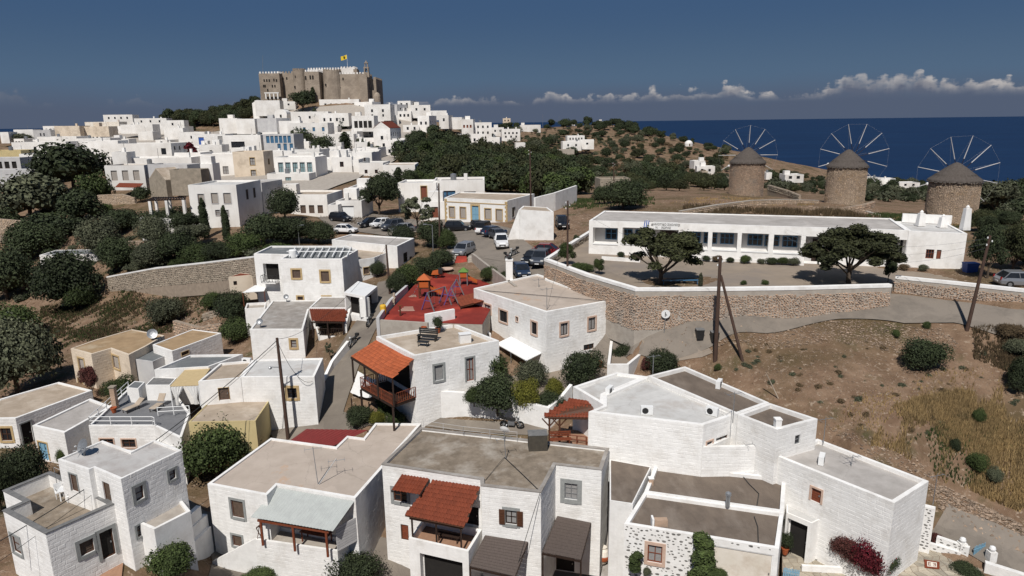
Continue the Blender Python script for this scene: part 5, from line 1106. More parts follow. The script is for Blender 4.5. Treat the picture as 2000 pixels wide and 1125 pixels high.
# ================================================================ vegetation
CR = {}
def crown(kind, mname, seed=0, hi=True):
    key = (kind, mname, seed, hi)
    if key in CR: return CR[key]
    rnd = np.random.RandomState(seed*7+len(kind)); nL = {True: 11000, False: 3400, None: 480}[hi]; blobs = []
    if kind == 'bush':
        for _ in range(11): a = rnd.rand()*6.28; r = .30*math.sqrt(rnd.rand()); blobs.append((r*math.cos(a), r*math.sin(a), .22+.38*rnd.rand()*(1-r), .20+.14*rnd.rand()))
        blobs.append((0,0,.36,.36)); sz = .030
    elif kind == 'tree':
        for _ in range(13): a = rnd.rand()*6.28; r = .33*math.sqrt(rnd.rand()); z = .36+.42*rnd.rand(); blobs.append((r*math.cos(a), r*math.sin(a), z, .13+.12*rnd.rand()))
        blobs.append((0,0,.58,.27)); sz = .030
    elif kind == 'umbrella':
        for _ in range(80):
            a = rnd.rand()*6.28; r = .43*math.sqrt(rnd.rand()); top = .42+.50*math.sqrt(max(0, 1-(r/.46)**2)); z = max(.30, top-.5*rnd.rand()*(1.1-r*1.5)); blobs.append((r*math.cos(a), r*math.sin(a), z-.06, .06+.045*rnd.rand()))
        sz = .019; nL = int(nL*2)
    elif kind == 'ragged':
        for _ in range(52):
            a = rnd.rand()*6.28; r = .43*math.sqrt(rnd.rand()); lob = .12*math.sin(a*3+seed); z = max(.33, .34+.52*math.sqrt(max(0, 1-(r/.47)**2))+lob*r-.36*rnd.rand()); blobs.append((r*math.cos(a), r*math.sin(a), z, .05+.07*rnd.rand()))
        sz = .020; nL = int(nL*1.6)
    elif kind == 'cypress':
        for k in range(13): z = .07+.86*k/12; blobs.append((.015*rnd.randn(), .015*rnd.randn(), z, .13*math.sin(min(1, (1-z)*1.9+.12)*1.5)))
        sz = .020
    elif kind == 'sparse':
        for _ in range(26): a = rnd.rand()*6.28; r = .40*math.sqrt(rnd.rand()); blobs.append((r*math.cos(a), r*math.sin(a), .35+.6*rnd.rand(), .05+.06*rnd.rand()))
        sz = .028; nL = int(nL*.55)
    elif kind == 'vine':
        for k in range(14): z = .05+.9*k/13; blobs.append((.05*rnd.randn(), .03*rnd.randn(), z, .10+.07*rnd.rand()))
        sz = .030
    if hi is False: sz *= 1.35
    if hi is None: sz *= 2.6
    if hi and kind in ('bush','tree'): sz *= .78
    B = np.array(blobs); wgt = B[:,3]**2; wgt /= wgt.sum(); idx = rnd.choice(len(B), nL, p=wgt)
    v = rnd.randn(nL, 3); v /= np.linalg.norm(v, axis=1)[:,None]; v[:,2] = np.where(v[:,2] < -.35, -v[:,2], v[:,2])
    rr = B[idx,3]*(.76+.30*rnd.rand(nL)**1.3)*(1+(rnd.rand(nL) > .90)*rnd.rand(nL)*.35)
    c = B[idx,:3]+v*rr[:,None]
    keep = c[:,2] > .01; c = c[keep]; v = v[keep]; n = len(c)
    nrm = v+rnd.randn(n,3)*.55; nrm /= np.linalg.norm(nrm, axis=1)[:,None]
    t = np.cross(nrm, rnd.randn(n,3)); t /= np.linalg.norm(t, axis=1)[:,None]; b = np.cross(nrm, t)
    s1 = sz*(.6+.9*rnd.rand(n)); s2 = s1*(.55+.4*rnd.rand(n))
    P = np.stack([c-t*s1[:,None]*.5-b*s2[:,None]*.5, c+t*s1[:,None]*.6-b*s2[:,None]*.2, c+t*s1[:,None]*.15+b*s2[:,None]*.7, c-t*s1[:,None]*.6+b*s2[:,None]*.25], 1)
    qx = np.percentile(np.hypot(c[:,0], c[:,1]), 98 if kind != 'vine' else 96); qz = np.percentile(c[:,2], 99.3); fx, fz = .49/qx, .98/qz
    zb = .0 if kind in ('bush','vine','cypress') else c[:,2].min()*0
    P = P*(fx, fx, fz); blobs = [(b_[0]*fx, b_[1]*fx, b_[2]*fz, b_[3]*min(fx, fz)) for b_ in blobs]
    vs = P.reshape(-1, 3); fs = np.arange(4*n).reshape(-1, 4)
    vl = vs.tolist(); fl = fs.tolist()
    for bx, by, bz, br in blobs:  # unseen solid cores added inside the leaves to stop light leaking through
        q = br*(.8 if kind == 'umbrella' else .58); b0 = len(vl); ico = [(0,0,1),(.89,0,.45),(.28,.85,.45),(-.72,.53,.45),(-.72,-.53,.45),(.28,-.85,.45),(.72,.53,-.45),(-.28,.85,-.45),(-.89,0,-.45),(-.28,-.85,-.45),(.72,-.53,-.45),(0,0,-1)]
        for x, y, z in ico: vl.append([bx+x*q, by+y*q, max(.005, bz+z*q)])
        for f in ((0,1,2),(0,2,3),(0,3,4),(0,4,5),(0,5,1),(1,6,2),(2,7,3),(3,8,4),(4,9,5),(5,10,1),(6,7,2),(7,8,3),(8,9,4),(9,10,5),(10,6,1),(6,11,7),(7,11,8),(8,11,9),(9,11,10),(10,11,6)): fl.append([b0+i for i in f])
    me = bpy.data.meshes.new('crown'); me.from_pydata(vl, [], fl); me.materials.append(MATS[mname]); CR[key] = me
    return me
TK = {}
def trunk(kind, seed=0):
    key = (kind, seed)
    if key in TK: return TK[key]
    rnd = random.Random(seed); mb = MB()
    if kind in ('umbrella', 'ragged'):
        top = Vector((.0,.0,.32)); mb.tube((0,0,-.05), (.01,.01,.12), .030, .024, 8); mb.tube((.01,.01,.12), top, .024, .02, 8)
        for k in range(9):
            a = k*.7+rnd.random(); r = .20+.18*rnd.random(); s = Vector((.01,.01,.14+.16*rnd.random())); e = Vector((math.cos(a)*r, math.sin(a)*r, .62+.1*rnd.random())); m = s.lerp(e, .5)+Vector((0,0,-.04)); mb.tube(s, m, .014, .010, 6); mb.tube(m, e, .010, .005, 6)
            e2 = e+Vector((math.cos(a+.5)*.1, math.sin(a+.5)*.1, .05)); mb.tube(m, e2, .007, .003, 5)
    elif kind == 'sparse':
        mb.tube((0,0,-.05), (0,0,.4), .022, .014, 7)
        for k in range(14):
            a = rnd.random()*6.28; s = Vector((0,0,.15+.25*rnd.random())); r = .15+.25*rnd.random(); e = Vector((math.cos(a)*r, math.sin(a)*r, .5+.45*rnd.random())); mb.tube(s, e, .009, .003, 5)
    else:
        mb.tube((0,0,-.05), (.01,0,.3), .03, .022, 7)
        for k in range(5):
            a = k*1.3; mb.tube((.01,0,.2), (math.cos(a)*.2, math.sin(a)*.2, .5), .014, .006, 5)
    me = bpy.data.meshes.new('trunk'); me.from_pydata(mb.v, [], mb.f); me.materials.append(MATS['bark']); TK[key] = me
    return me
def plant(p, h, w, kind='tree', m='leafdark', label='', name='tree', cat='tree', group=None, hi=True, seed=None, rz=None, sink=.0):
    global PSEED; PSEED += 1; rnd = random.Random(PSEED); seed = PSEED % (3 if hi else 4) if seed is None else seed
    t = thing(name, label, cat, (p[0], p[1], p[2]-sink), rnd.random()*6.28 if rz is None else rz, group); t.scale = (w, w*rnd.uniform(.9,1.1), h)
    for nm, me in (('trunk', trunk(kind, seed)), ('crown', crown(kind, m, seed, hi))):
        o = bpy.data.objects.new(nm, me); COL.objects.link(o); o.parent = t
    return t
PSEED = 0
def T(px, py, wpx, hpx, kind='bush', m='leafdark', label='', name=None, cat=None, group=None, hi=None, z=None, Y=None):
    p = G(px, py) if z is None and Y is None else (PZ(px, py, z) if Y is None else PY(px, py, Y))
    k = p.dot(FW)/FPX; wide = 1.0
    name = name or ('shrub' if kind in ('bush', 'vine') else 'cypress' if kind == 'cypress' else 'pine_tree' if kind in ('umbrella','ragged') else 'tree'); cat = cat or {'shrub':'shrub','cypress':'cypress','pine_tree':'pine tree','tree':'tree'}.get(name, name)
    return plant(p, hpx*k*1.04, wpx*k/wide, kind, m, label, name, cat, group, (p.y < 140) if hi is None else hi, sink=.1 if kind in ('bush','vine') else 0)
for a in [
 (60,428,145,85,'bush','leafolive','huge grey green tree mass at the left edge, below the grey wall'), (145,372,140,88,'bush','leafdark','large dark leafy tree left of the white cottage with three windows'),
 (92,372,60,50,'bush','leafdark','dark tree between the grey wall and the large leafy tree'), (190,400,70,60,'bush','leafmid','bright green shrub beside the pale stone bank'), (165,432,90,60,'bush','leafdark','dark shrub on the slope below the large leafy tree'),
 (110,468,120,50,'bush','leafdark','wide dark shrub above the dry stone remnant'), (62,505,130,68,'bush','leafdark','broad dark tree above the half hidden grey roof'), (8,470,70,60,'bush','leafdark','dark shrub at the left edge under the ruined terrace'),
 (15,585,130,100,'bush','leafdark','dense dark tree cut by the left edge above the olive tree'), (143,602,135,108,'bush','leafdark','round dark tree standing at the top of the brown slope'), (160,605,60,50,'bush','leafmid','bright low branch of the round dark tree on the slope'),
 (22,668,125,72,'bush','leafmid','fresh green bush above the big olive tree'), (35,772,160,150,'bush','leafolive','big silvery olive tree at the left edge'), (-20,740,120,120,'bush','leafdark','dark tree behind the big olive tree'),
 (200,505,100,80,'bush','leafolive','grey green tree in front of the hidden hut roof'), (228,530,80,65,'bush','leafdark','dark tree touching the left end of the long coped wall'), (238,455,90,45,'bush','leafdark','dark shrub under the barn bank'),
 (275,395,40,30,'bush','leafdark','dark shrub growing against the stone barn'), (305,522,76,52,'bush','leafolive','rounded grey green bush leaning over the long coped wall'), (352,508,80,55,'bush','leafdark','dark bush in the middle of the long coped wall garden'),
 (330,452,110,45,'bush','leafdark','dark hedge below the pergola terrace'), (300,480,70,55,'bush','leafolive','pale bush with dead branches above the earth wall'), (368,462,60,45,'tree','leafdark','dark tree at the left corner of the tall white house'),
 (375,490,70,50,'tree','leafolive','olive tree before the tall white house'), (395,517,90,40,'bush','leafmid','green shrub row on the long coped wall'), (435,512,70,42,'bush','leafdark','dark shrub below the second cypress'),
 (480,500,70,45,'bush','leafmid','green shrub right of the second cypress'), (515,480,110,60,'bush','leafdark','broad dark tree beside the tall white house'), (558,432,78,62,'bush','leafdark','tall dome shaped dark tree before the vine covered house'),
 (575,475,80,50,'bush','leafdark','dark shrub near the lamp post above the three storey house'), (622,475,70,42,'bush','leafdark','dark shrub left of the parked white car'), (540,505,90,30,'bush','leafmid','low green shrubs behind the three storey roof'),
 (325,633,74,52,'bush','leafolive','lone round bush on the brown slope above the cream house'), (420,555,25,32,'bush','leafmid','small shrub under the long coped wall'), (458,632,85,62,'bush','leafdark','dark green shrub left of the weathered roof house'),
 (460,668,70,45,'bush','leafmid','bright green creeper beside the weathered roof house'), (420,600,50,30,'bush','leafmid','green shrub between the two stone terrace walls'), (182,778,42,62,'tree','leafred','purple leaved tree beside the cream house'),
 (238,782,66,48,'bush','leafmid','green shrub between the cream house and the roof deck'), (262,745,50,45,'tree','leafdark','dark small tree under the dark lean-to roof'), (42,965,110,95,'bush','leafdark','dark tree behind the slate terrace'), (5,1000,60,110,'bush','leafdark','dark tree at the left edge by the blue door cottage'), (125,905,30,34,'bush','leafmid','potted shrub by the blue door cottage'),
 (425,932,142,108,'bush','leafmid','large leafy tree before the yellow walled house'), (488,900,60,60,'bush','leafdark','dark tree right of the large leafy tree'), (343,1135,95,80,'tree','leafmid','small citrus tree at the bottom left by the wooden gate'),
 (505,1140,72,32,'bush','leafmid','top of a leafy shrub at the bottom edge'), (693,1148,112,74,'bush','leafdark','round dark tree at the bottom edge between the two big houses'),
 (741,420,84,78,'tree','leafdark','tall leafy tree beside the parked cars'), (710,400,30,30,'bush','leafdark','dark shrub behind the tall leafy tree by the cars'), (816,452,66,64,'sparse','leafolive','open branched olive tree by the utility pole'), (838,398,40,30,'sparse','leafolive','flowering thin tree by the brown door'),
 (790,482,60,42,'bush','leafdark','dark shrub behind the pale roofed house'), (845,482,70,52,'bush','leafdark','dark bush mass left of the silver car'), (872,488,40,40,'bush','leafmid','lighter bush left of the silver car'),
 (862,520,60,34,'bush','leafdark','upper end of the playground hedge'), (836,540,60,40,'bush','leafdark','middle of the playground hedge'), (800,562,66,46,'bush','leafmid','lower green part of the playground hedge'), (775,575,40,44,'bush','leafdark','dark end of the playground hedge by the lane'), (737,540,40,30,'bush','leafdark','dark shrub against the small windowed white house'),
 (958,548,42,28,'bush','leafmid','green bush at the road bend beside the playground'), (988,548,30,20,'bush','leafdark','dark bush behind the white chimney'),
 (1145,515,0,0,'','','')]:
    if a[2]: T(*a)
for a in [(958,745,76,62,'bush','leafmid','clipped green shrub beside the grey framed door'), (972,806,96,76,'bush','leafdark','large dark shrub spilling over the garden wall'), (926,790,46,36,'bush','leafmid','small shrub at the left end of the garden shrubs'), (1028,804,56,68,'bush','leafyellow','yellow green shrub hanging over the garden wall'),
 (1080,778,42,42,'bush','leafyellow','rounded yellow green shrub at the right of the garden'), (1078,812,54,52,'bush','leafdark','dark shrub hanging over the right end of the garden wall'), (1140,752,100,68,'bush','leafdark','biggest dark shrub, against the tall block house corner'), (1036,750,74,48,'bush','leafolive','grey leaved shrub under the white sheet awning'),
 (1216,722,52,52,'bush','leafdark','dark bush inside the curved boundary wall'), (1203,718,30,40,'bush','leafmid','green creeper on the curved boundary wall')]:
    if a[1] >= 786: T(*a, Y=PZ(a[0], 781, -22.6).y-.15)
    else: T(*a, z=-22.8)
for a in [(700,830,64,38,'bush','leafdark','dark flowering shrub at the lane corner under the sail'), (738,830,32,30,'bush','leafyellow','yellow shrub under the wooden balcony'), (772,830,46,28,'bush','leafmid','green shrub right below the wooden balcony'), (752,806,34,46,'vine','leafmid','climbing plant on the balcony posts'),
 (645,704,18,34,'sparse','leafolive','thin flowering shrub beside the lane wall'), (1295,728,84,44,'bush','leafdark','dark spreading bush behind the brown roofed house'), (1262,722,30,26,'bush','leafred','purple bush at the corner of the earth patch'), (1401,724,14,16,'bush','leafmid','tiny bush behind the brown roof'),
 (1803,722,86,62,'bush','leafdark','round dark bush alone in the dry field'), (1990,768,66,72,'bush','leafdark','dark bush at the right edge of the dry field'), (1750,658,18,16,'bush','leafmid','tiny green shrub above the rubble bank'), (1810,640,18,14,'bush','leafmid','tiny green shrub by the road edge'),
 (1970,655,60,22,'bush','scrubbrown','brown scrub by the road at the right'), (1990,690,60,30,'bush','leafolive','grey scrub at the right edge'), (1910,825,30,30,'bush','leafmid','green thistle in the dry grass'), (1865,880,24,26,'bush','leafdark','dark weed in the dry grass'), (1905,920,40,40,'bush','leafmid','leafy weed clump in the dry grass'), (1940,940,40,30,'bush','leafolive','grey weed clump in the dry grass')]: T(*a)
yz = -15.75
T(1290,556,176,104,'ragged','leafpine','ragged windswept pine tree in the school yard by the blue bench', z=yz)
T(1658,554,182,110,'umbrella','leafpine','broad round topped pine tree in the school yard, right of centre', z=yz)
for a in [(1170,536,24,30,'tree','leafmid','small green tree in the left part of the school yard'), (1109,518,38,44,'tree','leafmid','leafy tree inside the left corner of the school yard'), (1138,530,50,18,'bush','leafmid','low bushes along the left school yard wall'), (1368,559,9,26,'cypress','leafolive','tiny slim cypress in the school yard beside the pine'),
  (1125,478,16,20,'bush','leafdark','shrub at the rear of the school yard side wall'), (1452,556,14,10,'bush','leafmid','first little plant along the yard wall'), (1494,556,16,11,'bush','leafmid','second little plant along the yard wall'), (1734,551,28,46,'tree','leafdark','small dark tree next to the school gate')]: T(*a, z=yz)
rf = random.Random(9)
for i, (x, w, m) in enumerate(((1380,20,'leafdark'),(1400,22,'scrubbrown'),(1425,18,'leafdark'),(1455,28,'leafmid'),(1487,18,'leafolive'),(1508,24,'leafdark'),(1527,26,'leafmid'),(1549,26,'leafolive'),(1765,22,'scrubbrown'),(1802,24,'leafolive'),(1213,20,'leafdark'))):
    T(x, 509+(x-1380)*.045, w, w*.55, 'bush', m, 'low flower bed shrub in front of the long school wall', group='shrubs in the school flower bed', z=yz+.1)
for a in [(1928,546,70,104,'tree','leafdark','tall dark pine at the right end of the school',None), (1975,540,80,104,'tree','leafpine','dark pine at the right edge behind the leaning pole',None), (1940,500,60,60,'bush','leafdark','dark bush behind the right hand pines',None)]: T(*a[:7], name='pine_tree', z=-15.6)
for a in [(1216,408,96,56,'bush','leafdark','wide dark green bush at the start of the windmill hill'), (1180,398,50,34,'bush','leafdark','dark bush left of the wide hill bush'), (1240,372,60,16,'bush','leafdark','low dark scrub behind the wide hill bush')]: T(*a)
T(402,466,19,76,'cypress','leafdark','slim cypress in front of the tall white house'); T(444,472,17,68,'cypress','leafdark','second slim cypress, near the right corner of the tall white house')
for a in [(160,246,64,22,'bush','leafdark','dome shaped dark tree on the left skyline'), (668,252,20,26,'cypress','leafdark','dark cone tree by the white arcade'), (590,238,24,20,'bush','leafdark','dark round tree below the castle'), (616,240,12,28,'cypress','leafdark','slim cypress below the castle'), (538,218,38,17,'bush','leafdark','dark tree behind the domed chapel'),
 (592,218,52,38,'tree','leafdark','large dark tree against the castle wall'), (612,200,12,28,'cypress','leafdark','cypress against the castle wall'), (600,285,60,34,'bush','leafdark','dark tree beside the blue windowed mansion'), (632,305,56,38,'bush','leafdark','dark tree in the middle of the town'), (675,296,26,36,'cypress','leafdark','thick cone shaped cypress in the town'),
 (700,296,12,24,'cypress','leafdark','first slim cypress by the gabled house'), (711,298,12,26,'cypress','leafdark','second slim cypress by the gabled house'), (722,300,10,22,'cypress','leafdark','third slim cypress by the gabled house'), (738,306,36,20,'bush','leafdark','dark low tree before the gabled house'), (778,358,20,30,'cypress','leafdark','dark cone tree beside the flat white house'),
 (255,315,40,18,'bush','leafmid','green bush on the terrace behind the three window cottage'), (320,308,40,12,'bush','leafmid','hedge on the white terrace in the town'), (40,282,50,20,'bush','leafolive','grey bush between the left town houses'), (377,238,0,0,'','',''), (377,256,12,16,'cypress','leafdark','tiny cypress between the left town roofs'),
 (740,194,50,16,'bush','leafdark','dark trees on the slope right of the castle'), (762,198,34,10,'bush','leafdark','low dark trees running down from the castle'), (905,258,20,16,'bush','leafdark','dark tree among the ridge houses'), (962,282,22,20,'bush','leafdark','dark tree near the last ridge houses'), (665,330,60,14,'bush','leafmid','green hedge behind the blue windowed house')]:
    if a[2]: T(*a)
T(378,322,22,42,'vine','flowerred','tall bougainvillea in red bloom among the town houses', name='bougainvillea', cat='bougainvillea')
T(1693,1120,80,84,'bush','flowerred','dark red bougainvillea on the terrace before the long white house', name='bougainvillea', cat='bougainvillea', z=-27.9); T(1650,1098,62,62,'bush','leafred','brown leaved part of the bougainvillea by the cobbled wall', name='bougainvillea', cat='bougainvillea', z=-27.6)
T(1728,1118,58,40,'bush','leafdark','green shrub under the red bougainvillea', z=-27.5); T(1697,1120,26,34,'bush','leafred','small purple shrub in front of the cobbled parapet', z=-27.6)
T(1368,1134,50,98,'vine','leafmid','green climber on the cobbled house wall', Y=35.4, name='climbing_plant', cat='climbing plant'); T(1240,1112,24,42,'vine','leafmid','thin climber left of the cobbled house window', Y=36.4, name='climbing_plant', cat='climbing plant')
T(1402,1128,50,20,'bush','leafmid','low shrub under the wide cream panel', Y=34.9); T(1263,1120,22,14,'bush','leafolive','small plant below the cobbled house window', Y=36.1)
T(1801,1046,22,42,'vine','leafmid','potted oleander beside the cobbled pier', z=-27.5); T(1826,1060,24,22,'bush','leafred','small reddish shrub by the cobbled wall', z=-27.6); T(1890,1125,60,26,'bush','leafdark','dark shrub at the bottom right below the mosaic patio')
def inpoly(p, poly):
    c = False; n = len(poly)
    for i in range(n):
        a, b = poly[i], poly[i-1]
        if (a[1] > p[1]) != (b[1] > p[1]) and p[0] < (b[0]-a[0])*(p[1]-a[1])/(b[1]-a[1])+a[0]: c = not c
    return c
def mass(poly, n, hr, wr, mats, name, label, seed):
    """a far wood too dense to count: one object of joined crowns"""
    rnd = random.Random(seed); xs = [p[0] for p in poly]; ys = [p[1] for p in poly]; V = []; k = 0
    for m in mats:
        A = []
        for _ in range(n//len(mats)):
            for _t in range(40):
                x, y = rnd.uniform(min(xs), max(xs)), rnd.uniform(min(ys), max(ys))
                if inpoly((x, y), poly): break
            p = G(x, y); w = rnd.uniform(*wr); h = w*rnd.uniform(*hr); me = crown('bush', m, rnd.randint(0, 3), None); c = np.empty(len(me.vertices)*3, np.float32); me.vertices.foreach_get('co', c); c = c.reshape(-1, 3)*(w, w, h); a = rnd.random()*6.28; ca, sa = math.cos(a), math.sin(a)
            A.append((np.stack([c[:,0]*ca-c[:,1]*sa+p.x, c[:,0]*sa+c[:,1]*ca+p.y, c[:,2]+p.z-.3], 1), me))
        vs = np.concatenate([a[0] for a in A]); fs = []; o = 0
        for c, me in A: fs += [tuple(i+o for i in f.vertices) for f in me.polygons]; o += len(c)
        me = bpy.data.meshes.new(name); me.from_pydata(vs.tolist(), [], fs); me.materials.append(MATS[m]); ob = bpy.data.objects.new(name, me); COL.objects.link(ob); tag(ob, label, kind='stuff')
def wood(poly, n, hr, wr, kinds, mats, label, group, seed, name='tree', cat='tree', mind=.5, Ymax=900):
    rnd = random.Random(seed); xs = [p[0] for p in poly]; ys = [p[1] for p in poly]; got = []; tries = 0
    while len(got) < n and tries < n*25:
        tries += 1; x, y = rnd.uniform(min(xs), max(xs)), rnd.uniform(min(ys), max(ys))
        if not inpoly((x, y), poly): continue
        p = G(x, y)
        if p.y > Ymax: continue
        w = rnd.uniform(*wr)
        if any((p-q).length < (w+r)*.5*mind for q, r in got): continue
        got.append((p, w))
    got.sort(key=lambda g: -g[0].y)
    for p, w in got: plant(p, w*rnd.uniform(*hr), w, rnd.choice(kinds), rnd.choice(mats), label, name, cat, group, p.y < 120, sink=.3)
wood([(325,242),(325,226),(400,212),(440,206),(500,212),(503,226),(470,240),(400,250)], 60, (.7,1.0), (6,9.5), ['bush','tree'], ['leafdark','leafpine'], 'dark pine in the wood left of the castle', 'pines left of the castle', 1, 'pine_tree', 'pine tree', .35)
wood([(440,205),(460,200),(500,202),(503,215),(440,215)], 8, (.8,1.2), (5,7), ['tree'], ['leafdark'], 'taller pine on the crest left of the castle', 'tall pines left of the castle', 2, 'pine_tree', 'pine tree', .4)
wood([(808,300),(815,275),(845,262),(900,280),(960,300),(1010,310),(1090,305),(1150,345),(1150,385),(1080,395),(1040,385),(960,375),(880,372),(830,360),(800,330),(760,318),(775,305)], 105, (.75,1.1), (5,8.5), ['bush','tree'], ['leafdark','leafpine','leafmid','leafdark'], 'dark evergreen tree in the wooded valley below the ridge houses', 'trees of the wooded valley', 3, mind=.5)
wood([(760,392),(790,365),(840,362),(860,350),(840,345),(790,358),(748,372)], 10, (.7,1.0), (3,5), ['bush'], ['leafdark','leafmid'], 'dark bush between the flat white houses at the valley edge', 'bushes at the valley edge', 4)
wood([(985,262),(1060,250),(1170,248),(1250,262),(1310,285),(1420,310),(1420,340),(1340,350),(1290,370),(1160,350),(1060,320),(985,290)], 95, (.5,.8), (4.5,9.5), ['bush'], ['leafdark','leafolive','leafdark','leafpine'], 'dark round bush on the reddish hillside beyond the valley', 'bushes on the far hillside', 5, 'shrub', 'shrub', .5)
wood([(975,248),(1060,244),(1180,243),(1240,250),(1290,266),(1300,275),(1180,255),(1060,254),(985,258)], 40, (.5,.9), (6,12), ['bush','tree'], ['leafdark'], 'dark tree on the crest of the far hillside', 'trees on the far crest', 6, mind=.4)
wood([(1236,247),(1330,266),(1425,296),(1425,306),(1330,278),(1236,257)], 26, (.5,.8), (4,8), ['bush'], ['leafdark','leafolive'], 'dark bush on the descending skyline of the far hillside', 'bushes on the far skyline', 16, 'shrub', 'shrub', .4)
wood([(1170,352),(1300,352),(1420,352),(1420,372),(1290,374),(1240,372)], 40, (.6,.9), (4,7), ['bush'], ['leafdark','leafpine'], 'dark shrub in the dip behind the windmill hill', 'shrubs behind the windmill hill', 7, 'shrub', 'shrub', .5)
wood([(1488,340),(1560,345),(1700,362),(1800,364),(2010,368),(2010,430),(1890,428),(1880,395),(1700,395),(1600,380),(1490,370)], 60, (.6,.95), (5,9), ['bush','tree'], ['leafdark','leafpine','leafolive','leafdark'], 'dark tree on the slope between the windmills and the sea', 'trees behind the windmills', 8, mind=.45)
wood([(1900,440),(2010,445),(2010,520),(1960,480),(1900,470)], 14, (.7,1.0), (2.5,4), ['bush','tree'], ['leafdark','leafpine'], 'dark tree at the right edge beyond the school', 'trees beyond the school', 10, mind=.5)
wood([(120,400),(240,420),(300,440),(420,480),(520,500),(480,510),(300,530),(200,545),(60,600),(0,600),(0,440)], 40, (.55,.8), (2.0,3.8), ['bush'], ['leafdark','leafolive','leafmid','leafdark'], 'low dark shrub on the overgrown left slope', 'shrubs of the overgrown left slope', 11, 'shrub', 'shrub', .55)
wood([(0,330),(110,360),(130,430),(0,440)], 16, (.7,.9), (5,7), ['bush'], ['leafdark','leafolive'], 'dark tree in the grove below the left town houses', 'grove below the left town houses', 12, mind=.5)
mass([(808,300),(815,275),(845,262),(900,280),(960,300),(1010,310),(1090,305),(1150,345),(1150,385),(1080,395),(1040,385),(960,375),(880,372),(830,360),(800,330),(760,318),(775,305)], 240, (.7,1.0), (4.5,8), ['leafdark','leafpine'], 'valley_wood', 'dense dark wood filling the valley below the ridge', 31)
mass([(985,255),(1060,247),(1180,246),(1260,262),(1310,280),(1420,312),(1420,345),(1340,352),(1290,372),(1160,350),(1060,320),(985,290)], 480, (.45,.75), (1.6,5), ['leafdark','leafolive','scrubbrown'], 'hillside_scrub', 'low scrub dotted over the reddish far hillside', 32)
mass([(1488,338),(1560,345),(1700,361),(1800,364),(2010,368),(2010,430),(1890,428),(1880,395),(1700,395),(1600,380),(1490,370)], 200, (.5,.8), (3,7), ['leafdark','leafolive'], 'seaward_scrub', 'dark scrub covering the slope towards the sea', 33)
mass([(120,400),(240,420),(300,440),(420,480),(520,500),(480,510),(300,530),(200,545),(60,600),(0,600),(0,440)], 80, (.4,.7), (1.5,3.5), ['leafdark','leafolive'], 'slope_scrub', 'low scrub between the bushes of the left slope', 34)
mass([(1330,705),(1500,670),(1750,660),(1990,700),(1990,780),(1850,860),(1650,830),(1500,750)], 150, (.4,.8), (.25,.8), ['scrubbrown','leafolive'], 'field_weeds', 'small dry weeds scattered over the bare field', 35)
def tufts(name, regions, m, seed, label=None):
    rnd = random.Random(seed); mb = MB()
    for poly, n, hh, ww in regions:
        xs = [p[0] for p in poly]; ys = [p[1] for p in poly]; k = 0; tr = 0; pts = []
        corners = [G(*q) for q in poly]; X0, X1 = min(c.x for c in corners), max(c.x for c in corners); Y0, Y1 = min(c.y for c in corners), max(c.y for c in corners); wp_ = [(c.x, c.y) for c in corners]
        while len(pts) < n and tr < n*8:
            tr += 1; x, y = rnd.uniform(X0, X1), rnd.uniform(Y0, Y1)
            if inpoly((x, y), wp_) and (math.sin(x*.7+seed)+math.sin(y*.9+x*.3)+.7*math.sin(x*2.1-y*1.7)+rnd.uniform(-1.5,1.5)) > .2: pts.append((x, y))
        if not pts: continue
        hs = HT(np.array([p[0] for p in pts]), np.array([p[1] for p in pts]))
        for (x, y), z in zip(pts, hs):
            for b in range(4):
                a = rnd.random()*6.28; h = hh*rnd.uniform(.5,1.2); w = ww*rnd.uniform(.5,1.1); lx, ly = rnd.uniform(-.4,.4)*h, rnd.uniform(-.4,.4)*h; ox, oy = rnd.uniform(-.3,.3)*ww*3, rnd.uniform(-.3,.3)*ww*3
                mb.face([(x+ox-math.cos(a)*w, y+oy-math.sin(a)*w, z-.05), (x+ox+math.cos(a)*w, y+oy+math.sin(a)*w, z-.05), (x+ox+lx, y+oy+ly, z+h)])
    o = mb.build(name, m); tag(o, kind='stuff');
    if label: o['label'] = label
    return o
tufts('dry_grass', [([(1700,870),(1750,790),(1850,765),(2020,745),(2060,960),(1990,1000),(1900,960),(1820,930)], 9000, .42, .035), ([(1620,840),(1680,770),(1850,720),(2050,700),(2060,990),(1900,960),(1780,910)], 1500, .2, .03), ([(1330,392),(1420,384),(1600,398),(1560,404),(1300,398)], 900, .25, .05), ([(1740,425),(1880,440),(1800,445)], 600, .3, .05)], 'straw', 3, 'tall straw coloured grass growing in the dry field')
tufts('brown_weeds', [([(80,600),(330,560),(480,540),(430,610),(330,650),(140,670),(60,720)], 6000, .35, .06), ([(1900,640),(2050,650),(2050,760),(1900,700)], 2000, .35, .05), ([(1330,402),(1500,412),(1640,415),(1720,430),(1500,440),(1340,420)], 2500, .8, .09), ([(610,420),(700,412),(790,425),(800,440),(700,440)], 800, .4, .06)], 'scrubbrown', 4, 'brown weeds covering the slopes')
tufts('green_weeds', [([(80,600),(330,560),(480,540),(430,610),(330,650),(140,670),(60,720)], 4000, .3, .08), ([(1760,860),(1900,800),(2020,850),(2020,960),(1880,950)], 1300, .3, .035), ([(1040,398),(1200,384),(1280,385),(1280,400),(1100,412)], 1500, .5, .09), ([(1640,425),(1800,420),(1880,445),(1800,450)], 1500, .4, .07)], 'leafmid', 5, 'green weeds covering the slopes')
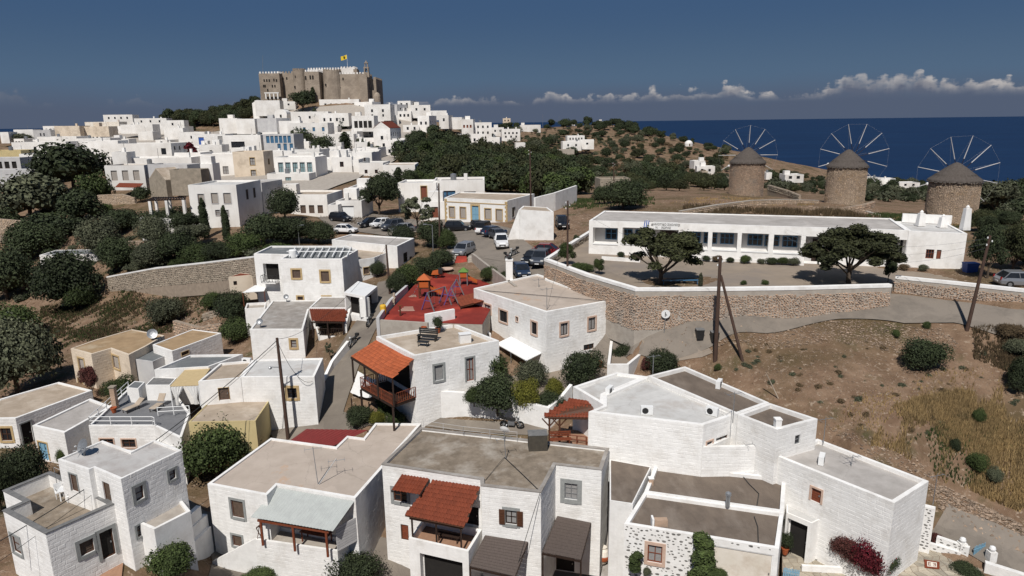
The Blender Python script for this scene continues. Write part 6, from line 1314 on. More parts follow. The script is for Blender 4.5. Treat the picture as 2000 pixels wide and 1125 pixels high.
def rubble(name, regions, m, seed, label):
    rnd = random.Random(seed); mb = MB(); ico = [(0,0,1),(.89,0,.3),(.28,.85,.35),(-.72,.53,.3),(-.72,-.53,.35),(.28,-.85,.3)]
    for poly, n, s0, s1 in regions:
        c_ = [G(*q) for q in poly]; wp_ = [(c.x, c.y) for c in c_]; X0, X1 = min(c.x for c in c_), max(c.x for c in c_); Y0, Y1 = min(c.y for c in c_), max(c.y for c in c_); pts = []; tr = 0
        while len(pts) < n and tr < n*10:
            tr += 1; x, y = rnd.uniform(X0,X1), rnd.uniform(Y0,Y1)
            if inpoly((x,y), wp_): pts.append((x,y))
        hs = HT(np.array([p[0] for p in pts]), np.array([p[1] for p in pts]))
        for (x, y), z in zip(pts, hs):
            s = rnd.uniform(s0, s1)**1.0*(.6+.8*rnd.random()**3); a = rnd.random()*6.28; ca, sa = math.cos(a), math.sin(a); sy = rnd.uniform(.5,1); sz = rnd.uniform(.4,.8); vs = []
            for vx, vy, vz in ico: vx, vy = vx*rnd.uniform(.8,1.1)*s, vy*sy*s; vs.append((x+vx*ca-vy*sa, y+vx*sa+vy*ca, z+(vz-.25)*s*sz))
            mb.mesh(vs, [(0,1,2),(0,2,3),(0,3,4),(0,4,5),(0,5,1)])
    o = mb.build(name, m); tag(o, kind='stuff'); o['label'] = label
rubble('rubble', [([(1290,655),(1400,640),(1560,628),(1700,628),(1840,640),(1880,680),(1800,690),(1640,670),(1450,670),(1380,690),(1300,690)], 3000, .05, .15), ([(1800,930),(1850,950),(1930,990),(2020,1040),(2020,1090),(1960,1065),(1880,1030),(1830,985)], 1900, .06, .19), ([(1300,700),(1700,690),(1990,720),(1900,800),(1650,860),(1480,740)], 5200, .02, .07), ([(1600,810),(1680,850),(1840,930),(1820,950),(1700,900)], 500, .04, .13), ([(1085,430),(1130,410),(1170,430),(1120,470),(1060,495),(1020,500),(1085,470)], 700, .06, .2)], 'rubblestone', 6, 'loose pale rubble and stones scattered over the field and the road bank')
rubble('road_gravel', [([(1290,640),(1500,626),(1620,612),(1750,608),(1860,618),(1980,640),(1980,650),(1860,630),(1750,618),(1620,622),(1500,636),(1290,654)], 3000, .02, .07), ([(1236,640),(1300,618),(1500,604),(1740,590),(1740,597),(1500,610),(1300,626),(1240,650)], 1500, .02, .06), ([(905,425),(1000,446),(1014,470),(1014,505),(1024,505),(1024,468),(1004,440),(905,420)], 500, .03, .08)], 'rubblestone', 9, 'gravel and dirt crumbs along the road margins')
rubble('slope_stones', [([(300,560),(480,540),(430,610),(330,600)], 900, .06, .25), ([(90,620),(330,600),(330,650),(140,670)], 500, .05, .2), ([(330,612),(430,625),(430,645),(380,642)], 300, .1, .3), ([(1270,395),(1640,400),(1900,445),(1500,430)], 700, .06, .2), ([(1560,402),(1720,410),(1700,440),(1600,430)], 500, .1, .4)], 'rubblestone', 8, 'stones lying on the dry slopes')
# ================================================================ the town on the hill
def TB(label, x0, x1, y0, y1, Y, yaw=0, dep=8, wall='whitefar', roof='whiteroof', wins=(), cat='house', name='house', fill='glass', group=None, par=.35, base=1.2, extra=None, sur=None, side=0):
    fp, z = frombox(x0, x1, y0, Y, yaw, dep); a = PY((x0+x1)/2, y1, Y); H = House(label, fp, z, a.z-base, wall=wall, roof=roof, par=par, pt=.3, world=True, cat=cat, name=name, group=group)
    L = (fp[1]-fp[0]).length
    for w in wins:                       # (n, centre height as share of the wall seen, window height m, width m[, start, end])
        n, c, h, ww = w[:4]; s, e = (w[4], w[5]) if len(w) > 5 else (.08, .92); zc = z-(z-a.z)*c
        for k in range(n):
            u = L*(s+(e-s)*(k+.5)/n); H.addop(0, u-ww/2, u+ww/2, zc-h/2, zc+h/2, sur, fill, 2, depth=.25)
    for k in range(side):
        Ls = dep; u = Ls*(k+.7)/(side+.4); i = 1 if (x0+x1)/2 < 1000 else 3; zc = z-(z-a.z)*.35; H.addop(i, u-.5, u+.5, zc-.7, zc+.7, sur, 'glass', 2, depth=.25)
    H.done(detail=False if not wins or Y > 230 else True); rq = random.Random(int(x0*7+y0*13))
    if cat == 'house':
        for k in range(rq.choice((0,1,1,2))):
            p = fp[0]+(fp[1]-fp[0])*rq.uniform(.12,.88)+(fp[3]-fp[0])*rq.uniform(.25,.85); q = rq.random()
            if q < .55: MB().box((p.x,p.y,z+.3), (.7,.7,1.5)).build('chimney', wall, H.root)
            elif q < .8: MB().lathe((p.x,p.y,z-.3), [(.6,0),(.62,1.3),(.2,1.45)], 10).build('water_tank', 'metalgrey', H.root)
            else: MB().box((p.x,p.y,z+.6), (2.6,2.4,2.2)).build('stair_head', wall, H.root)
        if rq.random() < .35: p = fp[0]+(fp[1]-fp[0])*rq.uniform(.2,.8)+(fp[3]-fp[0])*.5; MB().tube((p.x,p.y,z-.3),(p.x,p.y,z+2.4),.05).build('aerial', 'cap_grey', H.root)
    return H
g1 = (2,.45,1.3,.9)
town = [
 ('small white cube at the left end of the town skyline',0,15,258,275,340,8,8),('white house second along the left edge of the skyline',28,62,253,270,350,10,9),
 ('long grey shaded house with two dark windows on the left skyline',54,108,254,269,330,-30,8,dict(wall='greywall',wins=((2,.6,1.4,1.4,.3,.7),))),  # grey wall colour stands in for shade on this house
 ('cream stone block on the left skyline',107,153,246,268,320,6,10,dict(wall='cream',roof='cream')),('low cream stone wall house right of the cream block',155,210,247,262,325,5,9,dict(wall='cream',roof='roofsand')),
 ('white skyline house with a row of tiny windows left of the pine wood',203,256,224,240,400,8,10,dict(wins=((4,.4,1.2,.9),))),('red roofed low house behind the cream stone walls',165,232,238,250,380,0,8,dict(roof='terradark',wall='creamlite')),
 ('long white skyline house below the pine wood',263,323,231,243,395,6,9,dict(wins=((3,.5,1.2,.9),))),('white block in front of the skyline houses with a flat roof',236,296,243,256,350,5,9),('pale house with a grey side below the pine wood',315,357,235,250,370,10,9,dict(wins=((1,.5,1.2,.9),))),
 ('long white block in the second row at the left',74,147,267,282,300,5,10),('wide white low house in the third row at the left',42,126,277,297,270,4,9,dict(wins=((1,.6,1.1,1,.2,.4),))),('white block with a tank on top at the left of the town',148,213,270,292,280,6,10),
 ('white house behind the large leafy tree crown',165,228,275,300,262,6,9),('long white house with one grey window and a shaded right side',228,335,280,309,245,-4,11,dict(wins=((1,.55,2.2,1.8,.75,.95),),side=3)),
 ('yellow cream house cut by the left edge',-30,38,294,330,215,5,8,dict(wall='yellow',roof='roofsand')),('grey shaded house with arched windows at the left edge',-30,38,308,332,205,0,6,dict(wall='greywall',wins=((4,.6,2,1.4),),fill='dark')),  # arched house: shade put into the wall colour as grey
 ('white house with one brown window left of the dark leafy tree',38,112,300,331,215,3,9,dict(wins=((1,.6,2,1.4,.5,.75),))),('long grey stone wall below the left houses',-30,74,331,356,190,2,3,dict(wall='stonedark' if False else 'greywall',roof='greywall',cat='wall',name='wall',par=.02)),
 ('white cottage with three brown windows above a red canopy',204,280,323,362,170,2,9,dict(wins=((3,.50,2.4,1.5),),fill='shutterlt',roof='roofsand')),('long shaded wall joining the three window cottage to the barn',280,372,321,352,168,-18,5,dict(wall='greywall',roof='roofgrey',cat='wall',name='wall')),  # long wall: shaded side of the cottage, its shade painted grey
 ('low white terrace wall with hedge above the cottage',240,372,308,324,188,2,9,dict(roof='whiteroof')),('white staircase block beside the terrace bush',218,246,297,323,185,4,5),
 ('first of two plain white blocks above the town centre',428,462,231,256,345,8,10,dict(roof='creamlite')),('second of two plain white blocks above the town centre',461,496,232,257,342,8,10,dict(roof='creamlite')),
 ('grey shaded tall house with cream base above the town centre',495,545,231,254,335,-35,8,dict(wall='greywall',side=1)),('long white monastery dependency with a row of windows under the castle',624,700,194,216,388,5,9,dict(wins=((6,.5,1.7,1.1),))),  # tall house: grey colour carries the shade of its wall
 ('white house at the right end under the castle',690,728,199,217,382,-20,9,dict(wins=((2,.5,1.3,.9),))),('wide white terrace house below the chapel',568,640,218,240,360,4,10,dict(wins=((3,.5,1.3,1),))),('white house with evenly spaced windows left of the cone tree',622,680,221,242,352,2,9,dict(wins=((4,.6,1.6,1),))),
 ('white two storey house with four blue grey windows',560,640,240,268,318,-2,10,dict(wins=((3,.45,1.8,1.2,.3,1),),fill='bluewood')),('white block left of the four blue grey windows house',545,585,236,258,325,8,8),
 ('white loggia house with four dark arches',686,730,226,252,330,-3,8,dict(wins=((4,.65,3.2,1.7),),fill='dark')),('tall white house right of the loggia with small windows',711,762,204,231,352,-3,10,dict(wins=((2,.45,1.4,1),(2,.8,1.2,.9)),side=2)),
 ('white upper house beside the two storey skyline block',755,776,204,230,372,-30,10,dict(wall='greywall',side=2)),('white skyline house with tall dark windows right of the castle',776,802,197,220,378,-10,9,dict(wins=((2,.4,2.6,1),),side=1)),  # upper house: white wall coloured grey to paint its shade
 ('stepped white house on the ridge skyline',802,840,205,226,375,4,10,dict(wins=((2,.4,1.3,1),))),('white ridge house with a shaded windowed side',815,838,226,262,350,-12,12,dict(wins=((2,.4,1.5,1),),side=3)),('white block behind the shaded windowed ridge house',838,872,216,230,372,6,9),
 ('narrow white ridge house left of the small pair',857,876,225,247,365,-10,9,dict(wins=((1,.4,1.5,1),))),('white ridge house with a grey side',878,902,229,248,370,-10,10,dict(side=1)),('white ridge house with three brown windows',901,924,233,258,368,-4,9,dict(wins=((3,.55,1.5,1),),fill='woodred')),
 ('larger white ridge house with two window rows',926,960,239,268,372,4,9,dict(wins=((3,.3,1.3,.9),(3,.7,1.3,.9)))),('low white ridge outbuilding in front of the brown windowed house',893,930,262,278,345,4,8),('white cluster house below the larger ridge house',918,948,262,284,340,4,8,dict(wins=((2,.5,1.5,1),))),
 ('white house half hidden by the ridge tree',950,976,268,292,342,-6,8,dict(wins=((2,.5,1.3,1),))),('first of the white houses behind the ridge end',960,984,249,262,430,6,8,dict(wins=((2,.5,1.3,1),))),('second of the white houses behind the ridge end',980,1016,252,272,420,6,8,dict(wins=((4,.4,1.2,1),(3,.75,1.2,1)))),
 ('lone white house in the wood under the ridge',1007,1026,279,296,360,4,7),('white wall house on the far plateau',1016,1056,244,256,540,4,8,dict(roof='roofsand')),('pink far house on the crest of the plateau',982,997,231,240,620,0,8,dict(wall='cream',wins=((2,.5,1.5,1),))),
 ('upper white house of the cluster on the far hillside',1108,1142,265,277,470,4,8,dict(wins=((5,.5,1.4,.9),))),('lower white house of the cluster on the far hillside',1099,1136,276,291,452,4,8,dict(wins=((2,.5,1.4,1.2),))),('right rounded white house of the far hillside cluster',1134,1160,273,288,456,-6,8,dict(wins=((1,.5,1.2,1.4),))),
 ('pale ruined wall house below the far hillside cluster',1092,1122,292,306,420,6,8,dict(wall='plaster',roof='roofsand')),('tiny white house on the far crest',1171,1184,237,242,700,0,8),('white funnel shaped tower house on the crest',1114,1123,236,243,700,0,6),
 ('white two storey house left of the first windmill',1356,1378,314,326,385,4,8,dict(wins=((1,.5,1.6,1.8,.5,.9),))),('lower white house left of the first windmill',1362,1396,325,340,365,-8,8,dict(wins=((2,.5,1.4,1.2),))),('long white field wall house left of the first windmill',1322,1366,343,351,310,3,5),('low grey walled enclosure left of the first windmill',1366,1424,342,351,312,-3,6,dict(wall='roofsand')),
 ('small white house between two far bushes',1230,1256,330,340,330,4,7),('white low house between the first and second windmill',1534,1570,341,352,330,-2,8,dict(wins=((2,.5,1.4,1.6),))),('tiny white house right of the first windmill',1497,1508,337,346,340,0,6),
 ('long white building with many windows right of the second windmill',1684,1722,347,361,400,2,9,dict(wins=((8,.45,1.4,1.0),))),('flat white roofed building between the second and third windmill',1742,1796,357,365,395,-4,9,dict(wins=((3,.5,1.2,1.4),))),('pale rendered right part of the many windowed building',1716,1748,349,361,402,-10,8),
 ('brown stone walled enclosure on the valley edge',1172,1232,349,375,150,4,6,dict(wall='stonegrey',roof='roofsand')),('pale low wall house in the valley wood',1025,1100,359,368,185,2,6,dict(wall='plaster',roof='plaster')),
 ('white house with a big shaded block above the town centre right',580,640,296,320,275,4,9),
 ('white house with a pergola wall above the church dome',498,545,196,222,372,6,9,dict(roof='whiteroof')),('white low range joining the castle foot',550,576,198,210,385,6,6,dict(roof='roofsand',wins=((1,.5,1,1),))),
 ('long white house in the upper left rows',348,398,258,278,318,6,9,dict(wins=((1,.5,1.3,1),))),('white house behind the blue door courtyard',320,356,250,272,330,6,8),('white house with a blue door and dark yard',375,420,262,286,290,4,8,dict(wins=((1,.55,3,2.2,.2,.55),),fill='bluepaint')),
 ('small white house with a big grey window above the bougainvillea',418,440,262,282,285,-4,7,dict(wins=((1,.5,2.4,2),),fill='curtain')),('white house right behind the red bougainvillea',389,432,283,302,250,4,8,dict(wins=((1,.7,1,1),))),
 ('broad white house with a porch above the cream house',436,508,264,297,262,2,10,dict(wins=((1,.55,2.2,5,.1,.65),),fill='glass')),('blue grey windowed mansion with a balcony row',512,574,262,296,258,-6,9,dict(wins=((6,.30,2.6,1.3),(3,.75,2.6,1.3,.4,1)),fill='bluewood',wall='greywall',roof='whiteroof')),  # mansion: shade of the front put into the grey wall colour
 ('white cubic house above the dark mid town tree',640,690,262,300,292,4,9,dict(wins=((1,.8,2.6,1.6,.5,.9),),fill='bluewood')),('long white house with small arched windows left of the gabled house',679,738,270,292,300,2,9,dict(wins=((5,.55,1.6,1.0),))),
 ('low white house with a brown roof edge in mid town',655,733,298,322,245,2,10,dict(roof='roofgrey')),('white house with a cornice wall and one pale window',390,460,301,352,195,3,9,dict(wins=((1,.32,1.4,1.1,.15,.4),(1,.62,2.2,1.6,.5,.85)),fill='curtain')),
 ('tall cream house with two framed windows and a moulding',453,514,296,356,188,-2,7,dict(wall='cream',roof='roofsand',wins=((1,.32,2,1.4,.45,.8),(1,.72,2,1.4,.45,.8)),fill='curtain',sur='ochresur',side=1)),('white house with five tall blue grey windows',534,616,307,352,178,-4,9,dict(wins=((5,.45,2.6,1.25,.06,.94),),fill='teal',sur='greywall',side=0)),
 ('white house with an arched door below the five windowed one',520,604,339,372,172,-4,5,dict(wins=((1,.45,2,1.5,.3,.7),),fill='teal')),('white house with a drainpipe right of the five windowed one',635,700,312,352,190,2,9,dict(wins=((1,.5,2,1,.6,.95),),fill='curtain')),('small white house with two tiny windows left of the flat roofed long house',700,748,318,352,186,-2,9,dict(wins=((2,.5,1,.8),))),
 ('white flat roofed house standing between the valley and the town',748,810,322,350,182,2,10,dict(roof='roofsand')),
]
for r in town:
    kw = r[8] if len(r) > 8 else {}
    TB(*r[:8], **kw)
H = TB('tall white three storey house with shuttered upper windows, behind the cypresses', 365,462,361,458,120,-4,10,roof='whiteroof',par=.3,base=2)
for w in ((387,379,399,399),(413,377,426,397),(437,377,451,397)): H.win(*w, sur='greywall', fill='shutterlt', mull=1, sw=.1)
for w in ((392,411,398,424),(421,410,430,421),(440,410,447,422)): H.win(*w, sur='greywall', fill='curtain', mull=1, sw=.08)
for c in list(H.root.children):
    for g in list(c.children): bpy.data.objects.remove(g)
    bpy.data.objects.remove(c)
for k in (0, 1): H.addop(1, 3.5+k*3, 4.5+k*3, H.z-3, H.z-1.2, None, 'shutter', 1)
H.done()
TB('white house right of the tall house behind the dark tree', 462,512,357,420,132,-10,8,wall='greywall',roof='roofgrey')
TB('white house draped with a green vine above a small car park', 510,640,380,432,134,-6,9,roof='roofsand',wins=((3,.55,1.6,1.1,.55,.95),),fill='shutter')
TB('white garage house with a grey roof beside the dark parked car', 655,706,392,424,130,-4,8,roof='roofgrey',wins=((1,.7,2.4,3.4,.1,.6),),fill='whitepaint')
TB('white cottage behind the tall leafy tree with a red plaque', 680,712,366,396,150,-2,8,roof='whiteroof',wins=((1,.45,.8,1.2,.3,.8),),fill='orange')
TB('white house with a brown door between the leafy trees', 776,852,357,412,137,-3,8,wins=((1,.35,2.6,1.2,.55,.8),),fill='woodred',roof='whiteroof',sur='ochresur')
TB('white house with blue windows behind the neoclassical house', 846,946,352,392,138,2,8,wins=((2,.75,2,1.8,.1,.42),(1,.8,2,2.4,.62,.8)),fill='bluewood',roof='roofgrey')
TB('white low outhouse with a red shutter left of the neoclassical house', 820,868,394,440,124,-4,6,wins=((1,.45,2,1.2,.4,.8),),fill='woodred',roof='whiteroof')
TB('white low wall block at the right of the small car park', 640,660,400,432,128,-3,5)
TB('low hut with a dark roof half hidden by the trees on the left slope', 78,200,497,512,121,2,5,wall='whitefar',roof='roofslate',par=.05,cat='hut',name='hut')
def gable(label, x0, x1, y0, y1, Y, yaw, dep, rise, wall='whitefar', roof='terradark', wins=(), side=0, cat='house', name='house', along=False):
    fp, z = frombox(x0, x1, y0, Y, yaw, dep); a = PY((x0+x1)/2, y1, Y); H = House(label, fp, z, a.z-1.2, wall=wall, roof=roof, par=.02, pt=.05, world=True, cat=cat, name=name)
    L = (fp[1]-fp[0]).length
    for n, c, h, ww in wins:
        for k in range(n): u = L*(k+.5)/n; zc = z-(z-a.z)*c; H.addop(0, u-ww/2, u+ww/2, zc-h/2, zc+h/2, None, 'glass', 2, depth=.2)
    for rr in range(side and 2):
        for k in range(side): u = dep*(k+.5)/side; zc = z-(z-a.z)*(.25+.45*rr); H.addop(1, u-.5, u+.5, zc-.8, zc+.8, None, 'glass', 2, depth=.2)
    H.done(False)
    P = H.poly; a, b, c, d = [Vector((*p, z)) for p in P]; up = Vector((0,0,rise)); mb = MB(); gb = MB()
    if along: m0, m1 = (a+d)/2+up, (b+c)/2+up; mb.hexa([a+Vector((0,0,.01)), b+Vector((0,0,.01)), m1, m0, a+Vector((0,0,.2)), b+Vector((0,0,.2)), m1+Vector((0,0,.2)), m0+Vector((0,0,.2))]); mb.hexa([c, d, m0, m1, c+Vector((0,0,.2)), d+Vector((0,0,.2)), m0+Vector((0,0,.2)), m1+Vector((0,0,.2))]); gb.face([a, m0, d]); gb.face([b, c, m1])
    else: m0, m1 = (a+b)/2+up, (c+d)/2+up; t2 = Vector((0,0,.2)); mb.hexa([a+t2*.05, m0+t2*.05, m1+t2*.05, d+t2*.05, a+t2, m0+t2, m1+t2, d+t2]); mb.hexa([m0+t2*.05, b+t2*.05, c+t2*.05, m1+t2*.05, m0+t2, b+t2, c+t2, m1+t2]); gb.face([a, b, m0]); gb.face([c, d, m1])
    mb.build('gable_roof', roof, H.root); gb.build('gable', wall, H.root)
    return H
gable('white gabled house with a red roof and two rows of side windows', 728,762,251,296,285,-8,15,2.6,side=5,wins=((1,.4,1.5,1.1),))
gable('brown stone barn with a gabled end wall', 284,330,352,388,163,-30,13,2.6,wall='stonegrey',roof='roofsand')
TB('long brown stone side wall of the barn', 330,392,331,372,160,-2,4,wall='stonegrey',roof='roofgrey',cat='barn',name='barn')
TB('white arched buttress block right of the barn', 391,414,320,356,164,4,5)
gable('white chapel with a curved bell gable left of the castle', 492,512,202,232,378,-6,9,1.6,roof='whiteroof')
fp, z = frombox(536, 560, 222, 362, 0, 7); t = thing('domed_chapel', 'small white barrel vaulted chapel below the castle', 'chapel', (*fp[0], z-3)); mb = MB(); n = 10; W_ = (fp[1]-fp[0]).length
pr = [(0,-4)]+[(W_/2-W_/2*math.cos(math.pi*k/n), 2.2*math.sin(math.pi*k/n)) for k in range(n+1)]+[(W_,-4)]
vs = [(fp[0].x+x, fp[0].y, z+y) for x, y in pr]+[(fp[0].x+x, fp[0].y+7, z+y) for x, y in pr]; m_ = len(pr)
mb.mesh(vs, [tuple(range(m_)), tuple(range(2*m_-1, m_-1, -1))]+[(i+1, i, m_+i, m_+i+1) for i in range(m_-1)]); mb.build('vault', 'whitefar', t)
mb = MB(); mb.box((fp[0].x+W_/2, fp[0].y-.05, z-1.2), (.9,.1,1.4)); mb.build('window', 'dark', t)
p = PY(1345, 283, 520); t = thing('domed_chapel', 'little white domed chapel alone on the headland above the sea', 'chapel', (p.x, p.y, p.z-1)); MB().lathe((p.x,p.y,p.z-1), [(3.0,0),(3.0,2.0),(2.7,2.9),(2.0,3.7),(1.1,4.2),(.3,4.4)], 16).build('dome', 'whitefar', t); MB().box((p.x,p.y-3.0,p.z+.2),(.8,.3,1.6)).build('door', 'wood', t)
t = thing('pergola', 'dark slatted pergola on white pillars left of the tall white house', 'pergola', PY(320,420,122))
a0, a1, a2, a3 = PY(288,392,121), PY(362,389,119), PY(362,386,124), PY(300,386,127)
for k in range(14): s = k/13; MB().beam(a0.lerp(a1, s)+Vector((0,-.2,.1)), a3.lerp(a2, s)+Vector((0,.2,.1)), .14, .12).build('slat', 'wooddark', t)
MB().beam(a0, a1, .2).build('beam', 'wooddark', t); MB().beam(a3, a2, .2).build('beam', 'wooddark', t)
for s in (.06, .5, .95):
    p = a0.lerp(a1, s); MB().box((p.x, p.y, p.z-1.5), (.45,.45,2.8)).build('pillar', 'whitefar', t); p = a3.lerp(a2, s); MB().box((p.x, p.y, p.z-1.5), (.4,.4,2.8)).build('pillar', 'whitefar', t)
House('white terrace with a red floor under the dark slatted pergola', [(a0.x-1.5,a0.y-.6),(a1.x,a1.y-.6),(a2.x,a2.y+.5),(a3.x-1,a3.y+.5)], a0.z-2.9, a0.z-8, wall='whitefar', roof='floortile', par=.1, pt=.2, world=True, cat='terrace', name='terrace').done(False)
p0 = PY(233,357,166); p1 = PY(280,358,166); t = thing('canopy', 'dark red canopy under the three window cottage', 'canopy', p0); mb = MB(); mb.hexa([p0+Vector(v) for v in ((0,-2,-.9),)]+[p1+Vector((0,-2,-.9)), p1+Vector((0,0,-.1)), p0+Vector((0,0,-.1)), p0+Vector((0,-2,-.8)), p1+Vector((0,-2,-.8)), p1, p0]); mb.build('sheet', 'terradark', t)
# ================================================================ castle (fortified monastery)
cs = thing('castle', 'massive brown fortified castle with towers and battlements on the hilltop', 'castle', PY(620,195,400))
CY0 = 398
def cw(px, py, Y=CY0): return PY(px, py, Y)
def cast_block(nm, x0, x1, ytop, ybot, Y, dep, m='castle', merl=True, batter=0, sides=0, mm=None, round_=False):
    a, b = cw(x0, ytop, Y), cw(x1, ytop, Y); zb = cw((x0+x1)/2, ybot, Y).z-3; zt = a.z
    if round_:
        c = Vector(((a.x+b.x)/2, Y+(b.x-a.x)/2)); r = (b.x-a.x)/2; mb = MB(); mb.lathe((c.x, c.y, 0), [(r*(1+batter), zb), (r, zb+(zt-zb)*.6), (r, zt)], 22); ob = mb.build(nm, m, cs); per = [(c.x+math.cos(t)*r*.93, c.y+math.sin(t)*r*.93, t+math.pi/2) for t in [2*math.pi*k/18 for k in range(18)]]
    else:
        mb = MB(); bt = batter*(zt-zb); P0 = [(a.x-bt*.3, Y-bt), (b.x+bt*.3, Y-bt), (b.x, Y+dep), (a.x, Y+dep)]; P1 = [(a.x, Y), (b.x, Y), (b.x, Y+dep), (a.x, Y+dep)]; zm = zb+(zt-zb)*.62
        mb.mesh([(*p, zb) for p in P0]+[(*p, zm) for p in P1]+[(*p, zt) for p in P1], [(0,1,5,4),(1,2,6,5),(2,3,7,6),(3,0,4,7),(4,5,9,8),(5,6,10,9),(6,7,11,10),(7,4,8,11),(8,9,10,11)]); ob = mb.build(nm, m, cs)
        n = max(2, int((b.x-a.x)/1.5)); per = [(a.x+(b.x-a.x)*(k+.5)/n, Y+.3, 0) for k in range(n)]+[(b.x-.3, Y+dep*(k+.5)/max(1,int(dep/1.6)), math.pi/2) for k in range(max(1, int(dep/1.6)))]
    if merl:
        for x, y, rz in per: MB().box((x, y, zt+.45), (.85,.5,1.0), rz).build('merlon', mm or m, ob)
    return ob, a, b, zt, zb
def loops(ob, pts, Y, w=.7, h=1.3):
    for x, y in pts: p = cw(x, y, Y); MB().box((p.x, Y-.02, p.z), (w, .3, h)).build('window', 'dark', ob)
o1 = cast_block('west_wall', 505,545,143.5,193,398,14,mm='whitefar'); loops(o1[0], [(516,157),(521,157),(526,157),(535,156),(540,157),(515,168),(518,168),(532,168),(537,168),(523,176)], 398)
o2 = cast_block('curtain_wall', 544,573,143,196,403,12,merl=True); loops(o2[0], [(553,154),(560,153)], 403)
o3 = cast_block('round_tower', 568,593,137,196,398,12,round_=True,batter=.12); loops(o3[0], [(577,150),(576,170)], 398.4)
o4 = cast_block('square_bastion', 594,622,140,196,396,14,batter=.06,mm='whitefar'); loops(o4[0], [(606,151),(611,151),(597,152)], 396, .8, 2)
o5 = cast_block('half_round_bastion', 626,662,138,196,396,12,round_=True,batter=.14); loops(o5[0], [(636,166)], 396.5)
o6 = cast_block('long_bastion', 655,712,145,196,399,16,batter=.10,mm='whitefar'); loops(o6[0], [(670,154),(665,173)], 399)
o7 = cast_block('corner_tower', 701,716,146,196,396,16); o8 = cast_block('east_wall', 716,734,154,197,402,20)
cast_block('keep', 600,690,136,150,408,10,m='whitefar',merl=True); cast_block('upper_house', 664,693,133.5,150,405,8,m='whitefar',merl=True); cast_block('upper_shadow_wall', 690,697,135,148,404,6,merl=False)
p = cw(716.5, 148, 398); bt_ = MB()
for dx in (-1.0, 1.0):
    for dy in (-.8, .8): bt_.box((p.x+dx, p.y+dy, p.z+2.0), (.6,.6,4.2))
bt_.box((p.x,p.y,p.z+.5),(3.0,2.4,2.6)); bt_.box((p.x,p.y,p.z+4.3),(2.8,2.2,.7)); bt_.box((p.x-.7,p.y,p.z+5.6),(.5,.6,2.0)); bt_.box((p.x+.7,p.y,p.z+5.6),(.5,.6,2.0)); bt_.box((p.x,p.y,p.z+6.8),(2.0,1.2,.5)); bt_.lathe((p.x,p.y,p.z+7.0),[(.6,0),(.45,.6),(.05,1.2)],8)
bt_.build('bell_tower', 'castle', cs); MB().lathe((p.x,p.y,p.z+2.6),[(.55,0),(.4,.3),(.3,.8),(.08,1.0)],10).build('bell', 'blackmetal', cs)
p = cw(679, 134, 405); t = thing('yellow_flag', 'yellow flag with a dark eagle mark flying above the castle', 'flag', p); MB().tube(p, p+Vector((0,0,7.6)), .10, .06, 6).build('pole', 'whitepaint', t)
mb = MB()
for i in range(9):
    for j in range(2): mb.v.append((p.x-.1-i*.42, p.y+.25*math.sin(i*.9), p.z+7.4-j*2.2-.12*i+.1*math.sin(i)))
for i in range(8): mb.f.append((2*i, 2*i+1, 2*i+3, 2*i+2)); mb.mi.append(0)
fo = mb.build('cloth', 'flagyellow', t); mb = MB(); mb.box((p.x-1.7, p.y-.12, p.z+5.9), (.9,.06,1.0)); mb.box((p.x-1.7, p.y-.14, p.z+6.4), (1.3,.05,.25)); mb.build('emblem', 'dark', fo)
p = PY(763, 195, 400); t = thing('stone_turret', 'small round domed stone turret right of the castle', 'turret', p); p0 = cw(737, 196, 396); MB().lathe(p0-Vector((0,0,1)), [(2.0,0),(1.9,3.2),(1.5,4.4),(.8,5.1),(.1,5.4)], 12).build('body', 'castle', t)
p0 = PY(527,192,396); t = thing('bell_gable', 'white pierced bell gable at the foot of the castle', 'bell gable', p0)
for k in range(4): MB().box((p0.x-4+k*2.2+2, p0.y, p0.z+1.2), (.7,.6,3.0)).build('pillar', 'whitefar', t)
MB().box((p0.x+1.3, p0.y, p0.z+2.9), (8,.6,.6)).build('lintel', 'whitefar', t)
rt = random.Random(21); used = set(); nfill = 0; placed_ = []
for i in range(1600):
    if nfill >= 105: break
    x = rt.uniform(20, 880); y = rt.uniform(232, 345)
    if not inpoly((x, y), [(0,262),(250,238),(420,252),(500,226),(700,205),(800,222),(880,245),(830,262),(790,300),(760,318),(650,345),(540,335),(400,340),(240,330),(130,330),(30,320)]): continue
    p = G(x, y); w = rt.uniform(5, 10)
    if any(abs(p.x-q[0]) < (w+q[2])*.42 and abs(p.y-q[1]) < 7 for q in placed_): continue
    hgt = rt.uniform(3, 5); wp_ = w*1334/p.y
    yt = PIX((p.x, p.y, p.z+hgt))[1]
    if yt < 205+max(0, 60-abs(x-480)*.2): continue
    placed_.append((p.x, p.y, w)); nfill += 1
    k = rt.randint(0, 3)
    for _d, nb in sorted([(math.hypot((r[1]+r[2])/2-x, 2.2*((r[3]+r[4])/2-(yt+y)/2)), r) for r in town if len(r[0].split()) <= 11], key=lambda q: q[0]):
        dx, dy = x-(nb[1]+nb[2])/2, (yt+y)/2-(nb[3]+nb[4])/2; lb = 'small cube '+(('left of' if dx < 0 else 'right of') if abs(dx) > abs(dy)*1.5 else ('behind' if dy < 0 else 'below'))+' the '+nb[0]
        if lb not in used: break
    used.add(lb); TB(lb, x-wp_/2, x+wp_/2, yt, y, p.y, rt.choice((-9,-4,3,6,9)), rt.uniform(6,9), wins=() if k == 0 else ((k, .45, 1.4, 1.0),), group='small white houses packed into the old town', roof=rt.choice(('whiteroof','whiteroof','roofgrey')))
drape('town_paving', [(10,300),(60,272),(250,247),(420,258),(520,228),(640,208),(760,214),(840,240),(830,262),(790,300),(765,318),(700,350),(640,372),(540,385),(470,360),(380,355),(250,335),(120,325)], 'plaster', .25, 5)
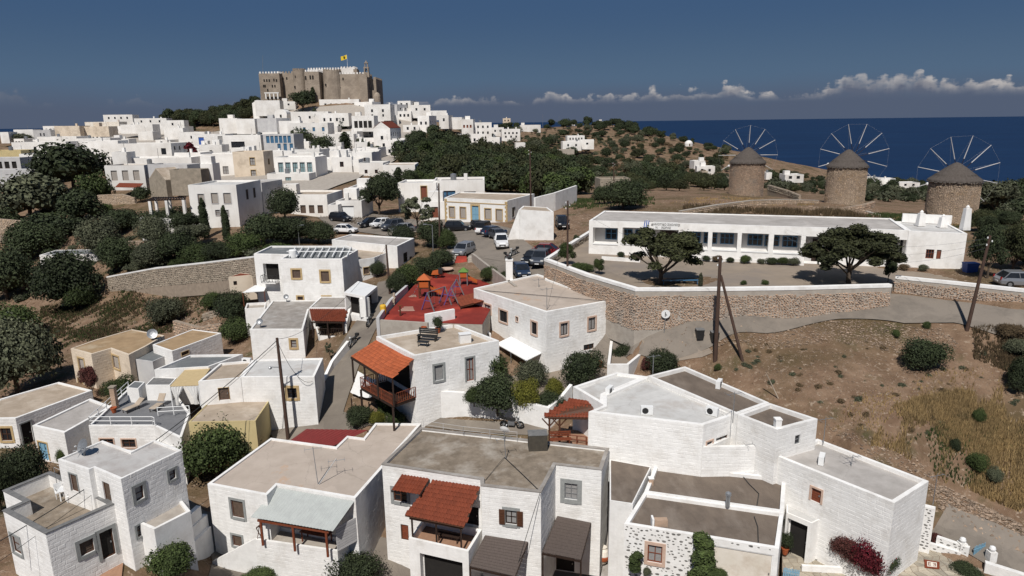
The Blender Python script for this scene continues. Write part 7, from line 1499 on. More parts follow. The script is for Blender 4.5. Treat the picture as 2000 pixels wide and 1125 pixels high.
# ================================================================ windmills
def windmill(label, cx, by, ty, wpx, Y, apex_dy, hub, rpx, skew, rot, seed):
    c = PY(cx, by, Y+3.5); k = c.dot(FW)/FPX; r = wpx*k/2; zt = PY(cx, ty, Y+3.5).z; zb = c.z; t = thing('windmill', label, 'windmill', (c.x, c.y, zb)); rnd = random.Random(seed)
    MB().lathe((c.x,c.y,0), [(r*1.0,zb-2),(r*1.0,zb),(r*.99,(zb+zt)/2),(r*.98,zt)], 28).build('tower', 'mortar', t)
    st = MB(); n = 26
    for i in range(n):
        a0, a1 = 2*math.pi*i/n, 2*math.pi*(i+1)/n; m = (a0+a1)/2
        if math.sin(m) > .35: continue
        p0 = Vector((c.x+math.cos(a0)*r*1.0, c.y+math.sin(a0)*r*1.0)); p1 = Vector((c.x+math.cos(a1)*r*1.0, c.y+math.sin(a1)*r*1.0)); stones_on(st, p0, p1, zb-.3, zb-.3, zt+.1, zt+.1, rnd, .26, pr=(.03,.09))
    st.build('stones', 'stone' if seed > 1 else 'stonepink', t, kind='stuff')
    MB().lathe((c.x,c.y,0), [(r*1.0,zt-.02),(r*1.0,zt+.25),(r*.9,zt+.28)], 28).build('timber_ring', 'wooddark', t)
    n = 24
    for i in range(n):
        a = 2*math.pi*i/n; MB().box((c.x+math.cos(a)*r*1.0, c.y+math.sin(a)*r*1.0, zt-.05), (.3,.16,.16), a).build('beam_end', 'wooddark', t)
    ch = apex_dy*k; prof = [(r*1.06,zt+.12),(r*1.04,zt+.3),(r*.74,zt+.28+ch*.33),(r*.42,zt+.28+ch*.68),(r*.12,zt+.28+ch*.97),(.02,zt+.32+ch)]; MB().lathe((c.x,c.y,0), prof, 28).build('cap', 'thatch', t)
    th = MB()
    for i in range(90):
        a = 2*math.pi*i/90+rnd.uniform(-.02,.02); h0 = zt+.05-rnd.random()*.15; th.mesh([(c.x+math.cos(a-.03)*r*1.09, c.y+math.sin(a-.03)*r*1.09, h0),(c.x+math.cos(a+.03)*r*1.09, c.y+math.sin(a+.03)*r*1.09, h0),(c.x+math.cos(a+.02)*r*.75, c.y+math.sin(a+.02)*r*.75, zt+.33+ch*.33),(c.x+math.cos(a-.02)*r*.75, c.y+math.sin(a-.02)*r*.75, zt+.33+ch*.33)], [(0,1,2,3)])
    th.build('thatch_fringe', 'thatch', t, kind='stuff')
    ax = Vector((math.sin(skew), math.cos(skew), .06)).normalized(); hp = PY(hub[0], hub[1], c.y+r*1.35); hubp = hp
    base = Vector((c.x, c.y, hp.z-.3)); MB().tube(base, hubp+ax*.5, .22, .18, 10).build('axle', 'wood', t); MB().tube(hubp+ax*.3, hubp+ax*2.6, .13, .07, 8).build('bowsprit', 'greywall', t)
    R_ = rpx*hp.dot(FW)/FPX; e1 = ax.cross(Vector((0,0,1))).normalized(); e2 = e1.cross(ax).normalized(); tips = []
    for i in range(12):
        a = rot+2*math.pi*i/12; d = e1*math.cos(a)+e2*math.sin(a); tip = hubp+d*R_; tips.append(tip); q_ = hubp+d*R_*.42; MB().tube(q_, tip, .075, .05, 7).build('spoke', 'greywall', t); MB().tube(hubp+d*.2, q_, .05, .05, 6).build('spoke_root', 'wooddark', t)
    for i in range(12):
        MB().tube(tips[i], tips[(i+1)%12], .006, .006, 4).build('rim_wire', 'greywall', t); MB().tube(tips[i], hubp+ax*2.5, .008, .008, 4).build('stay', 'greywall', t)
    p = hubp+(e1*math.cos(rot+2*math.pi*4/12)+e2*math.sin(rot+2*math.pi*4/12))*R_*.72
    sc_ = MB(); sc_.lathe(p-Vector((0,0,.35)), [(.02,0),(.2,.2),(.24,.45),(.05,.6)], 8); sc_.build('furled_sail', 'whitepaint', t)
windmill('leftmost and farthest stone windmill, its wheel reaching over the sea', 1456, 381, 318, 64, 140, 27, (1461,303), 57, .05, R(90), 1)
windmill('middle stone windmill standing on a ruined stone base', 1648, 394, 326, 71, 122, 30, (1667,308), 66, .12, R(75), 2)
windmill('rightmost and nearest stone windmill, on the crest behind the school end', 1853, 436, 354, 88, 103, 32, (1870,342), 77, .12, R(78), 3)
for lab, pts, Ys, hh, st_, cap in (('ruined stone plinth around the middle windmill', [(1590,402),(1640,406),(1690,398),(1710,392)], [117,116,118,122], 1.8, 'stonepink', None),
   ('pale curved stone wall climbing to the middle windmill', [(1330,412),(1400,400),(1470,391),(1540,389),(1600,391)], [104,108,113,117,121], 1.3, 'stone', 'plaster'),
   ('stone terrace edge below the nearest windmill', [(1690,412),(1730,424),(1760,430)], [108,104,101], .8, 'stone', 'plaster'),
   ('grey stone yard wall of the leftmost windmill', [(1500,360),(1540,372),(1560,380)], [150,140,134], 1.0, 'stonegrey', None)):
    pw = [PY(x, y, Y) for (x, y), Y in zip(pts, Ys)]; stone_wall(lab, [p.xy for p in pw], [p.z for p in pw], [p.z-hh for p in pw], .5, cap=cap, stone=st_, s=.45)
# ================================================================ poles, lamps and cables
def cable(label, a, b, sag, r=.018, m='blackmetal', n=18):
    a, b = Vector(a), Vector(b); pts = [a.lerp(b, i/n)-Vector((0,0,sag*4*(i/n)*(1-i/n))) for i in range(n+1)]; o = MB().poly_path(pts, r, 5).build('power_cable', m); tag(o, label, 'cable'); return o
def pole(label, bx, by, tx, ty, r=.14, z=None, Y=None, cross=0, name='utility_pole'):
    b = G(bx, by) if z is None and Y is None else (PZ(bx, by, z) if Y is None else PY(bx, by, Y)); tp = PY(tx, ty, b.y); t = thing(name, label, 'utility pole', b)
    MB().tube(b-Vector((0,0,.3)), tp, r*1.15, r*.75, 10).build('shaft', 'pole', t)
    for k in range(3):
        q = tp-Vector((0,0,.25+.3*k)); MB().lathe(q+Vector((.2*(1 if k%2 else -1),-.05,0)), [(.03,0),(.06,.04),(.03,.08),(.06,.12),(.02,.16)], 8).build('insulator', 'whitepaint', t)
    if cross: MB().beam(tp-Vector((cross,0,.3)), tp+Vector((cross,0,-.3)), .1).build('crossarm', 'pole', t)
    return t, tp, b
t1, P1, B1 = pole('tall brown utility pole leaning slightly, beside the low white house', 563, 858, 541, 660, .15)
t2, P2, B2 = pole('brown utility pole by the road with a slanting brace', 1397, 704, 1407, 500, .17)
b = G(1452, 704); q = PY(1408, 538, B2.y+.2); MB().tube(b-Vector((0,0,.3)), q, .14, .11, 9).build('brace', 'pole', t2)
t3, P3, B3 = pole('leaning brown utility pole at the right, beside the ramp road', 1888, 645, 1934, 460, .14)
t4, P4, B4 = pole('thin brown utility pole standing at the school yard wall', 1108, 578, 1109, 392, .11, z=-18)
t5, P5, B5 = pole('pole behind the square white block, reaching into the wood', 1037, 400, 1035, 292, .13, Y=118)
t6, P6, B6 = pole('pole at the lane end of the playground hedge', 762, 575, 754, 478, .13)
t7, P7, B7 = pole('brown pole between the trees beside the car park', 859, 487, 857, 358, .13)
t8, P8, B8 = pole('short utility pole with a cross arm below the far hillside', 1199, 350, 1199, 317, .12, Y=150, cross=1.3)
for lab, x, y, x2, y2, Y in (('tall thin mast on the far plateau crest',1092,240,1092,226,640),('second thin mast on the plateau, among trees',1060,246,1060,222,560),('hair thin antenna mast left of the castle',513,140,513,108,398)):
    a, b = PY(x, y, Y), PY(x2, y2, Y); t = thing('mast', lab, 'mast', a); MB().tube(a-Vector((0,0,1)), b, .12, .06, 6).build('shaft', 'metalgrey', t)
c1 = wp(HF3, 611, 742) if HF3.pick(611,742) is not None else P1
cable('thick drooping cable from the tall pole down to the bottom left corner', P1-Vector((0,0,.2)), PZ(-30,1074,-23.6), .9, .03)
cable('thin cable running lower down to the bottom left corner', P1-Vector((0,0,.5)), PZ(-20,1110,-24.3), .5, .015)
cable('cable sagging from the tall pole to the low white house corner', P1-Vector((0,0,.3)), Vector((c1.x, c1.y-.1, -21.7)), 1.2, .018)
cable('cable from the tall pole to the weathered roof house', P1-Vector((0,0,.1)), PZ(600,640,-20.8), .25, .018); cable('cable from the weathered roof house up to the hedge pole', PZ(600,640,-20.8), P6-Vector((0,0,.2)), 1.0, .016)
cable('upper cable from the hedge pole to the tree pole', P6-Vector((0,0,.1)), P7-Vector((0,0,.2)), .8, .014)
for k in range(3): cable(('highest','middle','lowest')[k]+' thin wire from the leaning pole across the school end', P3-Vector((0,0,.2+.4*k)), Vector((*(aa+dd*22+nnn*.1), ST-.3-.35*k)), 1.3+.4*k, .008, 'metalgrey')
cable('wire from the braced pole to the thin yard pole', P2-Vector((0,0,.1)), P4-Vector((0,0,.1)), 1.2, .008); cable('wire over the cream roof from the thin yard pole', P4-Vector((0,0,.2)), Vector((*PZ(1069,608,-16.9).xy, -16.6)), .7, .010); cable('dark cable lying along the cream roof of the tall block house', PZ(930,566,-16.98), PZ(1185,588,-16.9), .0, .03)
cable('black wire running down the shuttered wall of the old concrete roofed house', PZ(1055,962,-22.7), PZ(1005,1125,-27.8), -.1, .02); cable('wire across the old concrete roof', PZ(985,893,-22.85), PZ(1055,960,-22.85), -.03, .025); cable('wire leaving the roof mast towards the left front', PZ(985,893,-22.8), PZ(948,938,-22.9), -.02, .015)
def lamp(label, x, y, h, arm, z=None):
    b = G(x, y) if z is None else PZ(x, y, z); t = thing('street_lamp', label, 'street lamp', b); MB().tube(b, b+Vector((0,0,h)), .06, .045, 8).build('pole', 'metalgrey', t); e = b+Vector((arm,-.2,h+.15)); MB().tube(b+Vector((0,0,h)), e, .035, .03, 6).build('arm', 'metalgrey', t); MB().box(e+Vector((arm*.15,0,0)), (.5,.2,.1)).build('head', 'metalgrey', t)
lamp('tall grey street lamp above the playground hedge', 847, 515, 5.2, -.8); lamp('grey street lamp among the trees behind the three storey house', 585, 480, 3.2, .7);
e = P1+Vector((-.1,0,-2.6)); t = thing('street_lamp', 'small lamp head bracketed on the tall leaning utility pole', 'street lamp', e); MB().tube(e, e+Vector((-.55,-.3,.15)), .03).build('arm', 'metalgrey', t); MB().lathe(e+Vector((-.6,-.33,0)), [(.05,.2),(.14,.1),(.13,0),(.03,-.06)], 10).build('head', 'metalgrey', t)
# ================================================================ vehicles
def car(label, x, y, rz, paint, kind='hatch', z=None, Y=None, name='parked_car'):
    p = G(x, y) if z is None else PZ(x, y, z); p = Vector((p.x, p.y, p.z+.13)); t = thing(name, label, 'car', p, R(rz), 'cars parked around the road bend')
    L_, W_, H_ = {'hatch':(4.0,1.74,1.48),'suv':(4.3,1.82,1.68),'jeep':(4.2,1.8,1.85),'pickup':(4.9,1.8,1.75)}[kind]; hl = L_/2; hw = W_/2; bel = .92 if kind == 'hatch' else 1.02; hood = .82 if kind == 'hatch' else .98
    if kind == 'pickup': S = [(-hl,.38,.70,.80),(-hl+.12,.25,.86,.94),(-hl+1.15,.22,hood,1),(-hl+1.35,.22,bel,1),(hl-1.5,.22,bel,1),(hl-.1,.25,bel-.02,1),(hl,.38,.85,.96)]
    else: S = [(-hl,.38,.62,.78),(-hl+.12,.25,.76,.92),(-hl+.9,.22,hood,1),(-hl+1.15,.22,bel,1),(hl-.55,.22,bel+.03,1),(hl-.08,.28,bel,.95),(hl,.4,.75,.88)]
    vs = []; m = 8
    for yy, z0, z1, w in S:
        ww = hw*w; zm = z0+(z1-z0)*.62
        vs += [(-ww*.90,yy,z0),(-ww,yy,z0+.12),(-ww,yy,zm),(-ww*.93,yy,z1),(ww*.93,yy,z1),(ww,yy,zm),(ww,yy,z0+.12),(ww*.90,yy,z0)]
    fs = [(i*m+j, i*m+(j+1)%m, (i+1)*m+(j+1)%m, (i+1)*m+j) for i in range(len(S)-1) for j in range(m)]+[tuple(range(m-1,-1,-1)), tuple(range((len(S)-1)*m, len(S)*m))]
    mb = MB(); mb.mesh(vs, fs); body = mb.build('body', paint, t, local=True)
    if kind == 'hatch': y0, y1, y2, y3 = -hl+1.0, -hl+1.75, hl-.75, hl-.22
    elif kind == 'suv': y0, y1, y2, y3 = -hl+1.1, -hl+1.7, hl-.45, hl-.12
    elif kind == 'jeep': y0, y1, y2, y3 = -hl+1.35, -hl+1.6, hl-.2, hl-.08
    else: y0, y1, y2, y3 = -hl+1.3, -hl+1.9, hl-1.7, hl-1.5
    a, b_ = hw*.93, hw*.76; mb = MB(); mb.hexa([(-a,y0,bel-.02),(a,y0,bel-.02),(a,y3,bel-.02),(-a,y3,bel-.02),(-b_,y1,H_-.06),(b_,y1,H_-.06),(b_,y2,H_-.06),(-b_,y2,H_-.06)]); mb.build('windows', 'glass', t, local=True)
    mb = MB(); mb.hexa([(-b_-.01,y1-.03,H_-.07),(b_+.01,y1-.03,H_-.07),(b_+.01,y2+.03,H_-.07),(-b_-.01,y2+.03,H_-.07),(-b_*.9,y1+.12,H_),(b_*.9,y1+.12,H_),(b_*.9,y2-.1,H_),(-b_*.9,y2-.1,H_)])
    for sx in (-1, 1):
        for (ya, yb) in ((y0, y1), (y3, y2), ((y0+y3)/2, (y1+y2)/2)): mb.beam((sx*a*1.005, ya, bel-.02), (sx*b_*1.01, yb, H_-.05), .07, .05)
    mb.build('roof', paint if kind != 'jeep' else 'blackmetal', t, local=True)
    for sx in (-1, 1):
        for yy in (-hl+.75, hl-.78):
            wb = MB(); wb.tube((sx*(hw-.2),yy,.33),(sx*(hw+.01),yy,.33),.33,.33,16); w_ = wb.build('wheel', 'tyre', t, local=True); wb = MB(); wb.tube((sx*(hw+.0),yy,.33),(sx*(hw+.025),yy,.33),.19,.17,10); wb.build('rim', 'metalgrey', w_, local=True)
        MB().box((sx*hw*.66,-hl+.10,.68 if kind=='hatch' else .78),(.34,.16,.15)).build('headlight','lampglass',t,local=True); MB().box((sx*hw*.78,hl-.05,.86),(.16,.10,.28)).build('tail_light','redlamp',t,local=True); MB().box((sx*(hw+.06),y0+.35,bel+.08),(.18,.1,.12)).build('mirror',paint,t,local=True)
    MB().box((0,-hl+.0,.5),(.9,.06,.16)).build('grille','blackmetal',t,local=True); MB().box((0,-hl-.03,.4),(.5,.03,.11)).build('number_plate','whitepaint',t,local=True); MB().box((0,hl+.02,.55),(.5,.03,.11)).build('number_plate','whitepaint',t,local=True)
    return t
car('black car parked beside the white garage house', 666, 433, 65, 'carblack','suv'); car('black car at the left of the row under the leafy tree', 722, 443, -55, 'carblack'); car('small white car in the row under the leafy tree', 744, 444, -35, 'carwhite'); car('grey blue car third in the row under the leafy tree', 766, 449, -40, 'cargrey','suv'); car('silver car at the right end of the row under the leafy tree', 787, 455, -48, 'carsilver')
car('white car half hidden behind the pale roofed house', 676, 456, 75, 'carwhite'); car('big black car parked across the steps of the neoclassical house', 894, 452, 88, 'carblack','suv'); car('dark car between the blue door and the white jeep', 934, 450, 20, 'carblack'); car('white jeep with a spare wheel and black roof', 947, 456, 160, 'carwhite','jeep'); car('dark blue car right of the white jeep', 965, 461, 125, 'carblue'); car('grey car nosed behind the white pickup', 973, 468, 25, 'cargrey')
car('white pickup facing the camera on the road bend', 979, 482, 5, 'carwhite','pickup'); car('silver hatchback parked at the head of the playground steps', 906, 499, -22, 'carsilver','suv'); car('black car alone on the dirt beside the square white block', 1098, 445, 3, 'carblack','suv'); car('black car left of the school wall end', 1041, 514, -25, 'carblack'); car('dark grey car with open rear tight against the school wall', 1056, 517, -15, 'cargrey','suv'); car('dark red car behind the school wall corner', 1072, 500, 75, 'carred'); car('dark blue car half hidden by the tall white chimney', 1018, 540, 10, 'carblue')
t = car('grey blue car cut by the right edge beyond the school', 1990, 562, 80, 'carsilver', z=-15.7); car('white car among the upper town walls', 188, 252, 80, 'carwhite', name='parked_car');
def moto(label, p, rz, m='blackmetal', s=1):
    t = thing('motorbike', label, 'motorbike', p, R(rz)); t.scale = (s,)*3
    for y in (-.62, .62):
        mb = MB(); n = 16; r0, r1 = .30, .22
        vs = [];
        for x in (-.05,.05):
            for r in (r0, r1):
                for i in range(n): a = 2*math.pi*i/n; vs.append((x, y+math.cos(a)*r, .30+math.sin(a)*r))
        fs = []
        for i in range(n): j = (i+1)%n; fs += [(i,j,n+j,n+i),(2*n+j,2*n+i,3*n+i,3*n+j),(j,i,2*n+i,2*n+j),(n+i,n+j,3*n+j,3*n+i)]
        mb.mesh(vs, fs); w = mb.build('wheel', 'tyre', t, local=True); MB().tube((-.06,y,.3),(.06,y,.3),.1,.1,8).build('hub','metalgrey',w,local=True)
    MB().box((0,.05,.45),(.24,.5,.35)).build('engine','metalgrey',t,local=True); mb = MB(); mb.hexa([(-.13,-.3,.62),(.13,-.3,.62),(.13,.1,.6),(-.13,.1,.6),(-.10,-.25,.86),(.10,-.25,.86),(.12,.1,.78),(-.12,.1,.78)]); mb.build('fuel_tank', m, t, local=True); mb = MB(); mb.hexa([(-.12,.1,.66),(.12,.1,.66),(.11,.72,.72),(-.11,.72,.72),(-.12,.1,.76),(.12,.1,.76),(.12,.75,.86),(-.12,.75,.86)]); mb.build('seat','blackmetal',t,local=True)
    MB().box((0,.82,.95),(.34,.3,.28)).build('top_box','blackmetal',t,local=True); mb = MB(); mb.tube((-.08,-.62,.3),(-.06,-.35,.95),.03); mb.tube((.08,-.62,.3),(.06,-.35,.95),.03); mb.build('fork','metalgrey',t,local=True); MB().tube((-.36,-.25,1.02),(.36,-.25,1.02),.02).build('handlebar','metalgrey',t,local=True); MB().lathe((0,-.5,.86),[(.02,0),(.1,.05),(.1,.14),(.03,.2)],8).build('headlight','lampglass',t,local=True)
moto('dark motorbike with a top box parked behind the old concrete roof', G(1000,838)+Vector((0,0,.08)), 80, s=1.1); moto('scooter parked on the lane beside the leaning grey wall', G(690,676)+Vector((0,0,.08)), -20); moto('scooter in the shade by the white sheet porch', G(722,637)+Vector((0,0,.08)), -10)
moto('dark motorbike on the road edge before the black cars', G(1003,501)+Vector((0,0,.12)), -40); moto('red motorbike at the near road edge above the white chimney', G(993,512)+Vector((0,0,.12)), 30, 'carred')
# ================================================================ roof and yard fittings
for x, y, z, rz, lab in ((1190,770,-20.5,60,'air conditioner unit on the left part of the pale grey roof'),(1263,809,-20.5,-5,'air conditioner unit in the middle of the pale grey roof'),(1391,811,-20.5,-40,'air conditioner unit at the right corner of the pale grey roof'),(1404,757,-20.4,60,'air conditioner unit on the long brown roof'),(1604,905,-22.45,60,'air conditioner unit on the long grey roof beside the field'),(483,712,-21.8,-10,'air conditioner unit standing behind the beige parapet')):
    ac_unit(PZ(x,y,z), R(rz), lab)
e = HF.pick(690,560) or 3
def antenna(label, x, y, z, h, n=4, lean=(0,0), rz=.3):
    p = PZ(x, y, z); t = thing('antenna', label, 'antenna', p); q = p+Vector((lean[0], lean[1], h)); MB().tube(p, q, .03, .022, 6).build('mast', 'metalgrey', t); d = Vector((math.cos(rz), math.sin(rz), 0)); e = Vector((-d.y, d.x, 0)); c = q-Vector((0,0,.15)); MB().tube(c-d*.6, c+d*.6, .018, .018, 5).build('boom', 'metalgrey', t)
    for k in range(n): o_c = c+d*(-.55+1.1*k/(n-1)); MB().tube(o_c-e*(.4-.05*k), o_c+e*(.4-.05*k), .012, .012, 4).build('element', 'metalgrey', t)
def dish(label, x, y, z, rz, r=.42, m='metalgrey', h=.5):
    p = PZ(x, y, z); t = thing('satellite_dish', label, 'satellite dish', p, R(rz)); MB().tube((0,0,0),(0,0,h+.1),.03).build('mount', 'metalgrey', t, local=True)
    mb = MB(); n = 18; Mx = Matrix.Rotation(R(62), 3, 'X'); vs = [Mx @ Vector((0,0,-.09))+Vector((0,-.1,h+.2))]
    for k, rr in ((1,.5),(2,1.0)):
        for i in range(n): a = 2*math.pi*i/n; vs.append(Mx @ Vector((math.cos(a)*r*rr, math.sin(a)*r*rr, -.09+.10*rr*rr))+Vector((0,-.1,h+.2)))
    mb.mesh(vs, [(0,1+i,1+(i+1)%n) for i in range(n)]+[(1+i,1+n+i,1+n+(i+1)%n,1+(i+1)%n) for i in range(n)]); mb.build('dish', m, t, local=True); MB().tube((0,-.15,h+.1),(0,-.5,h+.35),.015).build('feed_arm','metalgrey',t,local=True); MB().box((0,-.52,h+.37),(.07,.1,.07)).build('receiver','whitepaint',t,local=True)
antenna('tall wire thin antenna mast on the beige roof', 621, 945, -24.6, 2.6, 3, (-.3,.5)); antenna('leaning antenna on the beige roof', 623, 946, -24.6, 1.5, 3, (1.1,.9)); antenna('antenna mast on the old concrete roof', 988, 896, -22.9, 1.6, 3, (-.1,.1))
antenna('antenna on the cream roof of the tall block house', 1068, 604, -17.0, 2.1, 3); antenna('second antenna near the back of the cream roof', 1052, 560, -17.0, .9, 3); antenna('antenna post where the pale roof meets the brown roof', 1431, 826, -20.3, 2.3, 2); antenna('thin antenna on the white parapet left of the brown roofs', 1275, 731, -20.2, 1.7, 3)
antenna('antenna lying low in the middle of the long grey roof', 1662, 912, -22.5, .8, 5, (.1,.1)); antenna('thin pole antenna at the field corner of the long grey roof', 1608, 866, -22.2, 2.0, 2); antenna('thin antenna over the right back corner of the long white house', 1822, 985, -24.5, 2.2, 2); antenna('antenna at the left of the pale terrace wall', 1466, 924, -24.1, 2.4, 3)
antenna('antenna on the pale front roof of the corner house', 165, 893, -21.3, .7, 4); dish('grey satellite dish on the roof of the corner house', 167, 889, -21.25, -30, .5); dish('white satellite dish on the back edge of the old concrete roof', 985, 862, -22.9, 160, .38, 'whitepaint', .7); dish('satellite dish on the brown roof of the cream house', 299, 663, -23.2, 20, .55, 'metalgrey', .5)
dish('small dish at the front corner of the weathered grey roof', 509, 640, -20.8, 0, .35); dish('round dish leaning on the grey roof near the playground', 560, 590, -20.8, 10, .3)
mat('tankbrown', (.075,.065,.05), (.055,.048,.038), 3, .8, .1); p = PZ(1050,876,-22.95); t = thing('roof_tank', 'brown metal box tank on the back edge of the old concrete roof', 'tank', p); MB().box(p+Vector((0,0,.62)), (1.35,.9,1.2), .05).build('casing', 'tankbrown', t); MB().box(p+Vector((0,0,1.24)), (1.4,.95,.05), .05).build('lid', 'cap_grey', t)
for k, (x, y) in enumerate(((1300,843),(1480,1003))):
    pass
p = PZ(1421,989,-24.0); t = thing('flue_pipe', 'small metal flue on the wall between the two brown roofs', 'flue', p); MB().lathe(p, [(.14,0),(.14,.75),(.2,.8),(.18,.95),(.03,1.05)], 10).build('pipe', 'metalgrey', t)
p = PZ(1290,1026,-24.2); t = thing('roof_hatch', 'small red brick roof vent on the front brown roof', 'roof vent', p); MB().box(p+Vector((0,0,.22)), (.8,.35,.45)).build('brickwork', 'stonepink', t); MB().box(p+Vector((-.5,0,.28)), (.12,.5,.55)).build('side_slab', 'white', t)
p = PZ(1271,947,-24.2); t = thing('roof_vent', 'little brick vent at the left of the rear brown roof', 'roof vent', p); MB().box(p+Vector((0,0,.25)), (.3,.3,.5)).build('brickwork', 'stonepink', t); MB().box(p+Vector((0,0,.53)), (.36,.36,.05)).build('lid', 'white', t)
p = PZ(1518,838,-20.2); t = thing('chimney', 'stub white chimney at the front corner of the windowed white block', 'chimney', p); MB().box(p+Vector((.1,.25,.3)), (.4,.4,.6)).build('stack', 'white', t); MB().box(p+Vector((.1,.25,.63)), (.46,.46,.08)).build('cap', 'white', t)
p = PZ(1419,848,-21.9); t = thing('water_box', 'white box tank on the terrace beside the glass door', 'tank', p); MB().box(p+Vector((0,.4,.1)), (1.1,.8,.8), .4).build('casing', 'white', t); MB().box(p+Vector((0,.4,.53)), (1.2,.9,.06), .4).build('lid', 'whitepaint', t)
def bigpipe(label, pts, z): o = MB().poly_path([PZ(x, y, z)+Vector((0,0,.04)) for x, y in pts], .03, 6).build('cable', 'blackmetal'); tag(o, label, 'cable')
bigpipe('black hose snaking over the front brown roof', [(1481,1060),(1480,1030),(1473,1010),(1483,975),(1470,948),(1466,925)][0:3], -24.2); bigpipe('black hose snaking over the rear brown roof', [(1478,990),(1482,965),(1462,945),(1450,930),(1475,926),(1525,930)], -24.18)
p = PZ(521,660,-20.9)
t = thing('bench', 'dark wooden bench on the sand coloured roof terrace', 'bench', PZ(835,665,-19.0), R(-15)); t.scale = (1.15,1.15,1.15)
for k in range(3): MB().box((0,-.18+.16*k,.42),(1.6,.13,.04)).build('seat_slat','blackmetal',t,local=True)
for k in range(3): MB().box((0,.3,.55+.15*k),(1.6,.04,.12)).build('back_slat','blackmetal',t,local=True)
for x in (-.7,.7): MB().box((x,0,.2),(.06,.5,.4)).build('leg','blackmetal',t,local=True); MB().box((x,.3,.6),(.05,.05,.7)).build('post','blackmetal',t,local=True)
t = thing('low_table', 'small dark low table in front of the roof terrace bench', 'table', PZ(827,676,-19.0), R(-15)); MB().box((0,0,.42),(1.0,.55,.05)).build('top','blackmetal',t,local=True)
for x in (-.4,.4):
    for y in (-.2,.2): MB().box((x,y,.2),(.05,.05,.4)).build('leg','blackmetal',t,local=True)
p = PZ(908,670,-19.0); t = thing('roof_box', 'white plastered box on the sand coloured roof terrace', 'box', p); MB().box(p+Vector((0,.2,.4)), (1.0,.6,.8), .3).build('casing','white',t); MB().box(p+Vector((0,.2,.83)), (1.1,.7,.06), .3).build('lid','whitepaint',t)
def pot(label, p, r=.22, h=.4, plant_=None):
    t = thing('plant_pot', label, 'plant pot', p); MB().lathe(p, [(r*.6,0),(r,h*.85),(r*1.12,h*.85),(r*1.12,h),(r*.9,h),(r*.85,h*.8)], 12).build('pot','terracotta',t)
    if plant_: o = bpy.data.objects.new('leaves', crown('bush', plant_, 0, False)); COL.objects.link(o); o.parent = t; o.location = (0,0,h*.7); o.scale = (r*4,r*4,r*5)
for x, y, z, lab, pl in ((800,1049,0,'',None),(1533,1082,-28.2,'terracotta pot with a plant at the cobbled house corner','leafdark'),(1802,1056,-27.5,'big terracotta pot under the oleander',None),(1532,1045,-27.9,'terracotta pot in the porch shade','leafmid'),(828,648,-19,'terracotta pot near the back of the roof terrace',None),(856,650,-19,'dark plant in a pot on the roof terrace','leafdark'),(223,806,-24.6,'small terracotta pot by the brick chimney',None),(1172,716,-22.7,'terracotta jar beside the shrubs of the tall block house',None)):
    if z: pot(lab, PZ(x, y, z), .25, .5, pl)
p = PZ(1178,1098,-30.9); t = thing('decorated_jar', 'large cream and rust painted jar in the lower yard', 'jar', p); MB().lathe(p, [(.25,0),(.42,.35),(.45,.7),(.35,1.0),(.2,1.15),(.26,1.25)],16).build('body','creamlite',t); MB().lathe(p, [(.43,.30),(.47,.45),(.47,.6),(.44,.66)],16).build('painted_band','terracotta',t)
b = G(1297,651); t = thing('road_sign', 'round white road sign on a thin pole by the road bend', 'road sign', b); tp = PY(1300,613,b.y); MB().tube(b, (tp.x,tp.y,tp.z+.1), .035).build('pole','metalgrey',t); mb = MB(); mb.tube(tp+Vector((0,-.05,0)), tp+Vector((0,-.08,0)), .40,.40,24); dk = mb.build('disc','whitepaint',t); MB().box(tp+Vector((-.04,-.09,-.02)), (.08,.02,.42)).build('mark','cap_grey',dk); mb = MB(); mb.beam(tp+Vector((-.04,-.1,.08)), tp+Vector((.10,-.1,-.1)), .05); mb.build('mark','cap_grey',dk)
p = aa+dd*HSc.hit(1266,440,0)[0]+nnn*.1; q = Vector((*p, ST-.5)); t = thing('striped_flag', 'blue and white striped flag hanging by the school entrance', 'flag', q); e = q+nnn.to_3d()*1.2+Vector((0,0,1.0)); MB().tube(q, e, .03).build('pole','whitepaint',t)
for k in range(5):
    mb = MB()
    for i in range(5): w = .11; x0 = -.28+k*w; z = -i*.38; wob = .06*math.sin(i*1.4+k); mb.v.append((e.x+x0-i*.05, e.y+wob, e.z-.1+z)); mb.v.append((e.x+x0+w-i*.05, e.y+wob+.03, e.z-.1+z))
    for i in range(4): mb.f.append((2*i,2*i+1,2*i+3,2*i+2)); mb.mi.append(0)
    mb.build('stripe', 'flagblue' if k%2 == 0 else 'flagwhite', t)
t = bench(PZ(1328,556,yz), 0, 'blue bench beside the windswept pine', 'bluewood', 3.6);
p = PZ(1893,536,-15.75); t = thing('waste_bin', 'blue wheeled bin at the right end of the school', 'waste bin', p); mb = MB(); mb.hexa([p+Vector(v) for v in ((-.5,-.35,.1),(.5,-.35,.1),(.5,.35,.1),(-.5,.35,.1),(-.62,-.45,1.15),(.62,-.45,1.15),(.62,.45,1.15),(-.62,.45,1.15))]); mb.build('body','bluepaint',t); MB().box(p+Vector((0,0,1.2)), (1.3,.95,.08)).build('lid','bluepaint',t)
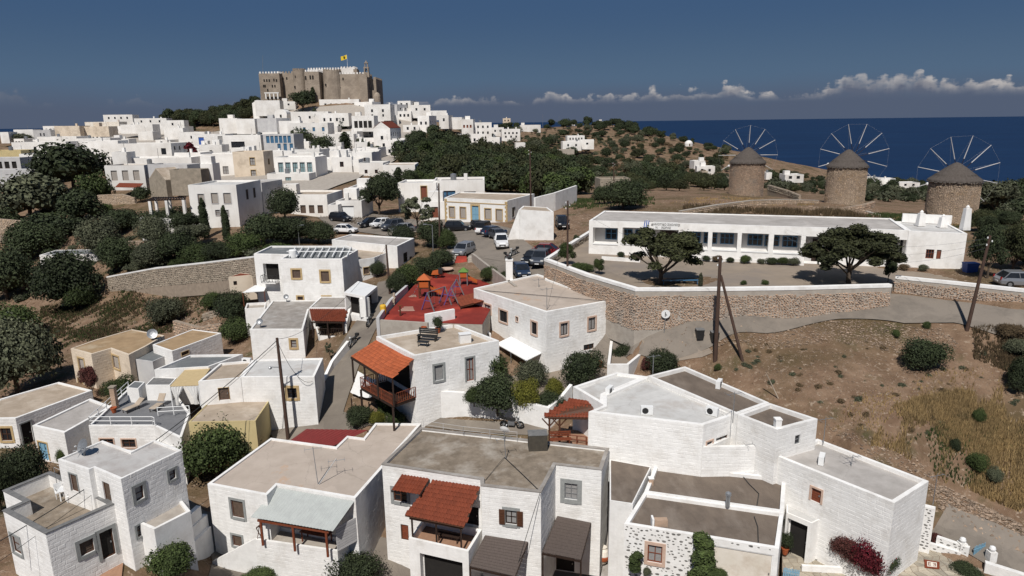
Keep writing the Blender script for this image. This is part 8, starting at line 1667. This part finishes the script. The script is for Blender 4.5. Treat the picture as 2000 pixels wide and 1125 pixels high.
# ================================================================ playground
zf = pgz+.03
def PG(x, y): return PZ(x, y, zf)
def aframe_swing(label, x0, y0, x1, y1, h=1.9, m='purple'):
    a, b = PG(x0, y0), PG(x1, y1); t = thing('swing_set', label, 'swing', a); u = (b-a).normalized(); v = Vector((-u.y, u.x, 0)); H_ = Vector((0,0,h))
    for q in (a, b):
        for s in (-1, 1): MB().beam(q+v*s*.8, q+H_, .1).build('leg', m if s > 0 else 'metalgrey', t)
        MB().beam(q+v*.45+H_*.55, q-v*.45+H_*.55, .08).build('cross_brace', m, t)
    MB().tube(a+H_, b+H_, .05).build('top_bar', 'metalgrey', t)
    for k in (.3, .7):
        c = a.lerp(b, k); s_ = MB(); s_.box(c+Vector((0,0,.5)), (.45,.2,.04), math.atan2(u.y,u.x)); so_ = s_.build('swing_seat','blackmetal',t)
        for d in (-.2,.2): MB().tube(c+u*d+Vector((0,0,.5)), c+u*d+H_, .012, .012, 4).build('chain','metalgrey',so_)
aframe_swing('purple legged swing set at the near end of the playground', 836, 607, 870, 594); aframe_swing('second purple swing frame beside the tiled canopy', 882, 596, 893, 578)
def tower(label, x, y, roofm, m1, m2, s=1):
    c = PG(x, y); t = thing('play_tower', label, 'play tower', c); h = 1.4*s
    for dx in (-.7,.7):
        for dy in (-.7,.7): MB().beam(c+Vector((dx*s,dy*s,0)), c+Vector((dx*s,dy*s,2.7*s)), .11).build('post', m2, t)
    MB().box(c+Vector((0,0,h)), (1.5*s,1.5*s,.08)).build('platform','wood',t)
    for sx, sy, rz in ((0,-.72,0),(0,.72,0),(-.72,0,R(90))): MB().box(c+Vector((sx*s,sy*s,h+.4)), (1.3*s,.05,.6), rz).build('panel', m1, t)
    mb = MB(); r = .95*s; z0 = 2.6*s; mb.mesh([c+Vector(v) for v in ((-r,-r,z0),(r,-r,z0),(r,r,z0),(-r,r,z0),(0,0,z0+.8*s))], [(0,1,4),(1,2,4),(2,3,4),(3,0,4),(3,2,1,0)]); mb.build('roof', roofm, t)
    a0 = c+Vector((.75*s,-.3,h)); a1 = c+Vector((2.5*s,-.3,.25)); mb = MB(); w = Vector((0,.6,0)); mb.hexa([a0-Vector((0,0,.06)), a1-Vector((0,0,.06)), a1+w-Vector((0,0,.06)), a0+w-Vector((0,0,.06)), a0, a1, a1+w, a0+w]); mb.build('slide', m1, t)
    for k in (0, 1): o_ = w*k; MB().beam(a0+o_+Vector((0,0,.12)), a1+o_+Vector((0,0,.12)), .05, .2).build('slide_side', m1, t)
    for k in range(4): MB().beam(c+Vector((-.95*s-.18*(3-k),-.25,.3+.3*k)), c+Vector((-.95*s-.18*(3-k),.25,.3+.3*k)), .05).build('rung','metalgrey',t)
tower('orange roofed play tower with a slide in the middle of the playground', 830, 580, 'orange', 'orange', 'wood', .78); tower('green and orange play tower near the road side of the playground', 906, 556, 'green', 'orange', 'metalgrey', .62)
c = PG(852, 543); t = thing('spring_rider', 'black and orange spring rider above the orange play tower', 'spring rider', c); MB().lathe(c, [(.15,0),(.1,.15),(.14,.3),(.1,.45)],8).build('spring','blackmetal',t); mb = MB(); mb.hexa([c+Vector(v) for v in ((-.6,-.2,.45),(.5,-.2,.45),(.5,.2,.45),(-.6,.2,.45),(-.4,-.15,.9),(.6,-.15,1.1),(.6,.15,1.1),(-.4,.15,.9))]); mb.build('body','orange',t); MB().box(c+Vector((.55,0,.9)), (.5,.6,.6)).build('side_panel','blackmetal',t)
c = PG(873, 531); t = thing('carousel', 'flat pale roundabout disc in the upper part of the playground', 'roundabout', c); MB().lathe(c, [(.12,0),(.12,.4)],8).build('hub','blackmetal',t); MB().lathe(c+Vector((0,0,.38)), [(.85,0),(.85,.09)],20).build('disc','pinksur',t)
c = PG(749, 616); t = thing('yellow_bin', 'yellow litter bin at the near left corner of the playground', 'litter bin', c); MB().lathe(c, [(.2,0),(.3,.25),(.32,1.0),(.24,1.1)],12).build('body','yellowpaint',t); MB().tube(c, c-Vector((0,0,.0))+Vector((0,.35,1.2)), .03).build('post','blackmetal',t)
c = PG(769, 594); t = thing('wooden_animal', 'pale wooden animal figure by the playground side wall', 'play figure', c); MB().box(c+Vector((0,0,.45)), (.35,.9,.35)).build('body','roofsand',t); MB().box(c+Vector((0,.45,.85)), (.2,.3,.5)).build('head','roofsand',t)
for dx in (-.12,.12):
    for dy in (-.35,.35): MB().box(c+Vector((dx,dy,.15)), (.08,.08,.3)).build('leg','roofsand',t)
for x, y, r, lab in ((796,603,.75,'faded pale hopscotch print on the red rubber near the front'),(807,578,.4,'small pale disc print on the red rubber')):
    c = PG(x, y); t = thing('floor_print', lab, 'floor marking', c)
    for k in range(4): MB().box(c+Vector((0,-r+k*r*.62,.006)), (r*(2.2-.3*k), r*.28, .004)).build('stripe','terracotta' if False else 'pinksur',t)
c = PG(782, 617); t = thing('play_post', 'thin stick toy post near the front of the playground', 'play post', c); MB().tube(c, c+Vector((0,0,1.0)), .09,.07).build('post','wood',t); MB().box(c+Vector((0,0,1.05)), (.5,.12,.12)).build('crosspiece','woodred',t)
ra, rb = PZ(935,570,-17.9), PZ(944,588,-17.9); ea, eb = PZ(888,582,-18.3), PZ(900,599,-18.3); t = thing('tiled_canopy', 'red tiled canopy on dark posts between the playground and the tall block house', 'canopy', (eb.x, eb.y, -21)); tiles(t, ea, eb, rb, ra, 'terradark', .26, .36)
if True:
    for q in (ea, eb): MB().beam(q-Vector((0,0,.1)), (q.x,q.y,-21.5), .12).build('post','wooddark',t)
    mb = MB(); o2 = Vector((0,0,.06)); mb.hexa([ea-o2*2, eb-o2*2, rb-o2*2, ra-o2*2, ea-o2, eb-o2, rb-o2, ra-o2]); mb.build('deck','wood',t)
t = thing('stairs', 'terracotta outdoor stairs down the side of the tall block house', 'stairs', PZ(945,640,-20.5))
for k in range(8): a = PZ(927+k*3.5, 622+k*5.6, -19.6-k*.2); MB().box(a, (1.0,.45,.3)).build('step','terracotta' if False else 'floortile',t)
simple_wall('white sloping parapet beside the outdoor stairs', [PZ(899,619,-19.3).xy, PZ(925,617,-19.3).xy, PZ(955,655,-20.6).xy][::1], [-19.2,-19.2,-20.5], -24, .25)
# ================================================================ patio at the lower right
def patio(name, pix, z, s, seed, m='plaster'):
    rnd = random.Random(seed); poly = [PZ(x, y, z).xy for x, y in pix]; mb = MB(); mb.prism(ccw(poly), z-1.4, z-.03); base = mb.build(name, 'mortar'); tag(base, kind='structure')
    x0, x1 = min(p.x for p in poly), max(p.x for p in poly); y0, y1 = min(p.y for p in poly), max(p.y for p in poly); pl = [(p.x, p.y) for p in poly]; nx, ny = int((x1-x0)/s)+2, int((y1-y0)/s)+2
    g = {(i, j): (x0+(i-.5*(j%2))*s+rnd.uniform(-.3,.3)*s, y0+j*s+rnd.uniform(-.3,.3)*s) for i in range(nx+1) for j in range(ny+1)}; cnt = 0
    for i in range(nx):
        for j in range(ny):
            q = [g[i,j], g[i+1,j], g[i+1,j+1], g[i,j+1]]; c = (sum(a[0] for a in q)/4, sum(a[1] for a in q)/4)
            if not all(inpoly(a, pl) for a in [c]+[(c[0]*.3+a[0]*.7, c[1]*.3+a[1]*.7) for a in q]) or cnt >= 290: continue
            q = [(c[0]+(a[0]-c[0])*.90, c[1]+(a[1]-c[1])*.90) for a in q]; h = rnd.uniform(-.012,.012); mb = MB(); mb.hexa([(a[0],a[1],z-.06) for a in q]+[(a[0],a[1],z+h) for a in q]); mb.build('flagstone', 'roofstone', base); cnt += 1
mat('roofstone', (.42,.37,.29), (.33,.29,.225), 1.5, .9, .25, objrand=.22, c3=(.30,.27,.22), sc3=1.1)
patio('front_patio', [(1752,1165),(1738,1130),(1768,1092),(1788,1056),(1840,1068),(1905,1088),(1925,1106),(1880,1165)], -27.85, .48, 3); patio('side_patio', [(1528,1082),(1545,1060),(1600,1085),(1700,1122),(1735,1130),(1730,1165),(1528,1165)], -28.4, .48, 4)
def spwall(label, a, b, z, zb, th, n, rs):
    a, b = Vector(a), Vector(b); d = (b-a).normalized(); q = Vector((-d.y, d.x))*th; H = House(label, [a, b, b+q, a+q], z, zb, cat='wall', name='cobbled_wall', roof='white', par=.01, pt=.05, world=True); H.done(); e = [i for i in range(4) if H.edge(i)[4].dot(-H.edge(i)[0].normalized()) > 0 and H.edge(i)[3] > .6]; embedded(H, e or [0], n, random.Random(rs), s=(.05,.11), zlo=zb+.9 if zb < z-2 else zb+.1, zhi=z-.08); return H
A_2 = lambda x, y, z: PZ(x, y, z).xy
spwall('low cobbled parapet below the bougainvillea, running to the patio corner', A_2(1546,1056,-27.6), A_2(1740,1122,-27.5), -27.55, -29.6, .3, 55, 1); spwall('low cobbled parapet climbing from the patio corner', A_2(1742,1122,-27.5), A_2(1788,1060,-27.2), -27.35, -29.2, .25, 22, 2)
spwall('low cobbled kerb behind the mosaic patio', A_2(1790,1054,-27.4), A_2(1876,1082,-27.5), -27.4, -28.9, .25, 14, 3); spwall('cobbled garden wall beside the blue gate', A_2(1830,1045,-26.8), A_2(1893,1072,-27.0), -26.95, -29, .3, 26, 4)
spwall('cobbled stub wall left of the bougainvillea with a sloping top', A_2(1582,1024,-26), A_2(1628,1044,-26.4), -26.1, -29.5, .5, 40, 5); spwall('cobbled pier at the right corner of the long white house', A_2(1806,990,-24.6), A_2(1827,995,-24.6), -24.6, -28.5, .4, 26, 6)
simple_wall('white plastered wall running off the bottom right corner', [PZ(1925,1100,-27.3).xy, PZ(2010,1130,-27.6).xy], [-27.3,-27.5], -29, .35); simple_wall('white bottom wall left of the patio steps', [PZ(1566,1116,-28.4).xy, PZ(1722,1124,-28.4).xy], -28.0, -29.6, .2)
def pickets(label, a, b, h, m, n):
    a, b = Vector(a), Vector(b); t = thing('picket_gate', label, 'gate', a)
    for k in range(n): q = a.lerp(b, (k+.5)/n); MB().box(q+Vector((0,0,h/2)), (.07,.03,h*(.92+.08*(k%2))), math.atan2((b-a).y,(b-a).x)).build('picket', m, t)
    for z in (.25,.75): MB().beam(a+Vector((0,0,h*z)), b+Vector((0,0,h*z)), .05).build('rail', m, t)
pickets('light blue picket gate at the lane entrance of the patio', PZ(1899,1094,-27.8), PZ(1921,1086,-27.8), 1.0, 'bluelite', 8); pickets('light blue picket gate at the bottom edge beside the cobbled cottage', PZ(1528,1132,-28.6), PZ(1560,1138,-28.6), .9, 'bluelite', 10)
pickets('brown arched wooden gate in the white garden wall at the bottom left', PZ(285,1088,-27.7), PZ(304,1080,-27.7), 1.3, 'wooddark', 7); pickets('brown wooden porch gate beside the corner house door', PZ(224,1066,-27.2), PZ(240,1062,-27.2), 1.3, 'woodred', 6); pickets('brown wooden gate at the left end of the garden wall', PZ(829,822,-24.9), PZ(834,824,-24.9), 1.9, 'woodred', 4)
for x, y in ((1880,1058),(1938,1075)):
    p = PZ(x, y, -26.8); t = thing('gate_lamp', ('round white lamp on the pillar left of the blue gate','round white lamp on the pillar right of the blue gate')[x > 1900], 'lamp', p); MB().box(p-Vector((0,0,.8)), (.45,.45,1.5)).build('pillar','white',t); MB().lathe(p-Vector((0,0,.05)), [(.05,0),(.15,.05),(.2,.18),(.15,.32),(.03,.38)],12).build('globe','whitepaint',t)
mc = [PZ(1805,1093,-27.83), PZ(1835,1098,-27.83), PZ(1835,1112,-27.83), PZ(1806,1109,-27.83)]; t = thing('floor_mosaic', 'terracotta bordered mosaic panel with a pale emblem set in the patio', 'mosaic', mc[3]); o3 = Vector((0,0,.025)); mb = MB(); mb.hexa([mc[3], mc[2], mc[1], mc[0], mc[3]+o3, mc[2]+o3, mc[1]+o3, mc[0]+o3]); mb.build('border','terradark',t)
def mq(u, v): return mc[3].lerp(mc[2], u).lerp(mc[0].lerp(mc[1], u), v)
def mpl(u0, v0, u1, v1, m, h): mb = MB(); P_ = [mq(u0,v0), mq(u1,v0), mq(u1,v1), mq(u0,v1)]; mb.hexa([p+Vector((0,0,.02)) for p in P_]+[p+Vector((0,0,h)) for p in P_]); mb.build('tessera_panel', m, t)
mpl(.18,.18,.82,.82,'creamlite',.031)
for a, b, c, d in ((.24,.62,.44,.70),(.28,.44,.42,.52),(.24,.28,.44,.34),(.24,.28,.28,.70),(.56,.62,.76,.70),(.60,.44,.74,.52),(.56,.28,.76,.34),(.72,.28,.76,.70)): mpl(a,b,c,d,'terradark',.036)
# ================================================================ lower left yard: step walls, terrace chairs, hand rail
for k, (x0, y0, x1, y1, z) in enumerate(((312,1056,392,988,-26.0),(330,1072,405,1004,-26.9),(348,1090,412,1028,-27.8))):
    simple_wall(('upper','middle','lower')[k]+' white stepped garden wall between the corner house and the beige roofed house', [PZ(x0,y0,z).xy, PZ(x1,y1,z).xy], z, -31, .35)
def chair(label, x, y, z, rz, m='whitepaint'):
    t = thing('garden_chair', label, 'chair', PZ(x, y, z), R(rz)); MB().box((0,0,.42),(.46,.46,.04)).build('seat',m,t,local=True); MB().box((0,.22,.7),(.46,.04,.5)).build('backrest',m,t,local=True)
    for a in (-.2,.2):
        for b in (-.2,.2): MB().box((a,b,.21),(.04,.04,.42)).build('leg',m,t,local=True)
        MB().box((a*1.1,0,.64),(.04,.44,.03)).build('armrest',m,t,local=True)
chair('white plastic chair on the slate terrace', 117, 971, -24.15, 40); chair('second white plastic chair beside the table on the slate terrace', 140, 978, -24.15, -60); t = table(PZ(133,972,-24.15), .3, 'small white table on the slate terrace', .9, .9, .7, 'whitepaint')
t = thing('clothes_rack', 'thin white washing line frame over the slate terrace', 'washing line', PZ(130,970,-24.15)); a = PZ(115,965,-24.15); b = PZ(158,985,-24.15)
for q in (a, b, a+Vector((0,1.2,0)), b+Vector((0,1.2,0))): MB().tube(q, q+Vector((0,0,2.0)), .02).build('post','metalgrey',t)
for k in range(5): o = Vector((0,.3*k,2.0)); MB().tube(a+o, b+o, .008, .008, 4).build('line','whitepaint',t)
t = thing('roof_railing', 'thin pale pipe railing along the back edge of the two big roofs', 'railing', PZ(825,830,-22.9)); railing(t, [PZ(828,838,-22.9), PZ(905,850,-22.8), PZ(1010,861,-22.8)], .7, 'greywall', 2.2, (.55,1), .018)
t = thing('wooden_railing', 'low brown wooden railing at the left end of the garden above the white wall', 'railing', PZ(845,768,-22.85)); railing(t, [PZ(848,768,-22.85), PZ(893,757,-22.85)], .55, 'woodred', 1.6, (.5,1), .04)
p = G(505,835); t = thing('silver_cylinder', 'silver water heater leaning beside the brown roofed yellow house', 'water heater', p); MB().tube(p+Vector((.4,.2,.5)), p+Vector((.7,.4,2.3)), .42, .42, 14).build('body','metalgrey',t); MB().tube(p+Vector((.7,.4,2.3)), p+Vector((.73,.42,2.45)), .3, .1, 12).build('cap','blackmetal',t)
p = PZ(538,800,-24.6)
bench(PZ(1095,868,-23.7), .05, 'brown bench under the red tiled porch', L_=1.6, back=True);
for i_,(x,y,z) in enumerate(((1158,1000,-27.5),)):
    pass
for i_, (bx, by, px_, py_) in enumerate(((1520,778,1497,730),(1503,742,1493,755))):
    b = G(bx, by); q = PY(px_, py_, b.y); o = MB().tube(b, q, .05, .04, 6).build('loose_stick', 'roofsand' if i_ == 0 else 'pole'); tag(o, ('pale stick leaning up from the dry field','dark stick lying on the rubble of the dry field')[i_], 'stick')
for i_, (x, y) in enumerate(((1366,663),(1395,668))):
    p = G(x, y); t = thing('waste_bin', ('dark wheeled bin left of the braced pole','dark wheeled bin touching the foot of the braced pole')[i_], 'waste bin', p); mb = MB(); mb.hexa([p+Vector(v) for v in ((-.28,-.25,.05),(.28,-.25,.05),(.28,.25,.05),(-.28,.25,.05),(-.35,-.32,.95),(.35,-.32,.95),(.35,.32,.95),(-.35,.32,.95))]); mb.build('body','blackmetal',t); MB().box(p+Vector((0,0,.98)), (.74,.7,.06)).build('lid','cap_grey',t)
pp = [PZ(636,760,-24.9), PZ(652,722,-23.6), PZ(683,686,-22.6)]; simple_wall('sloping grey white wall along the left side of the lane', [p.xy for p in pp], [-23.9,-22.7,-21.5], -26.5, .3)
pp = [PZ(597,840,-26), PZ(640,795,-25)];
